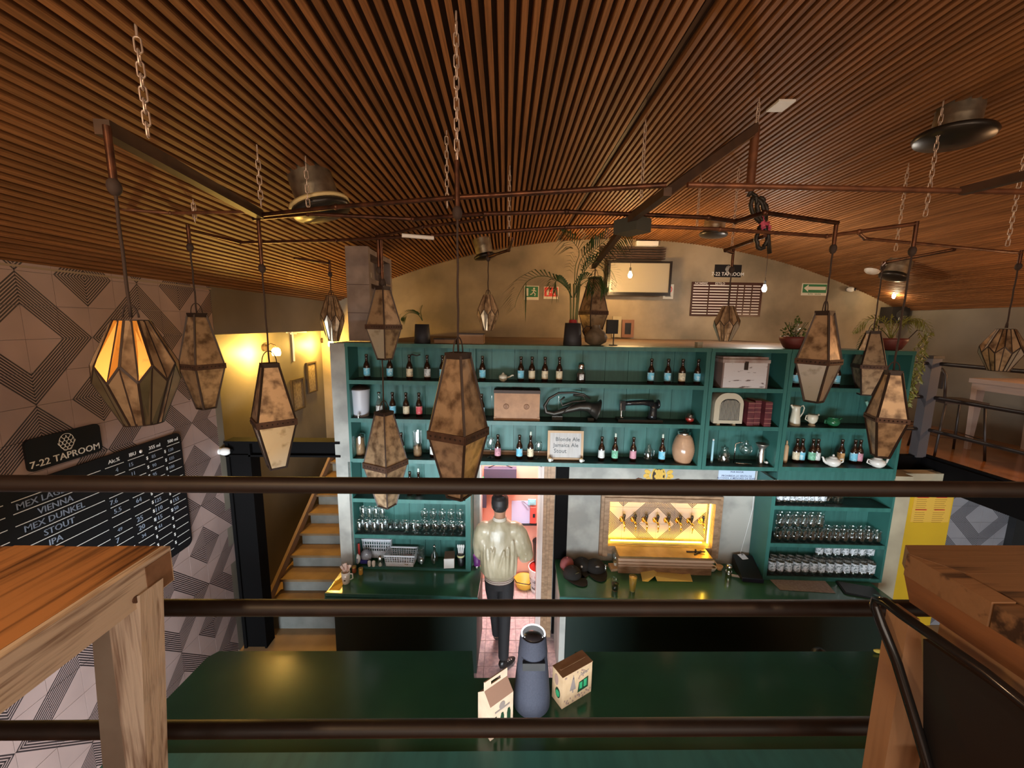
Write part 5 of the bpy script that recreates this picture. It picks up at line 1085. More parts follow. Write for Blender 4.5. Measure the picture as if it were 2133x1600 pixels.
# wall cable, sign, crest
a, c = S(1578, 978, .25), S(1541, 1157, .25); b = B(); b.tube([(a.x, .252, a.z), (a.x - .01, .25, a.z - .2), (S(1568, 1060, .25).x, .252, S(1568, 1060, .25).z), (c.x, .25, c.z), (c.x - .01, .18, c.z - .05)], .0035, 5)
solo('white_cable', b, WHITE, 'thin white cable hanging down the grey wall to the printer', 'cable', fr=FR)
a, c = S(1498, 979, .25), S(1572, 1001, .25); t = thing('notice_sign', 'pale blue notice about alcohol sales to minors, under the shelves', 'sign', ((a.x + c.x) / 2, .258, c.z), fr=FR); wd = (c.x - a.x) / 2; hh = a.z - c.z
part('plate', B().box(-wd, wd, -.004, 0, 0, hh), mat('pale_blue_plate', (.50, .60, .75), .6), t); b = B(); text(b, 'PROHIBIDA LA VENTA DE', front(0, -.005, hh * .40), .026); text(b, 'ALCOHOL A MENORES DE EDAD', front(0, -.005, hh * .16), .026); text(b, 'POR FAVOR', front(0, -.005, hh * .80), .024); part('lettering', b, mat('navy_ink', (.03, .04, .12), .6), t)
c = S(1372, 992, .25); t = thing('wall_crest', 'painted gold hop crest on the grey wall above the niche', 'emblem', (c.x, .258, c.z - .06), fr=FR); MG = mat('gold_paint', (.62, .38, .06), .5); b = B()
def disc(b, x, z, rx, rz, y, n=16, rot=0.): b.prism([(x + rx * math.cos(2 * PI * k / n) * math.cos(rot) - rz * math.sin(2 * PI * k / n) * math.sin(rot), z + rx * math.cos(2 * PI * k / n) * math.sin(rot) + rz * math.sin(2 * PI * k / n) * math.cos(rot)) for k in range(n)], y, y + .002)
disc(b, 0, .06, .075, .10, -.002); part('ring', b, MG, t); b = B(); disc(b, 0, .06, .062, .088, -.004); part('dark_ring', b, MCAME, t)
b = B()
for i in range(-1, 2):
    for j in range(5): disc(b, .028 * i + (.014 if j % 2 else 0), .0 + .028 * j, .016, .018, -.006, 8)
part('hop_cone', b, MG, t, kind='stuff')
for s_ in (-1, 1):
    b = B(); disc(b, s_ * .11, .10, .035, .022, -.003, 10, s_ * .5); disc(b, s_ * .12, .06, .032, .024, -.003, 10, -s_ * .3); disc(b, s_ * .10, .02, .025, .035, -.003, 10); part('leaf', b, MG, t, kind='stuff')
    b = B(); b.tube([(s_ * .08, -.004, -.01), (s_ * .16, -.004, .02), (s_ * .20, -.004, .03), (s_ * .26, -.004, -.005)], .007, 5); part('ribbon', b, mat('dark_red_ribbon', (.16, .05, .03), .6), t)

# ================================================================== left wall boards
def board_lw(y0, y1, z0, z1, r=.03, t=.014):
    pts = []
    for cy, cz, a_ in ((y1 - r, z1 - r, 0), (y0 + r, z1 - r, 90), (y0 + r, z0 + r, 180), (y1 - r, z0 + r, 270)):
        for k in range(6): a = R(a_ + 18 * k); pts.append((cy + r * math.cos(a), cz + r * math.sin(a)))
    n = len(pts); b = B(); b.add([(WX + .003, y, z) for y, z in pts] + [(WX + .003 + t, y, z) for y, z in pts], [tuple(range(n)), tuple(reversed(range(n, 2 * n)))] + [(i, (i + 1) % n, n + (i + 1) % n, n + i) for i in range(n)]); return b
MBB = mat('chalkboard_black', (.007, .007, .009), .5, spec=.25); MCHALK = mat('white_lettering', (.78, .78, .76), .7); MCHK2 = mat('blue_white_chalk', (.20, .24, .31), .9)
def hop(b, Mx, s):    # hop cone outline of overlapping scales
    for j, n in enumerate((2, 3, 4, 3, 2)):
        for i in range(n):
            cx_ = (i - (n - 1) / 2) * .26; cz_ = .42 - .21 * j
            pts = [(cx_ + .15 * math.cos(PI + PI * k / 8), cz_ + .19 * math.sin(PI + PI * k / 8), 0) for k in range(9)]
            old = b.T; b.T = b.T @ Mx @ Matrix.Scale(s, 4); b.tube(pts, .022, 4); b.T = old
    old = b.T; b.T = b.T @ Mx @ Matrix.Scale(s, 4); b.tube([(.47 * math.cos(2 * PI * k / 20), -.02 + .56 * math.sin(2 * PI * k / 20), 0) for k in range(20)], .02, 4, True); b.T = old
t = thing('taproom_sign', 'black 7-22 TAPROOM sign with a hop cone on the tiled wall', 'sign', (WX, 2.36, 2.44)); 
part('sign_board', board_lw(2.155, 2.565, 2.445, 2.63), MBB, t, fc=True)
b = B(); text(b, '7-22 TAPROOM', leftw(WX + .018, 2.355, 2.482), .056, 1.0); part('lettering', b, MCHALK, t, fc=True)
b = B(); hop(b, leftw(WX + .018, 2.362, 2.568), .088); part('hop_emblem', b, MCHALK, t, fc=True, kind='stuff')
t = thing('beer_menu_board', 'large black beer menu board with chalk names on the tiled wall', 'menu board', (WX, 2.4, 1.42))
part('menu_panel', board_lw(1.50, 3.185, 1.425, 2.40, .05), MBB, t, fc=True)
xs = WX + .018; b = B(); cols = [(1.56, 2.02), (2.055, 2.53), (2.56, 2.69), (2.72, 2.845), (2.885, 3.0), (3.045, 3.165)]
for k in range(13):
    z = 2.319 - .069 * k
    for y0, y1 in cols: b.box(xs - .002, xs, y0, y1, z - .0022, z + .0022)
part('ruled_line', b, MCHALK, t, fc=True, kind='stuff')
b = B(); 
for s_, y in (('Alc.%', 2.625), ('IBU', 2.76), ('355 ml', 2.94), ('500 ml', 3.105)): text(b, s_, leftw(xs, y, 2.352), .036)
b.T = ID; old = b.T; b.sphere((xs, 2.825, 2.352), .013, 8, 6, (.3, 1, 1))
for k in range(12):
    for y in (2.868, 3.024): text(b, '$', leftw(xs, y, 2.286 - .069 * k), .034)
part('printed_text', b, MCHALK, t, fc=True, kind='stuff')
b = B()
for s_, px, py, sz in (('MEX LAGER', 95, 1044, .058), ('VIENNA', 118, 1056, .06), ('MEX DUNKEL', 118, 1078, .056), ('STOUT', 125, 1096, .062), ('IPA', 115, 1115, .075), ('7.6', 237, 1043, .045), ('5.5', 245, 1058, .045), ('64', 289, 1038, .045), ('25', 292, 1080, .05),
                       ('20', 296, 1098, .05), ('7', 245, 1122, .055), ('110', 331, 1060, .045), ('115', 331, 1079, .045), ('125', 329, 1040, .042), ('155', 366, 1036, .042), ('150', 365, 1058, .042), ('4', 243, 972, .04), ('15', 272, 962, .038), ('11', 277, 980, .036), ('85', 320, 947, .036), ('90', 321, 964, .036), ('95', 322, 981, .036), ('120', 355, 932, .034), ('125', 357, 948, .034), ('100', 357, 966, .034), ('49', 250, 1100, .034), ('61', 335, 1098, .036), ('34', 300, 1115, .036)):
    q = PX(px, py, xs); text(b, s_, leftw(xs, q.y, 2.319 - .069 * (math.floor((2.319 - q.z) / .069) + .5) - .002), min(sz, .052))
part('chalk_text', b, MCHK2, t, fc=True, kind='stuff')
# surveillance cameras
t = thing('security_camera', 'white security camera on the edge of the tiled wall', 'security camera', (WX + .0, 3.62, PX(465, 942, -2.6).z)); part('dome', B().sphere((.05, 0, 0), .042, 14, 9, (1.25, 1, .9)), WHITE, t); part('lens', B().cyl((.085, .01, 0), (.104, .012, 0), .02, n=12), BLACK, t); part('bracket', B().cyl((.0, 0, 0), (.03, 0, 0), .03, n=12), WHITE, t)
p = PY(1772, 603, YB - .05); t = thing('security_camera', 'white security camera high on the back wall at the right', 'security camera', tuple(p)); part('dome', B().sphere((0, 0, 0), .045, 14, 9, (1.3, 1, .9)), WHITE, t); part('lens', B().cyl((.03, -.03, 0), (.045, -.045, -.005), .02, n=12), BLACK, t); part('bracket', B().cyl((0, .02, 0), (0, .048, 0), .03, n=12), WHITE, t)
# pictures beside the stairs
for i, (x0, x1, y0, y1, lab) in enumerate(((606, 631, 785, 850, 'lowest framed picture on the stair wall'), (638, 657, 752, 815, 'middle framed picture on the stair wall'), (677, 690, 745, 792, 'highest framed picture, half hidden by the shelf pier'))):
    X_ = -2.915; a, c = PX(x0, (y0 + y1) / 2 + 6, X_), PX(x1, (y0 + y1) / 2 - 6, X_); zt = PX(x1, y0, X_).z; zb = PX(x1, y1, X_).z
    t = thing('picture_frame', lab, 'picture', (X_, (a.y + c.y) / 2, zb), 0, 'pictures up the stair wall'); W_ = (c.y - a.y) / 2; h = zt - zb
    b = B(); b.box(0, .025, -W_, W_, 0, .02).box(0, .025, -W_, W_, h - .02, h).box(0, .025, -W_, -W_ + .03, .02, h - .02).box(0, .025, W_ - .03, W_, .02, h - .02); part('frame', b, mat('dark_frame', (.05, .032, .02), .5), t)
    part('print', B().box(.004, .01, -W_ + .03, W_ - .03, .02, h - .02), mat('speckled_print', (.30, .24, .16), .6, col2=(.16, .12, .08), scale=30), t)
p = PX(607, 692, -2.9); t = thing('conduit', 'white cable conduit in a T shape above the framed pictures', 'conduit', (-2.92, p.y, p.z)); part('trunking', B().box(0, .02, -.10, .42, -.012, .012), WHITE, t); part('trunking', B().box(0, .018, .04, .055, -.40, -.012), WHITE, t); part('junction_box', B().box(0, .04, .0, .10, -.03, .035), WHITE, t)

# ================================================================== back wall above the slab
def bw(px, py, d=.0): return PY(px, py, YB - d)
def flat_sign(name, lab, x0, y0, x1, y1, th=.01, cat='sign', d=.012):
    a, c = bw(x0, y0, d), bw(x1, y1, d); t = thing(name, lab, cat, ((a.x + c.x) / 2, YB - .001, c.z)); return t, (c.x - a.x) / 2, a.z - c.z
MSGN = mat('sign_green', (.03, .20, .08), .5); MSRD = mat('sign_red', (.72, .06, .04), .5); MSWH = mat('sign_cream', (.74, .70, .58), .6)
t, W_, h = flat_sign('exit_arrow_sign', 'green exit sign with a white arrow pointing left, back wall', 1672, 590, 1722, 616)
part('plate', B().box(-W_, W_, -.008, 0, 0, h), MSWH, t); part('green_field', B().box(-W_ + .014, W_ - .014, -.010, -.008, h * .22, h - .014), MSGN, t)
b = B(); z = h * .60; b.prism([(-W_ + .03, z), (-W_ + .10, z + .055), (-W_ + .10, z + .025), (W_ - .03, z + .025), (W_ - .03, z - .025), (-W_ + .10, z - .025), (-W_ + .10, z - .055)], -.012, -.010); part('arrow', b, MSWH, t); b = B(); text(b, 'RUTA', front(-.06, -.0085, h * .11), .03); text(b, 'SALIDA', front(.06, -.0085, h * .11), .03); part('lettering', b, MSGN, t)
t, W_, h = flat_sign('evacuation_sign', 'green evacuation sign with a running figure behind the palm', 1092, 595, 1122, 625)
part('plate', B().box(-W_, W_, -.008, 0, 0, h), MSWH, t); part('green_field', B().box(-W_ + .012, W_ - .012, -.010, -.008, h * .2, h - .012), MSGN, t)
b = B(); disc(b, .04, h * .80, .016, .016, -.012, 8); b.tube([(.04, -.011, h * .72), (.03, -.011, h * .55), (.06, -.011, h * .42), (.05, -.011, h * .28)], .009, 5); b.tube([(.03, -.011, h * .55), (.0, -.011, h * .40), (-.02, -.011, h * .38)], .009, 5); b.tube([(.0, -.011, h * .68), (.04, -.011, h * .68), (.075, -.011, h * .6)], .008, 5); b.box(-.08, -.05, -.0125, -.010, h * .28, h * .82); part('running_figure', b, MSWH, t)
t, W_, h = flat_sign('extinguisher_sign', 'red fire extinguisher sign on the back wall', 1133, 597, 1163, 623)
part('plate', B().box(-W_, W_, -.008, 0, 0, h), MSWH, t); part('red_field', B().box(-W_ + .010, W_ - .010, -.010, -.008, h * .2, h - .010), MSRD, t); b = B(); b.box(-.07, -.035, -.0125, -.010, h * .3, h * .72).box(-.055, -.01, -.0125, -.010, h * .72, h * .80).box(-.02, .0, -.0125, -.010, h * .5, h * .55); b.tube([(.08, -.011, h * .8), (.03, -.011, h * .72), (.025, -.011, h * .5), (.05, -.011, h * .35)], .010, 5); part('pictogram', b, MSWH, t)
t, W_, h = flat_sign('no_smoking_sign', 'small white prohibition sign at the lower right of the television', 1383, 592, 1402, 623)
part('plate', B().box(-W_, W_, -.008, 0, 0, h), MSWH, t); b = B(); b.tube([(.052 * math.cos(a), -.010, h * .66 + .052 * math.sin(a)) for a in [2 * PI * k / 18 for k in range(18)]], .007, 5, True); b.bar((-.036, -.010, h * .66 + .036), (.036, -.010, h * .66 - .036), .010); part('red_ring', b, MSRD, t); part('small_print', B().box(-W_ * .6, W_ * .6, -.009, -.008, h * .16, h * .2).box(-W_ * .5, W_ * .5, -.009, -.008, h * .24, h * .27), BLACK, t)
t, W_, h = flat_sign('taproom_sign', 'small black 7-22 TAPROOM sign high on the back wall', 1490, 551, 1543, 578)
part('sign_board', B().box(-W_, W_, -.012, 0, 0, h), MBB, t); b = B(); text(b, '7-22 TAPROOM', front(0, -.014, h * .24), .075); part('lettering', b, MCHALK, t); b = B(); hop(b, front(0, -.014, h * .66), .085); part('hop_emblem', b, MCHALK, t, kind='stuff')
t, W_, h = flat_sign('back_menu_board', 'brown and silver menu board with white rows on the back wall', 1442, 587, 1582, 660, cat='menu board')
part('menu_panel', B().box(-W_, W_, -.02, 0, 0, h), mat('glossy_brown_board', (.06, .028, .024), .18), t)
b = B(); cl = [(-.96, -.54), (-.50, .05), (.10, .27), (.31, .46), (.50, .68), (.72, .93)]
for k in range(11):
    z = h * (.90 - .083 * k)
    for x0, x1 in cl: b.box(x0 * W_, x1 * W_, -.023, -.02, z - .008, z + .008)
part('white_rows', b, mat('white_rows', (.66, .62, .58), .5), t, kind='stuff'); b = B(); text(b, 'NOMBRE', front(-.75 * W_, -.023, h * .955), .05); text(b, 'ESTILO', front(-.22 * W_, -.023, h * .955), .05); part('lettering', b, mat('white_rows', (.7, .7, .7), .5), t)
# television and louvre
t = thing('television', 'flat television with a pale reflecting screen on the back wall', 'television', (2.10, YB - .12, 3.77)); a, c = bw(1268, 543, .17), bw(1394, 617, .17); W_ = (c.x - a.x) / 2; h = a.z - c.z
t.matrix_world = Matrix.Translation(((a.x + c.x) / 2, YB - .17, c.z)) @ Matrix.Rotation(-.05, 4, 'Z'); LOCS[t.name] = Vector(((a.x + c.x) / 2, YB - .17, c.z))
part('bezel', B().box(-W_, W_, -.02, .03, 0, .05).box(-W_, W_, -.02, .03, h - .03, h).box(-W_, -W_ + .035, -.02, .03, .05, h - .03).box(W_ - .035, W_, -.02, .03, .05, h - .03), mat('black_bezel', (.012, .010, .010), .25), t)
part('screen', B().box(-W_ + .035, W_ - .035, -.008, .028, .05, h - .03), mat('grey_screen', (.34, .31, .25), .25), t); part('back_shell', B().box(-W_ * .8, W_ * .8, .03, .13, .08, h - .08), BLACK, t)
t = thing('wall_bracket', 'dark box for the bracket and its shadow beside the left edge of the television', 'speaker', tuple(bw(1262, 610, .0))); part('box', B().box(-.03, .10, -.12, 0, .0, .50), mat('dark_brown_box', (.06, .04, .022), .5), t); part('grille', B().box(-.02, .09, -.124, -.12, .02, .48), BLACK, t)  # dark box stands for the television bracket together with its shadow
t, W_, h = flat_sign('louvre_vent', 'dark horizontal louvre over the television', 1250, 515, 1384, 541, cat='vent')
for k in range(5): part('louvre_slat', B().box(-W_, W_, -.05, -.004, h * k / 4.6, h * k / 4.6 + .018), MBEAM, t)
part('back_plate', B().box(-W_ + .02, W_ - .02, -.004, 0, 0, h), MPLASG, t)
# corner loudspeaker
p = bw(1864, 660, .12); t = thing('wall_loudspeaker', 'black loudspeaker in the far right corner under the small bulb', 'loudspeaker', tuple(p)); part('cabinet', B().box(-.15, .13, -.10, .10, -.10, .15), BLACK, t); part('cone', B().cyl((0, -.10, .02), (0, -.11, .02), .08, n=18), mat('cone_grey', (.03, .03, .03), .6), t); part('bracket', B().box(-.02, .02, .09, .12, -.02, .05), BLACK, t)

# ================================================================== on top of the slab
ZS = 3.116
MCT = mat('rough_cement_block', (.36, .29, .255), .85, col2=(.25, .20, .175), scale=7, bump=.5, coords='World')
p0 = PY(718, 512, 4.02); p1 = PY(766, 512, 4.02); zt_ = p0.z
t = thing('cement_shelf_tower', 'rough cement shelf tower standing on top of the teal shelves', 'shelf', (p1.x, 4.02, ZS))
hh = zt_ - ZS; W_ = p0.x - p1.x
part('end_wall', B().box(W_, 0, 0, .06, 0, hh), MCT, t); part('back_wall', B().box(W_, W_ + .05, .06, .80, 0, hh), MCT, t); part('end_wall', B().box(W_ + .05, 0, .74, .80, 0, hh), MCT, t)
for z in (0, hh * .33, hh * .62, hh - .06): part('shelf_slab', B().box(W_ + .05, 0, .06, .74, z, z + .05), MCT, t)
part('mortar_joint', B().box(W_ - .002, .001, -.002, .0, hh * .60, hh * .606).box(W_ - .002, .001, -.002, 0, hh * .30, hh * .306), mat('dark_joint', (.12, .08, .07), .9), t)
t = thing('white_vase', 'small white vase in the cement shelf tower', 'vase', (p1.x - .09, 4.22, ZS + hh * .62 + .05)); part('body', B().lathe([(.03, 0), (.05, .03), (.05, .07), (.02, .11), (.02, .13)], 14), MCER, t); part('stopper', B().sphere((0, 0, .14), .02, 8, 6), MCAME, t)
t = thing('copper_pot', 'dark copper pot in the lowest niche of the cement tower', 'pot', (p1.x - .09, 4.30, ZS + .051)); part('body', B().lathe([(.06, 0), (.075, .03), (.07, .13), (.06, .15)], 16), mat('dark_copper', (.30, .10, .06), .35, .8), t); part('rim', B().lathe([(.06, .15), (.065, .155), (.06, .16)], 14, close=False), MBRASS, t)
def slab(px, py=None, v=.12): return (U(px, ZS, v), v, ZS)
def pot(px, lab, r=.085, h=.20, m=MPOT, v=.14, name='plant_pot', cat='plant'):
    t = thing(name, lab, cat, slab(px, v=v), 0, fr=FR); part('pot', B().lathe([(r * .98, 0), (r * 1.02, .01), (r * .86, h), (r * .80, h), (r * .78, h * .9), (.001, h * .88)], 20), m, t); return t
def frond(t, pts, n, lmax, m, droop=.35, w=.010, side=(1, 1)):
    """rachis through local points pts, with leaflets both sides"""
    pts = [Vector(p) for p in pts]; P = []
    k = len(pts) - 1
    for i in range(n + 1):
        s_ = i / n * k; a = min(int(s_), k - 1); f = s_ - a
        p0_ = pts[max(a - 1, 0)]; p1_ = pts[a]; p2_ = pts[a + 1]; p3_ = pts[min(a + 2, k)]
        P.append(.5 * ((2 * p1_) + (p2_ - p0_) * f + (2 * p0_ - 5 * p1_ + 4 * p2_ - p3_) * f * f + (-p0_ + 3 * p1_ - 3 * p2_ + p3_) * f ** 3))
    b = B(); b.tube(P, [.0045 - .003 * i / n for i in range(n + 1)], 5)
    i0 = int(n * .28)
    for i in range(i0, n + 1):
        tg = (P[min(i + 1, n)] - P[max(i - 1, 0)]).normalized(); u_ = Vector((0, 0, 1)); sd = tg.cross(Vector((0, 1, .4)))
        if sd.length < .2: sd = Vector((1, 0, 0))
        sd.normalize(); f = (i - i0) / (n - i0); L = lmax * math.sin(PI * (.18 + .75 * f)) * random.uniform(.85, 1.1)
        for s_ in (-1, 1):
            if not side[0 if s_ < 0 else 1]: continue
            d = (sd * s_ * .75 + tg * .75).normalized(); a = P[i]; m1 = a + d * L * .5 + Vector((0, 0, -droop * L * .12)); e = a + d * L + Vector((0, 0, -droop * L)); ww = Vector((0, 0, 1)).cross(d).normalized() * w
            b.add([a - ww * .3, a + ww * .3, m1 + ww, m1 - ww, e], [(0, 1, 2, 3), (3, 2, 4)])
    part('frond', b, m, t)
t = pot(1192, 'tall palm in a charcoal pot on top of the teal shelves', .085, .205, v=.13)
c0 = LOCS[t.name]
def loc_(px, py, v): q = S(px, py, v) - c0; return q
b = B()
for dx in (-.02, .0, .02, .03): b.tube([(dx, 0, .18), (dx * 1.4, .01, .40), (dx * 1.8 - .005, 0, .56)], .009, 6)
part('stem', b, mat('palm_stem', (.16, .17, .06), .6), t); part('red_wrap', B().lathe([(.035, .18), (.04, .2), (.035, .235)], 10), mat('red_wrap', (.40, .02, .02), .6), t)
for pts, n, L in (([(1190, 620, .13), (1175, 592, .08), (1135, 575, .02), (1100, 585, -.04), (1080, 615, -.08), (1072, 640, -.10)], 26, .16), ([(1196, 620, .13), (1198, 560, .15), (1205, 520, .20), (1170, 482, .30)], 26, .17),
                  ([(1200, 620, .13), (1215, 570, .10), (1240, 545, .05), (1270, 560, .0), (1285, 590, -.03)], 24, .15), ([(1200, 610, .14), (1222, 545, .16), (1262, 500, .18), (1310, 480, .22)], 28, .18),
                  ([(1194, 620, .14), (1215, 590, .18), (1250, 575, .25), (1268, 600, .3)], 22, .13), ([(1192, 620, .12), (1180, 600, .10), (1160, 585, .05), (1152, 600, .0)], 20, .12), ([(1198, 615, .14), (1208, 545, .22), (1240, 505, .34), (1220, 470, .4)], 24, .15),
                  ([(1196, 620, .12), (1205, 590, .06), (1225, 580, .0), (1238, 606, -.06)], 20, .12)):
    frond(t, [loc_(*p) for p in pts], n + 4, L * 1.35, MLEAF, w=.009, droop=.5)
t = pot(880, 'small palm shoot in a charcoal pot above the left shelves', .075, .175, v=.13); c0 = LOCS[t.name]
frond(t, [loc_(880, 668, .13), loc_(870, 655, .1), loc_(852, 652, .05), loc_(836, 662, .0)], 22, .10, MLEAF, w=.008); frond(t, [loc_(880, 668, .13), loc_(876, 650, .14), loc_(880, 636, .16)], 14, .04, MLEAF, w=.005)
MRP = mat('dark_red_bowl', (.14, .03, .025), .5)
def bowl(px, lab, v=.13):
    t = thing('plant_bowl', lab, 'plant', slab(px, v=v), 0, fr=FR); part('bowl', B().lathe([(.06, 0), (.08, .01), (.115, .08), (.12, .11), (.105, .11), (.001, .09)], 22), MRP, t); return t
t = bowl(1652, 'dark red bowl of leafy green plants on top of the shelves'); b = B()
for k in range(150):
    a = random.uniform(0, 2 * PI); r = random.uniform(0, .12); z = .10 + random.uniform(0, .19) * (1 - r / .16); p = Vector((r * math.cos(a), r * math.sin(a), z)); d = Vector((random.uniform(-1, 1), random.uniform(-1, 1), random.uniform(-.4, .8))).normalized(); s_ = d.cross(Vector((0, 0, 1))).normalized() * .011
    b.add([p, p + d * .02 + s_, p + d * .045, p + d * .02 - s_], [(0, 1, 2, 3)])
part('foliage', b, mat('herb_leaf', (.09, .15, .035), .5), t, kind='stuff'); b = B()
for k in range(9): a = k * .7; b.tube([(0, 0, .09), (.05 * math.cos(a), .05 * math.sin(a), .17), (.09 * math.cos(a), .09 * math.sin(a), .24)], .0025, 4)
part('stem', b, MLEAF, t, kind='stuff')
t = bowl(1853, 'dark red bowl with arching yellow-green fronds at the right end'); 
for k in range(8):
    a = -.9 + k * .55; frond(t, [(0, 0, .09), (.08 * math.cos(a), .05 * math.sin(a), .25), (.22 * math.cos(a), .10 * math.sin(a), .28), (.33 * math.cos(a), .14 * math.sin(a), .16)], 16, .08, MLEAFY, w=.006)
frond(t, [(0, 0, .09), (-.15, -.02, .2), (-.28, -.04, .12), (-.33, -.05, .0)], 16, .07, mat('dull_leaf', (.08, .10, .02), .6), w=.006)
t = thing('hanging_vine', 'yellow-green vine trailing down past the right end of the shelves', 'plant', (3.80, .12, 3.12), 0, fr=FR)
for k in range(4): b = B(); n_ = 34; pts = [(.02 * math.sin(i * .7 + k * 2) + .02 * k - .03 - .0009 * i, .02 * math.cos(i * .9 + k), .16 - i * (.80 - .1 * k) / n_) for i in range(n_)]; b.tube(pts, .003, 4); [b.add([Vector(p), Vector(p) + Vector((random.uniform(-.03, .03), -.01, random.uniform(-.02, .02))), Vector(p) + Vector((random.uniform(-.04, .04), -.015, -.035)), Vector(p) + Vector((.006, 0, -.02))], [(0, 1, 2, 3)]) for p in pts]; part('runner', b, MLEAFY, t)
part('hook', B().tube([(0, .0, .17), (-.06, .01, .18), (-.20, .02, .0)], .004, 5), MCAME, t)
for (x0, x1, h, px, lab) in ((-.10, .10, .035, 930, 'low wooden tray above the long shelves, left of its twin'), (-.12, .12, .085, 982, 'deep wooden tray with a dark rim above the long shelves')):
    t = thing('wooden_tray', lab, 'tray', slab(px, v=.20), 0, 'wooden trays on top of the shelves', FR); part('tray_body', B().box(x0, x1, -.08, .08, 0, h), mat('worn_tray_wood', (.40, .22, .11), .6, col2=(.28, .15, .07), scale=7), t); part('rim', B().box(x0 - .006, x1 + .006, -.086, .086, h, h + .012), mat('dark_tray_rim', (.04, .022, .015), .6), t)
t = thing('wicker_jug', 'round mottled jug under the dull grey lantern', 'jug', slab(1240, v=.25), 0, fr=FR); part('body', B().lathe([(.05, 0), (.10, .03), (.11, .08), (.08, .13), (.04, .16), (.035, .19)], 20), mat('mottled_jug', (.22, .16, .10), .6, col2=(.12, .085, .05), scale=14), t); part('wire_handle', B().tube([(-.10, 0, .08), (-.13, 0, .13), (-.09, 0, .18), (-.04, 0, .17)], .005, 6), MCAME, t)
p = S(1275, 682, .20); t = thing('small_monitor', 'small black screen on a thin stand above the shelves', 'monitor', (p.x, .20, ZS), .2, fr=FR); z = p.z - ZS; part('screen_box', B().box(-.055, .055, -.015, .015, z - .06, z + .07), BLACK, t); part('stand', B().cyl((.02, 0, .008), (.02, 0, z - .05), .006, n=8), BLACK, t); part('foot', B().lathe([(.04, 0), (.04, .008), (.001, .009)], 14, (.02, 0, 0)), BLACK, t)
p = bw(1285, 680, .05); solo('cream_canvas', B().box(-.07, .07, -.01, .01, 0, .33), MCREAMW, 'cream square panel leaning on the back wall behind the small screen', 'canvas', loc=(p.x, YB - .03, 3.12))
p = bw(1307, 703, .05); t = thing('slate_frame', 'wooden frame with a black slate leaning on the back wall', 'picture frame', (p.x, YB - .05, 3.12)); part('frame', B().box(-.095, .095, 0, .02, 0, .05).box(-.095, .095, 0, .02, .23, .28).box(-.095, -.05, 0, .02, .05, .23).box(.05, .095, 0, .02, .05, .23), mat('reddish_frame', (.22, .10, .055), .5), t); part('slate', B().box(-.05, .05, .005, .018, .05, .23), BLACK, t)
t = thing('small_white_box', 'tiny cream box on the front edge above the shelves', 'box', slab(1455, v=.05), .2, fr=FR); part('box_body', B().box(-.026, .026, -.02, .02, 0, .042), MCREAMW, t); part('lid', B().box(-.028, .028, -.022, .022, .042, .05), MCREAMW, t)

# ================================================================== gallery furniture on the right
p = PX(2060, 778, 5.4); zt_ = p.z; MPW = mat('pale_table_wood', (.34, .24, .19), .6)
t = thing('high_table', 'pale high table on the gallery under the faceted lantern', 'table', (5.90, 4.15, 1.90)); part('table_top', B().box(-.40, .42, -.7, .42, .80, .85), MPW, t); part('apron', B().box(-.38, .40, -.68, .40, .72, .80), MPW, t)
for x, y in ((-.34, .36), (-.34, -.62), (.36, .36), (.36, -.62)): part('leg', B().add([(x - .05, y - .03, .72), (x + .05, y - .03, .72), (x + .05, y + .03, .72), (x - .05, y + .03, .72), (x - .02, y - .02, 0), (x + .02, y - .02, 0), (x + .02, y + .02, 0), (x - .02, y + .02, 0)], [(0, 1, 2, 3), (7, 6, 5, 4), (0, 4, 5, 1), (1, 5, 6, 2), (2, 6, 7, 3), (3, 7, 4, 0)]), MPW, t)
def cafe_chair(loc, rz, lab):
    t = thing('bar_chair', lab, 'chair', loc, rz, 'dark high chairs on the gallery'); m = mat('dark_chair', (.030, .020, .016), .5)
    part('seat', B().box(-.19, .19, -.19, .19, .60, .63), m, t); part('backrest', B().tube([(-.18, .19, .62), (-.18, .22, .92), (-.13, .23, .98), (.13, .23, .98), (.18, .22, .92), (.18, .19, .62)], .013, 7), m, t); part('back_panel', B().box(-.16, .16, .215, .235, .76, .95), m, t)
    for sx in (-1, 1):
        for sy in (-1, 1): part('leg', B().tube([(sx * .17, sy * .17, .60), (sx * .22, sy * .22, 0)], .012, 7), m, t)
    part('foot_ring', B().tube([(.2, .2, .22), (-.2, .2, .22), (-.2, -.2, .22), (.2, -.2, .22)], .009, 6, True), m, t); return t
cafe_chair((5.1, 5.0, 1.90), PI / 2 + .2, 'dark high chair left of the pale gallery table'); cafe_chair((5.1, 4.35, 1.90), PI / 2 - .3, 'dark high chair at the near corner of the gallery table')
# menu poster and things on the ground floor at right
a, c = PY(1905, 1036, 3.955), PY(1975, 1088, 3.955); t = thing('menu_poster', 'yellow printed menu poster on the yellow wall at right', 'poster', ((a.x + c.x) / 2, 3.958, c.z)); W_ = (c.x - a.x) / 2; h = a.z - c.z; 
h2 = h + .16; part('sheet', B().box(-W_, W_, -.003, 0, 0, h2), mat('orange_yellow_sheet', (.80, .48, .07), .6), t); b = B()
for z in (h * .98, h * .48): b.box(-W_ * .85, -W_ * .25, -.004, -.003, z, z + .012).box(W_ * .15, W_ * .7, -.004, -.003, z, z + .012)
part('red_headings', b, MSRD, t); b = B()
for k in range(6):
    for z in (h * .90, h * .38): b.box(-W_ * .85, -W_ * (.35 - .04 * (k % 2)), -.004, -.003, z - .022 * k, z - .022 * k + .004).box(W_ * .1, W_ * (.72 - .05 * (k % 3)), -.004, -.003, z - .022 * k, z - .022 * k + .004)
part('small_print', b, mat('brown_ink', (.35, .16, .03), .7), t, kind='stuff')

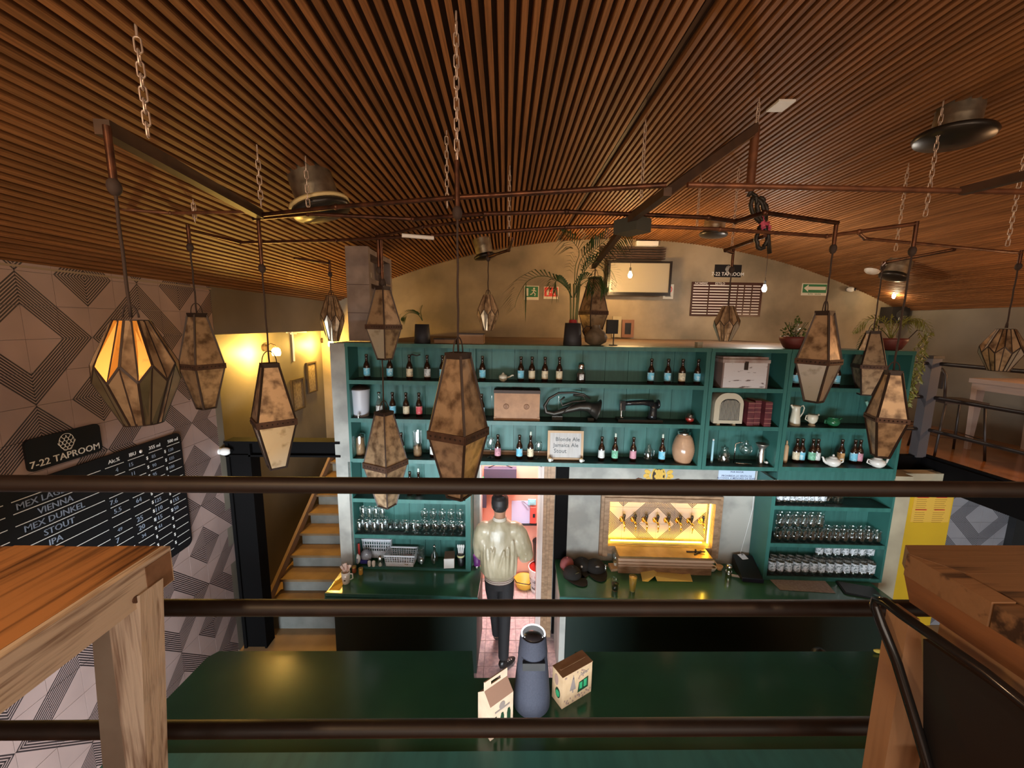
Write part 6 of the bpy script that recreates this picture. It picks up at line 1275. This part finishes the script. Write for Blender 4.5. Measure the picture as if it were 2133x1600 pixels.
# ================================================================== kitchen seen through the doorway
YK = 4.77
a, c = PY(1066, 1043, YK), PY(1103, 1090, YK); t = thing('wall_papers', 'bluish white papers pinned on the pink kitchen wall', 'paper', ((a.x + c.x) / 2, YK, c.z)); W_ = (c.x - a.x) / 2; h = a.z - c.z; part('sheet', B().box(-W_, W_, -.006, 0, 0, h), mat('bluish_sheet', (.52, .56, .80), .7), t); part('folded_flap', B().add([(0, -.01, h), (W_ * .8, -.03, h * .70), (W_ * .95, -.008, h * .76), (W_ * .3, -.008, h)], [(0, 1, 2, 3)]), mat('grey_flap', (.25, .26, .35), .7), t)
p = PY(1108, 1045, YK); solo('blue_mask', B().cbox((0, 0, 0), (.10, .02, .075)).cbox((0, -.012, 0), (.06, .01, .03)), mat('sky_blue', (.25, .62, .72), .7), 'light blue folded mask hanging beside the kitchen papers', 'mask', loc=(p.x, YK - .012, p.z))
p = PY(1110, 1070, YK); t = thing('red_apron', 'red cloth hanging in the kitchen beside the papers', 'cloth', (p.x, YK - .03, p.z)); part('cloth', B().cbox((0, 0, 0), (.07, .05, .21)), mat('red_cloth', (.70, .08, .06), .8), t); part('dark_pattern', B().cbox((.01, -.027, .0), (.03, .004, .05)), BLACK, t)
a = PY(1070, 1091, YK); solo('black_rail', B().box(0, .34, -.03, 0, -.01, .008), BLACK, 'thin black shelf rail under the kitchen papers', 'rail', loc=(a.x, YK, a.z))
p = PY(1042, 1000, YK); t = thing('dark_coat', 'dark purple coats hanging on the kitchen wall above the person', 'coat', (p.x, YK - .05, p.z - .12)); part('cloth', B().box(-.20, .20, -.05, .05, 0, .30), mat('dark_purple', (.05, .045, .08), .8), t); part('sleeve', B().box(-.24, -.17, -.06, .04, -.20, .15), mat('dark_purple', (.05, .045, .08), .8), t); part('hanger', B().tube([(-.15, 0, .30), (0, 0, .36), (.15, 0, .30)], .006, 5), BLACK, t)
p = PY(1011, 996, YK); solo('green_bag', B().sphere((0, 0, 0), .06, 10, 7, (1, .6, .8)), mat('bright_green', (.08, .55, .22), .5), 'bright green bag at the top left of the kitchen doorway', 'bag', loc=(p.x, YK - .06, p.z))
q = PZ(1112, 1214, 0); x_ = .46; t = thing('white_bucket', 'white bucket with a red inside standing in the kitchen', 'bucket', (x_, 4.56, .01)); part('pail', B().lathe([(.10, 0), (.105, .01), (.135, .30), (.138, .31), (.128, .31)], 20, close=False), WHITE, t); part('red_liner', B().lathe([(.126, .22), (.134, .312), (.10, .20), (.001, .18)], 18, close=False), mat('red_liner', (.55, .03, .02), .4), t); part('print', B().lathe([(.1115, .05), (.1255, .19)], 20, close=False), mat('grey_print', (.55, .55, .56), .6, col2=(.10, .10, .10), scale=12, lo=.5, hi=.55), t)
t = thing('black_bucket', 'black bucket standing behind the white one in the kitchen', 'bucket', (x_ + .02, 4.68, .33)); part('pail', B().lathe([(.08, 0), (.085, .01), (.10, .25), (.105, .26), (.095, .26), (.08, .03), (.001, .02)], 20), BLACK, t); part('stand', B().box(-.06, .06, -.06, .06, -.32, 0), BLACK, t)
t = thing('yellow_basin', 'yellow basin on the kitchen floor behind the person', 'basin', (.28, 4.62, .01)); part('basin', B().lathe([(.09, 0), (.10, .01), (.13, .09), (.135, .10), (.12, .10), (.08, .02), (.001, .015)], 20), mat('basin_yellow', (.70, .42, .05), .5), t); part('handle', B().tube([(-.13, 0, .10), (-.10, -.12, .13), (.05, -.16, .13), (.13, 0, .10)], .006, 5), BLACK, t)
t = thing('black_bin_bag', 'black bag heaped behind the right end of the bar', 'bag', (2.30, 2.62, 0.0)); part('bag_body', B().sphere((0, 0, .42), .30, 18, 12, (1.5, .6, 1.4)), mat('black_film', (.012, .010, .010), .4, col2=(.03, .02, .015), scale=5, bump=.6), t); part('bag_knot', B().sphere((.1, 0, .86), .06, 8, 6), mat('black_film', (.01, .01, .01), .4), t)
# ================================================================== things on the front bar
ZBR = 1.10
t = thing('portable_speaker', 'blue-grey conical wireless speaker with a glowing ring on the bar', 'speaker', (.18, 2.03, ZBR + .001))
MSP = mat('slate_blue_fabric', (.024, .025, .038), .85, col2=(.018, .019, .030), scale=120, bump=.1)
part('body', B().lathe([(.098, 0), (.106, .012), (.107, .05), (.097, .18), (.088, .28), (.085, .305)], 36), MSP, t); part('neck', B().lathe([(.060, .30), (.060, .345)], 28), BLACK, t)
b = B()
for a in (PI * .1, PI * .9, PI * 1.22, PI * 1.78): b.cyl((.076 * math.cos(a), .076 * math.sin(a), .30), (.073 * math.cos(a), .073 * math.sin(a), .35), .012, n=8)
b.lathe([(.0855, .30), (.083, .35)], 30, close=False); part('pillar', b, MSP, t)
part('slot', B().cbox((0, -.080, .325), (.125, .022, .046)), BLACK, t)
part('head', B().lathe([(.083, .345), (.082, .36), (.074, .45), (.070, .455)], 36), MSP, t); part('top_dial', B().lathe([(.062, .450), (.062, .457), (.001, .458)], 30), mat('black_dial', (.02, .016, .016), .25), t)
b = B(); b.tube([(.066 * math.cos(a), .066 * math.sin(a), .458) for a in [R(-20) + R(220) * k / 24 for k in range(25)]], .0045, 6); part('light_ring', b, mat('white_ring', (1, 1, 1), .4, emit=(.95, .97, 1), es=1.6), t)
part('control_dots', B().sphere((-.05, -.03, .459), .003, 6, 4).sphere((.05, -.03, .459), .003, 6, 4), WHITE, t)
F_ = Vector((.352, 1.991)); ang = math.atan2(.115, .198)
t = thing('gift_box', 'kraft gift box printed with pine trees, windows showing green bottles', 'box', (.352, 1.991, ZBR + .001), ang)
MKR2 = mat('brown_card_top', (.31, .175, .09), .8, col2=(.26, .145, .07), scale=14)
W_, D_, h = .225, .095, .205
part('carton', B().box(0, W_, 0, D_, 0, h), MKRAFT, t); part('lid_flap', B().box(-.002, W_ + .002, -.002, D_ + .002, h, h + .003).box(.02, W_ - .02, D_ / 2 - .004, D_ / 2 + .004, h + .003, h + .005), MKR2, t)
MDG = mat('window_dark', (.012, .035, .018), .15); MBGR = mat('bottle_green', (.03, .22, .09), .15)
b = B(); b.prism([(.115, .05), (.195, .055), (.195, .125), (.125, .115)], -.002, 0); part('window', b, MDG, t)
part('green_bottle', B().box(.128, .148, -.0035, -.001, .07, .112).box(.160, .182, -.0035, -.001, .07, .118), MBGR, t)
b = B(); b.T = Matrix.Rotation(-PI / 2, 4, 'Z'); disc(b, -.04, .075, .022, .032, -.002, 14); part('window', b, MDG, t); b = B(); b.T = Matrix.Rotation(-PI / 2, 4, 'Z'); disc(b, -.04, .072, .016, .022, -.0035, 12); part('green_bottle', b, MBGR, t)
b = B(); b.prism([(.055, .09), (.10, .085), (.08, .185)], -.0015, 0); b.box(.074, .082, -.0015, 0, .07, .09); part('printed_tree', b, mat('grey_ink', (.16, .12, .10), .8), t)
b = B()
for k in range(34): x, z = random.uniform(.01, W_ - .01), random.choice([random.uniform(.008, .045), random.uniform(.14, .19)]); disc(b, x, z, .005, .006, -.0015, 6)
part('printed_dots', b, mat('brown_ink2', (.20, .12, .09), .8), t, kind='stuff')
b = B(); text(b, 'beer', front(.165, -.001, .165), .035); part('lettering', b, mat('grey_ink', (.2, .15, .12), .8), t)
b = B(); b.T = Matrix.Rotation(-PI / 2, 4, 'Z'); disc(b, -.055, .15, .018, .035, -.0015, 14); part('printed_leaf', b, mat('brown_ink2', (.20, .12, .09), .8), t)
t = thing('beer_carrier', 'pale kraft beer carrier with a gable handle, nearest on the bar', 'box', (-.055, 1.814, ZBR + .001), R(38))
W_, D_, h = .155, .115, .205; MKP = mat('pale_kraft', (.44, .31, .21), .8, col2=(.39, .27, .18), scale=18)
part('carton', B().box(0, W_, 0, D_, 0, h), MKP, t)
b = B(); b.add([(0, 0, h), (W_, 0, h), (W_, D_ / 2 - .004, h + .055), (0, D_ / 2 - .004, h + .055)], [(0, 1, 2, 3)]); b.add([(0, D_, h), (W_, D_, h), (W_, D_ / 2 + .004, h + .055), (0, D_ / 2 + .004, h + .055)], [(3, 2, 1, 0)]); part('gable_panel', b, mat('brown_gable', (.25, .13, .08), .8), t)
part('gable_end', B().add([(0, 0, h), (0, D_, h), (0, D_ / 2, h + .055)], [(0, 1, 2)]).add([(W_, 0, h), (W_, D_, h), (W_, D_ / 2, h + .055)], [(2, 1, 0)]), MKP, t)
b = B(); z0 = h + .052; b.box(0, W_, D_ / 2 - .003, D_ / 2 + .003, z0, z0 + .018).box(0, W_ * .28, D_ / 2 - .003, D_ / 2 + .003, z0 + .018, z0 + .038).box(W_ * .72, W_, D_ / 2 - .003, D_ / 2 + .003, z0 + .018, z0 + .038).box(0, W_, D_ / 2 - .003, D_ / 2 + .003, z0 + .038, z0 + .055); part('handle', b, MKP, t)
b = B()
for k in range(3): b.prism([(.022 + .045 * k, .03), (.046 + .045 * k, .03), (.046 + .045 * k, .10), (.040 + .045 * k, .125), (.028 + .045 * k, .125), (.022 + .045 * k, .10)], -.002, 0)
part('bottle_window', b, MDG, t, kind='stuff'); b = B(); disc(b, .078, .172, .02, .022, -.0015, 14); b.box(.03, .13, -.0012, 0, .146, .156); part('printed_emblem', b, mat('grey_ink', (.2, .15, .12), .8), t)
p = PZ(1842, 1440, ZBR); t = thing('wine_glass', 'clear wine glass on the right end of the bar top', 'glass', (p.x, p.y, ZBR + .001)); part('bowl', B().lathe([(.004, .075), (.03, .09), (.038, .125), (.030, .165)], 16, close=False), MGLASS, t); part('stem', B().lathe([(.032, 0), (.03, .003), (.004, .01), (.004, .075)], 14), MGLASS, t)
p = PZ(1832, 1352, ZBR); t = thing('yellow_rag', 'crumpled yellow rag at the far edge of the bar', 'cloth', (p.x - .02, p.y - .035, ZBR + .002)); part('cloth', B().sphere((0, 0, .012), .035, 10, 6, (1.6, .5, .35)), mat('dull_yellow', (.45, .32, .05), .8), t); part('fold', B().sphere((-.03, 0, .02), .02, 8, 5, (1.6, .5, .4)), mat('dull_yellow', (.4, .3, .1), .8), t)

# ================================================================== tables on the landing, nearest the camera
ZTL = 2.762
t = thing('high_table', 'orange plank table with whitewashed edge and legs, nearest at left', 'table', (-1.55, .3, 1.9))
x = -.818
xe = [-.818, -.93, -1.045, -1.165, -1.275, -1.40, -1.52, -1.64, -1.76, -1.88, -2.0]
for i in range(len(xe) - 1): part('plank', B().box(xe[i + 1] + .0015, xe[i] - .0015, -.75, .90, ZTL - .038, ZTL + random.uniform(-.0015, .0015)), MWOODO, t, fc=True)
part('edge_board', B().box(-.818, -.798, -.75, .90, ZTL - .088, ZTL + .0005), MWHW, t, fc=True)
part('edge_board', B().box(-2.0, -.818, .87, .90, ZTL - .088, ZTL - .04), MWHW, t, fc=True)
part('end_block', B().box(-.796, -.80, .83, .895, ZTL - .085, ZTL - .01), mat('end_grain', (.30, .17, .10), .8, col2=(.20, .11, .06), scale=20), t, fc=True)
part('knot_bolt', B().cyl((-.80, .80, ZTL - .065), (-.794, .80, ZTL - .065), .008, n=10), mat('rusty_bolt', (.10, .05, .03), .7), t, fc=True)
def leg_px(Y0, Y1, top, bot, m, name='leg', z=1.9):
    (a, b_), (c, d) = top, bot; P = [PY(*q, Y0) for q in (a, b_, c, d)]   # top-left, top-right, bottom-right, bottom-left
    L = P[3] + (P[3] - P[0]) * ((P[3].z - z) / (P[0].z - P[3].z)); R_ = P[2] + (P[2] - P[1]) * ((P[2].z - z) / (P[1].z - P[2].z))
    vs = [P[0], P[1], R_, L] + [p + Vector((0, Y1 - Y0, 0)) for p in (P[0], P[1], R_, L)]
    part(name, B().add(vs, [(0, 1, 2, 3), (7, 6, 5, 4), (0, 4, 5, 1), (1, 5, 6, 2), (2, 6, 7, 3), (3, 7, 4, 0)]), m, t, fc=True)
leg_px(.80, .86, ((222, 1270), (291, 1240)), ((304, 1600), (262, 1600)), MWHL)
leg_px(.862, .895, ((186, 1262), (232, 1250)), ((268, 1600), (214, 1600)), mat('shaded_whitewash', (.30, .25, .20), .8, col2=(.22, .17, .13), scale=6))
part('brace', B().bar((-1.0, .86, 2.675), (-1.9, .86, 2.675), .03, .06), MWHW, t, fc=True)
part('leg', B().box(-1.95, -1.88, .80, .86, 1.9, 2.70), MWHW, t, fc=True)
for xx in (-.86, -1.92): part('leg', B().box(xx - .035, xx + .035, -.70, -.63, 1.9, 2.70), MWHW, t, fc=True)
# right table
ZR = 2.769
t = thing('high_table', 'dark worn plank table with split edges, nearest at right', 'table', (1.6, .3, 1.9)); random.seed(3)
y1 = .905; ys = [.905, .80, .665, .53, .40, .26, .12, -.03, -.2, -.4]
x0t = 1.005
b = B(); b.add([(x0t, .905, ZR - .0), (2.2, .905, ZR), (2.2, .79, ZR), (1.03, .79, ZR), (.975, .865, ZR)] + [(x0t, .905, ZR - .05), (2.2, .905, ZR - .05), (2.2, .79, ZR - .05), (1.03, .79, ZR - .05), (.975, .865, ZR - .05)], [(0, 1, 2, 3, 4), (9, 8, 7, 6, 5)] + [(i, (i + 1) % 5, 5 + (i + 1) % 5, 5 + i) for i in range(5)]); part('plank', b, MWOODR, t, fc=True)
for i in range(1, len(ys) - 1):
    e = random.uniform(-.004, .006); part('plank', B().box(1.028 + e, 2.2, ys[i + 1] + .001, ys[i] - .0115 + .0015, ZR - .05, ZR + random.uniform(-.002, .001)), MWOODR, t, fc=True)
for k, (ya, yb_) in enumerate(((.868, .70), (.697, .52), (.517, .30), (.297, -.4))): part('edge_board', B().box(.972 + .003 * (k % 2), 1.022, yb_, ya, ZR - .055, ZR - .001 - .002 * (k % 2)), MWOODR, t, fc=True)
part('lower_board', B().add([(.975, .87, ZR - .055), (1.10, .87, ZR - .055), (1.10, -.4, ZR - .055), (.975, -.4, ZR - .055), (.978, .85, ZR - .115), (1.10, .85, ZR - .115), (1.10, -.4, ZR - .115), (.985, -.4, ZR - .115)], [(0, 1, 2, 3), (7, 6, 5, 4), (0, 4, 5, 1), (1, 5, 6, 2), (2, 6, 7, 3), (3, 7, 4, 0)]), mat('side_wood', (.27, .115, .048), .55, col2=(.15, .06, .025), scale=3, stretch=(3, 1, 8), lo=.4, hi=.7, bump=.3), t, fc=True)
part('apron', B().box(1.0, 1.06, -.35, .80, ZR - .165, ZR - .115), MPALEW, t, fc=True)
part('paper_tag', B().box(.997, 1.0, .555, .585, ZR - .16, ZR - .12), MCREAMW, t, fc=True)
leg_px(.78, .83, ((1893, 1290), (1916, 1290)), ((1936, 1600), (1842, 1600)), MPALEW)
part('leg', B().box(2.1, 2.17, .74, .82, 1.9, ZR - .1), MPALEW, t, fc=True)
for xx in (1.08, 2.12): part('leg', B().box(xx - .03, xx + .03, -.33, -.26, 1.9, ZR - .11), MPALEW, t, fc=True)
# chair by the right table
t = thing('metal_chair', 'black tubular metal chair tucked beside the right table', 'chair', (1.1, .55, 1.9)); m = mat('glossy_black_tube', (.010, .010, .011), .18)
def QX(px, py, X): return PX(px, py, X)
XC = .86
p1_ = QX(1823, 1252, XC); zt_ = p1_.z
A = [QX(1945, 1640, .93), QX(1905, 1500, .90), QX(1868, 1380, .88), QX(1836, 1300, XC), QX(1822, 1262, XC), QX(1826, 1248, XC), QX(1845, 1255, XC), QX(1880, 1282, XC), QX(1950, 1330, .87), QX(2050, 1400, .89), QX(2150, 1480, .91), QX(2260, 1600, .93)]
lastp = A[-1]; A0 = A[0]; 
b = B(); b.tube([Vector((A0.x + .03, A0.y, 1.9))] + A + [Vector((lastp.x + .03, lastp.y - .02, 1.9))], .0105, 10); part('tube_frame', b, m, t, fc=True)
bq = [QX(1915, 1322, .885), QX(2160, 1500, .925)]
b = B(); y0_, y1_ = bq[1].y, bq[0].y; b.add([(.895, y1_, bq[0].z - .01), (.925, y0_, bq[0].z - .02), (.945, y0_, 2.32), (.93, y1_ - .02, 2.32), (.915, y1_, bq[0].z - .01), (.945, y0_, bq[0].z - .02), (.965, y0_, 2.32), (.95, y1_ - .02, 2.32)], [(0, 1, 2, 3), (7, 6, 5, 4), (0, 4, 5, 1), (1, 5, 6, 2), (2, 6, 7, 3), (3, 7, 4, 0)]); part('back_pad', b, BLACK, t, fc=True)
part('seat', B().box(.94, 1.36, y0_ - .02, y1_, 2.30, 2.345), BLACK, t, fc=True)
for x_, y_ in ((1.34, y0_), (1.34, y1_ - .02)): part('leg', B().cyl((x_, y_, 2.3), (x_ + .03, y_, 1.9), .0105, n=9), m, t, fc=True)

# ================================================================== the person
def remeshed(name, b, vox, m, it=6):
    me = b.mesh('tmp', m); o = bpy.data.objects.new('tmp', me); COL.objects.link(o)
    r = o.modifiers.new('r', 'REMESH'); r.mode = 'VOXEL'; r.voxel_size = vox; r.use_smooth_shade = True
    s_ = o.modifiers.new('s', 'SMOOTH'); s_.factor = .6; s_.iterations = it
    bpy.context.view_layer.update(); dg = bpy.context.evaluated_depsgraph_get(); me2 = bpy.data.meshes.new_from_object(o.evaluated_get(dg)); me2.name = name
    bpy.data.objects.remove(o); me2.materials.clear(); me2.materials.append(m)
    for p in me2.polygons: p.use_smooth = True
    return me2
def ell(b, rings, n=24):      # rings of (cx, cy, z, rx, ry)
    vs = []; fs = []
    for cx_, cy_, z, rx, ry in rings:
        for k in range(n): a = 2 * PI * k / n; vs.append((cx_ + rx * math.cos(a), cy_ + ry * math.sin(a), z))
    m = len(rings)
    for i in range(m - 1):
        for k in range(n): j = (k + 1) % n; fs.append((i * n + k, i * n + j, (i + 1) * n + j, (i + 1) * n + k))
    fs += [tuple(reversed(range(n))), tuple((m - 1) * n + k for k in range(n))]; b.add(vs, fs)
PXX, PYY = -.03, 3.52
t = thing('person', 'person in a pale satin bomber jacket and black trousers walking into the kitchen', 'person', (PXX, PYY, 0))
MSK = mat('skin', (.36, .19, .115), .5); MHAIR = mat('black_hair', (.010, .008, .008), .6); MJK = mat('satin_beige', (.56, .50, .36), .30, col2=(.36, .31, .20), scale=9, bump=.9, stretch=(1, 1, .4)); MTR = mat('black_trousers', (.012, .010, .011), .8)
# body: head, neck, torso, arms and hands in one surface
b = B()
ell(b, [(0, 0, 1.50, .05, .05), (0, .0, 1.54, .052, .06), (0, .01, 1.58, .062, .078), (0, .012, 1.63, .073, .092), (0, .008, 1.68, .072, .092), (0, .0, 1.715, .052, .07), (0, 0, 1.73, .02, .03)])
ell(b, [(0, 0, .86, .13, .09), (0, 0, 1.1, .125, .085), (0, 0, 1.35, .15, .085), (0, 0, 1.42, .13, .07), (0, 0, 1.46, .06, .055), (0, 0, 1.56, .048, .05)])
b.sphere((0, .105, 1.615), .014, 8, 6, (.8, 1.3, 1.3)); b.sphere((-.074, .0, 1.615), .018, 8, 6, (.5, 1, 1.5)); b.sphere((.074, .0, 1.615), .018, 8, 6, (.5, 1, 1.5)); b.sphere((0, .095, 1.575), .016, 8, 6, (1.5, .7, .5))
b.tube([(.15, 0, 1.36), (.225, .0, 1.24), (.245, .01, 1.13), (.21, .12, 1.08), (.16, .23, 1.09)], [.040, .040, .036, .032, .026], 12)
b.tube([(-.145, 0, 1.36), (-.185, .03, 1.24), (-.185, .05, 1.13), (-.15, .15, 1.06), (-.10, .25, 1.07)], [.040, .040, .036, .032, .026], 12)
for s_, c in ((1, Vector((.145, .265, 1.092))), (-1, Vector((-.085, .285, 1.072)))):
    b.sphere(c, .040, 12, 8, (.8, 1.05, .42))
    for k in range(4):
        base = c + Vector(((k - 1.5) * .019, .030, .0)); L = (.062, .072, .068, .052)[k]; b.tube([base, base + Vector((0, L * .5, -.004)), base + Vector((0, L * .85, -.022))], [.0095, .0088, .0075], 8)
    b.tube([c + Vector((-s_ * .026, -.005, 0)), c + Vector((-s_ * .045, .022, -.006)), c + Vector((-s_ * .045, .045, -.016))], [.011, .0095, .008], 8)
# legs under the trousers down to the ankles
RL = [(.058, 0, .92), (.065, -.02, .72), (.055, -.02, .50), (.052, -.06, .28), (.05, -.10, .10)]; LL = [(-.055, 0, .92), (-.060, .06, .72), (-.045, .12, .50), (-.03, .14, .30), (-.02, .14, .13)]
b.tube(RL, [.075, .068, .050, .042, .034], 12); b.tube(LL, [.075, .068, .050, .042, .034], 12)
part('body', remeshed('body', b, .0065, MSK, 3), None, t)
b = B(); ell(b, [(0, -.012, 1.565, .045, .04), (0, -.018, 1.60, .070, .074), (0, -.012, 1.65, .081, .094), (0, -.004, 1.70, .078, .096), (0, .0, 1.735, .055, .07), (0, 0, 1.748, .02, .03)])
for k in range(26): a = random.uniform(0, 2 * PI); z = random.uniform(1.60, 1.73); f = 1 - max(0, (z - 1.66)) * 4.2; b.sphere((.070 * f * math.cos(a), -.012 + .080 * f * math.sin(a), z), .014, 6, 4)
me = remeshed('hair', b, .007, MHAIR, 2); part('hair', me, None, t)
b = B(); ell(b, [(0, .0, .905, .137, .108), (0, -.004, .93, .150, .12), (-.002, -.01, .97, .172, .138), (-.004, -.012, 1.06, .178, .140), (0, -.008, 1.2, .172, .128), (0, -.004, 1.32, .178, .112), (0, 0, 1.40, .172, .095), (0, 0, 1.445, .125, .078), (0, 0, 1.475, .075, .066), (0, .0, 1.49, .062, .06)])
b.sphere((.135, 0, 1.375), .085, 14, 9); b.sphere((-.135, 0, 1.375), .085, 14, 9); b.sphere((.16, -.005, 1.25), .08, 12, 8, (1, 1, 1.4)); b.sphere((-.14, -.005, 1.25), .08, 12, 8, (1, 1, 1.4))
b.tube([(.145, 0, 1.395), (.19, -.005, 1.34), (.235, -.01, 1.22), (.255, -.005, 1.12), (.245, .06, 1.065), (.20, .15, 1.07), (.178, .20, 1.08)], [.074, .076, .074, .070, .062, .050, .036], 16)
b.tube([(-.145, 0, 1.395), (-.175, 0, 1.34), (-.190, .02, 1.22), (-.190, .05, 1.12), (-.18, .09, 1.07), (-.14, .17, 1.06), (-.12, .22, 1.065)], [.074, .074, .068, .062, .058, .050, .036], 16)
for k in range(13):      # soft slanting folds of the satin
    a = R(195 + 150 * k / 12) + random.uniform(-.08, .08); z0 = random.uniform(.95, 1.02); L_ = random.uniform(.18, .36); da = random.uniform(-.35, .35)
    b.tube([(.172 * math.cos(a + da * f), -.01 + .134 * math.sin(a + da * f), z0 + L_ * f) for f in (0, .35, .7, 1)], [.008, .016, .014, .004], 6)
for z_, x_ in ((1.16, .25), (1.22, .24), (1.10, .25), (1.27, .225)): b.tube([(x_ - .07, -.03, z_), (x_, -.075, z_ + .01), (x_ + .055, -.02, z_ + .03)], [.004, .012, .005], 6)
part('bomber_jacket', remeshed('bomber_jacket', b, .007, MJK, 9), None, t)
b = B(); ell(b, [(0, .002, .868, .133, .105), (0, .002, .872, .139, .111), (0, .0, .912, .142, .114), (0, 0, .918, .138, .109)]); part('hem_rib', b, mat('striped_rib', (.20, .12, .10), .8), t, label='dark ribbed hem with pale stripes')
b = B()
for z in (.882, .900): ell(b, [(0, .001, z, .1425, .1145), (0, .001, z + .006, .1425, .1145)])
part('hem_stripe', b, mat('pale_rib_stripe', (.55, .50, .42), .8), t)
b = B(); ell(b, [(0, 0, 1.482, .066, .064), (0, 0, 1.512, .060, .060)]); part('collar', b, mat('pale_rib_stripe', (.55, .5, .42), .8), t)
b = B(); ell(b, [(0, 0, .80, .118, .098), (0, 0, .86, .122, .098), (0, 0, .905, .120, .095)]); b.tube([(RL[0][0], 0, .86)] + RL[1:4] + [(.05, -.10, .095)], [.088, .078, .064, .056, .050], 16); b.tube([(LL[0][0], 0, .86)] + LL[1:4] + [(-.02, .14, .15)], [.088, .078, .062, .054, .048], 16)
part('trousers', remeshed('trousers', b, .008, MTR, 3), None, t)
MSH = mat('black_shoe', (.014, .011, .010), .4)
def shoe(c, rz, tilt=0.):
    b = B(); b.T = Matrix.Translation(c) @ Matrix.Rotation(rz, 4, 'Z') @ Matrix.Rotation(tilt, 4, 'X'); b.sphere((0, .05, .032), .05, 14, 9, (.82, 2.0, .62)); b.sphere((0, -.01, .06), .045, 12, 8, (.8, 1, 1)); me = remeshed('shoe', b, .006, MSH, 2); part('shoe', me, None, t)
    b = B(); b.T = Matrix.Translation(c) @ Matrix.Rotation(rz, 4, 'Z') @ Matrix.Rotation(tilt, 4, 'X')
    for k in range(3): b.bar((.034, .055 + .022 * k, .022), (.016, .040 + .022 * k, .062), .006, .004)
    part('shoe_stripe', b, mat('shoe_stripe', (.6, .56, .5), .6), t)
shoe((.05, -.115, .004), -.9); shoe((-.02, .13, .085), -.05, -.55)
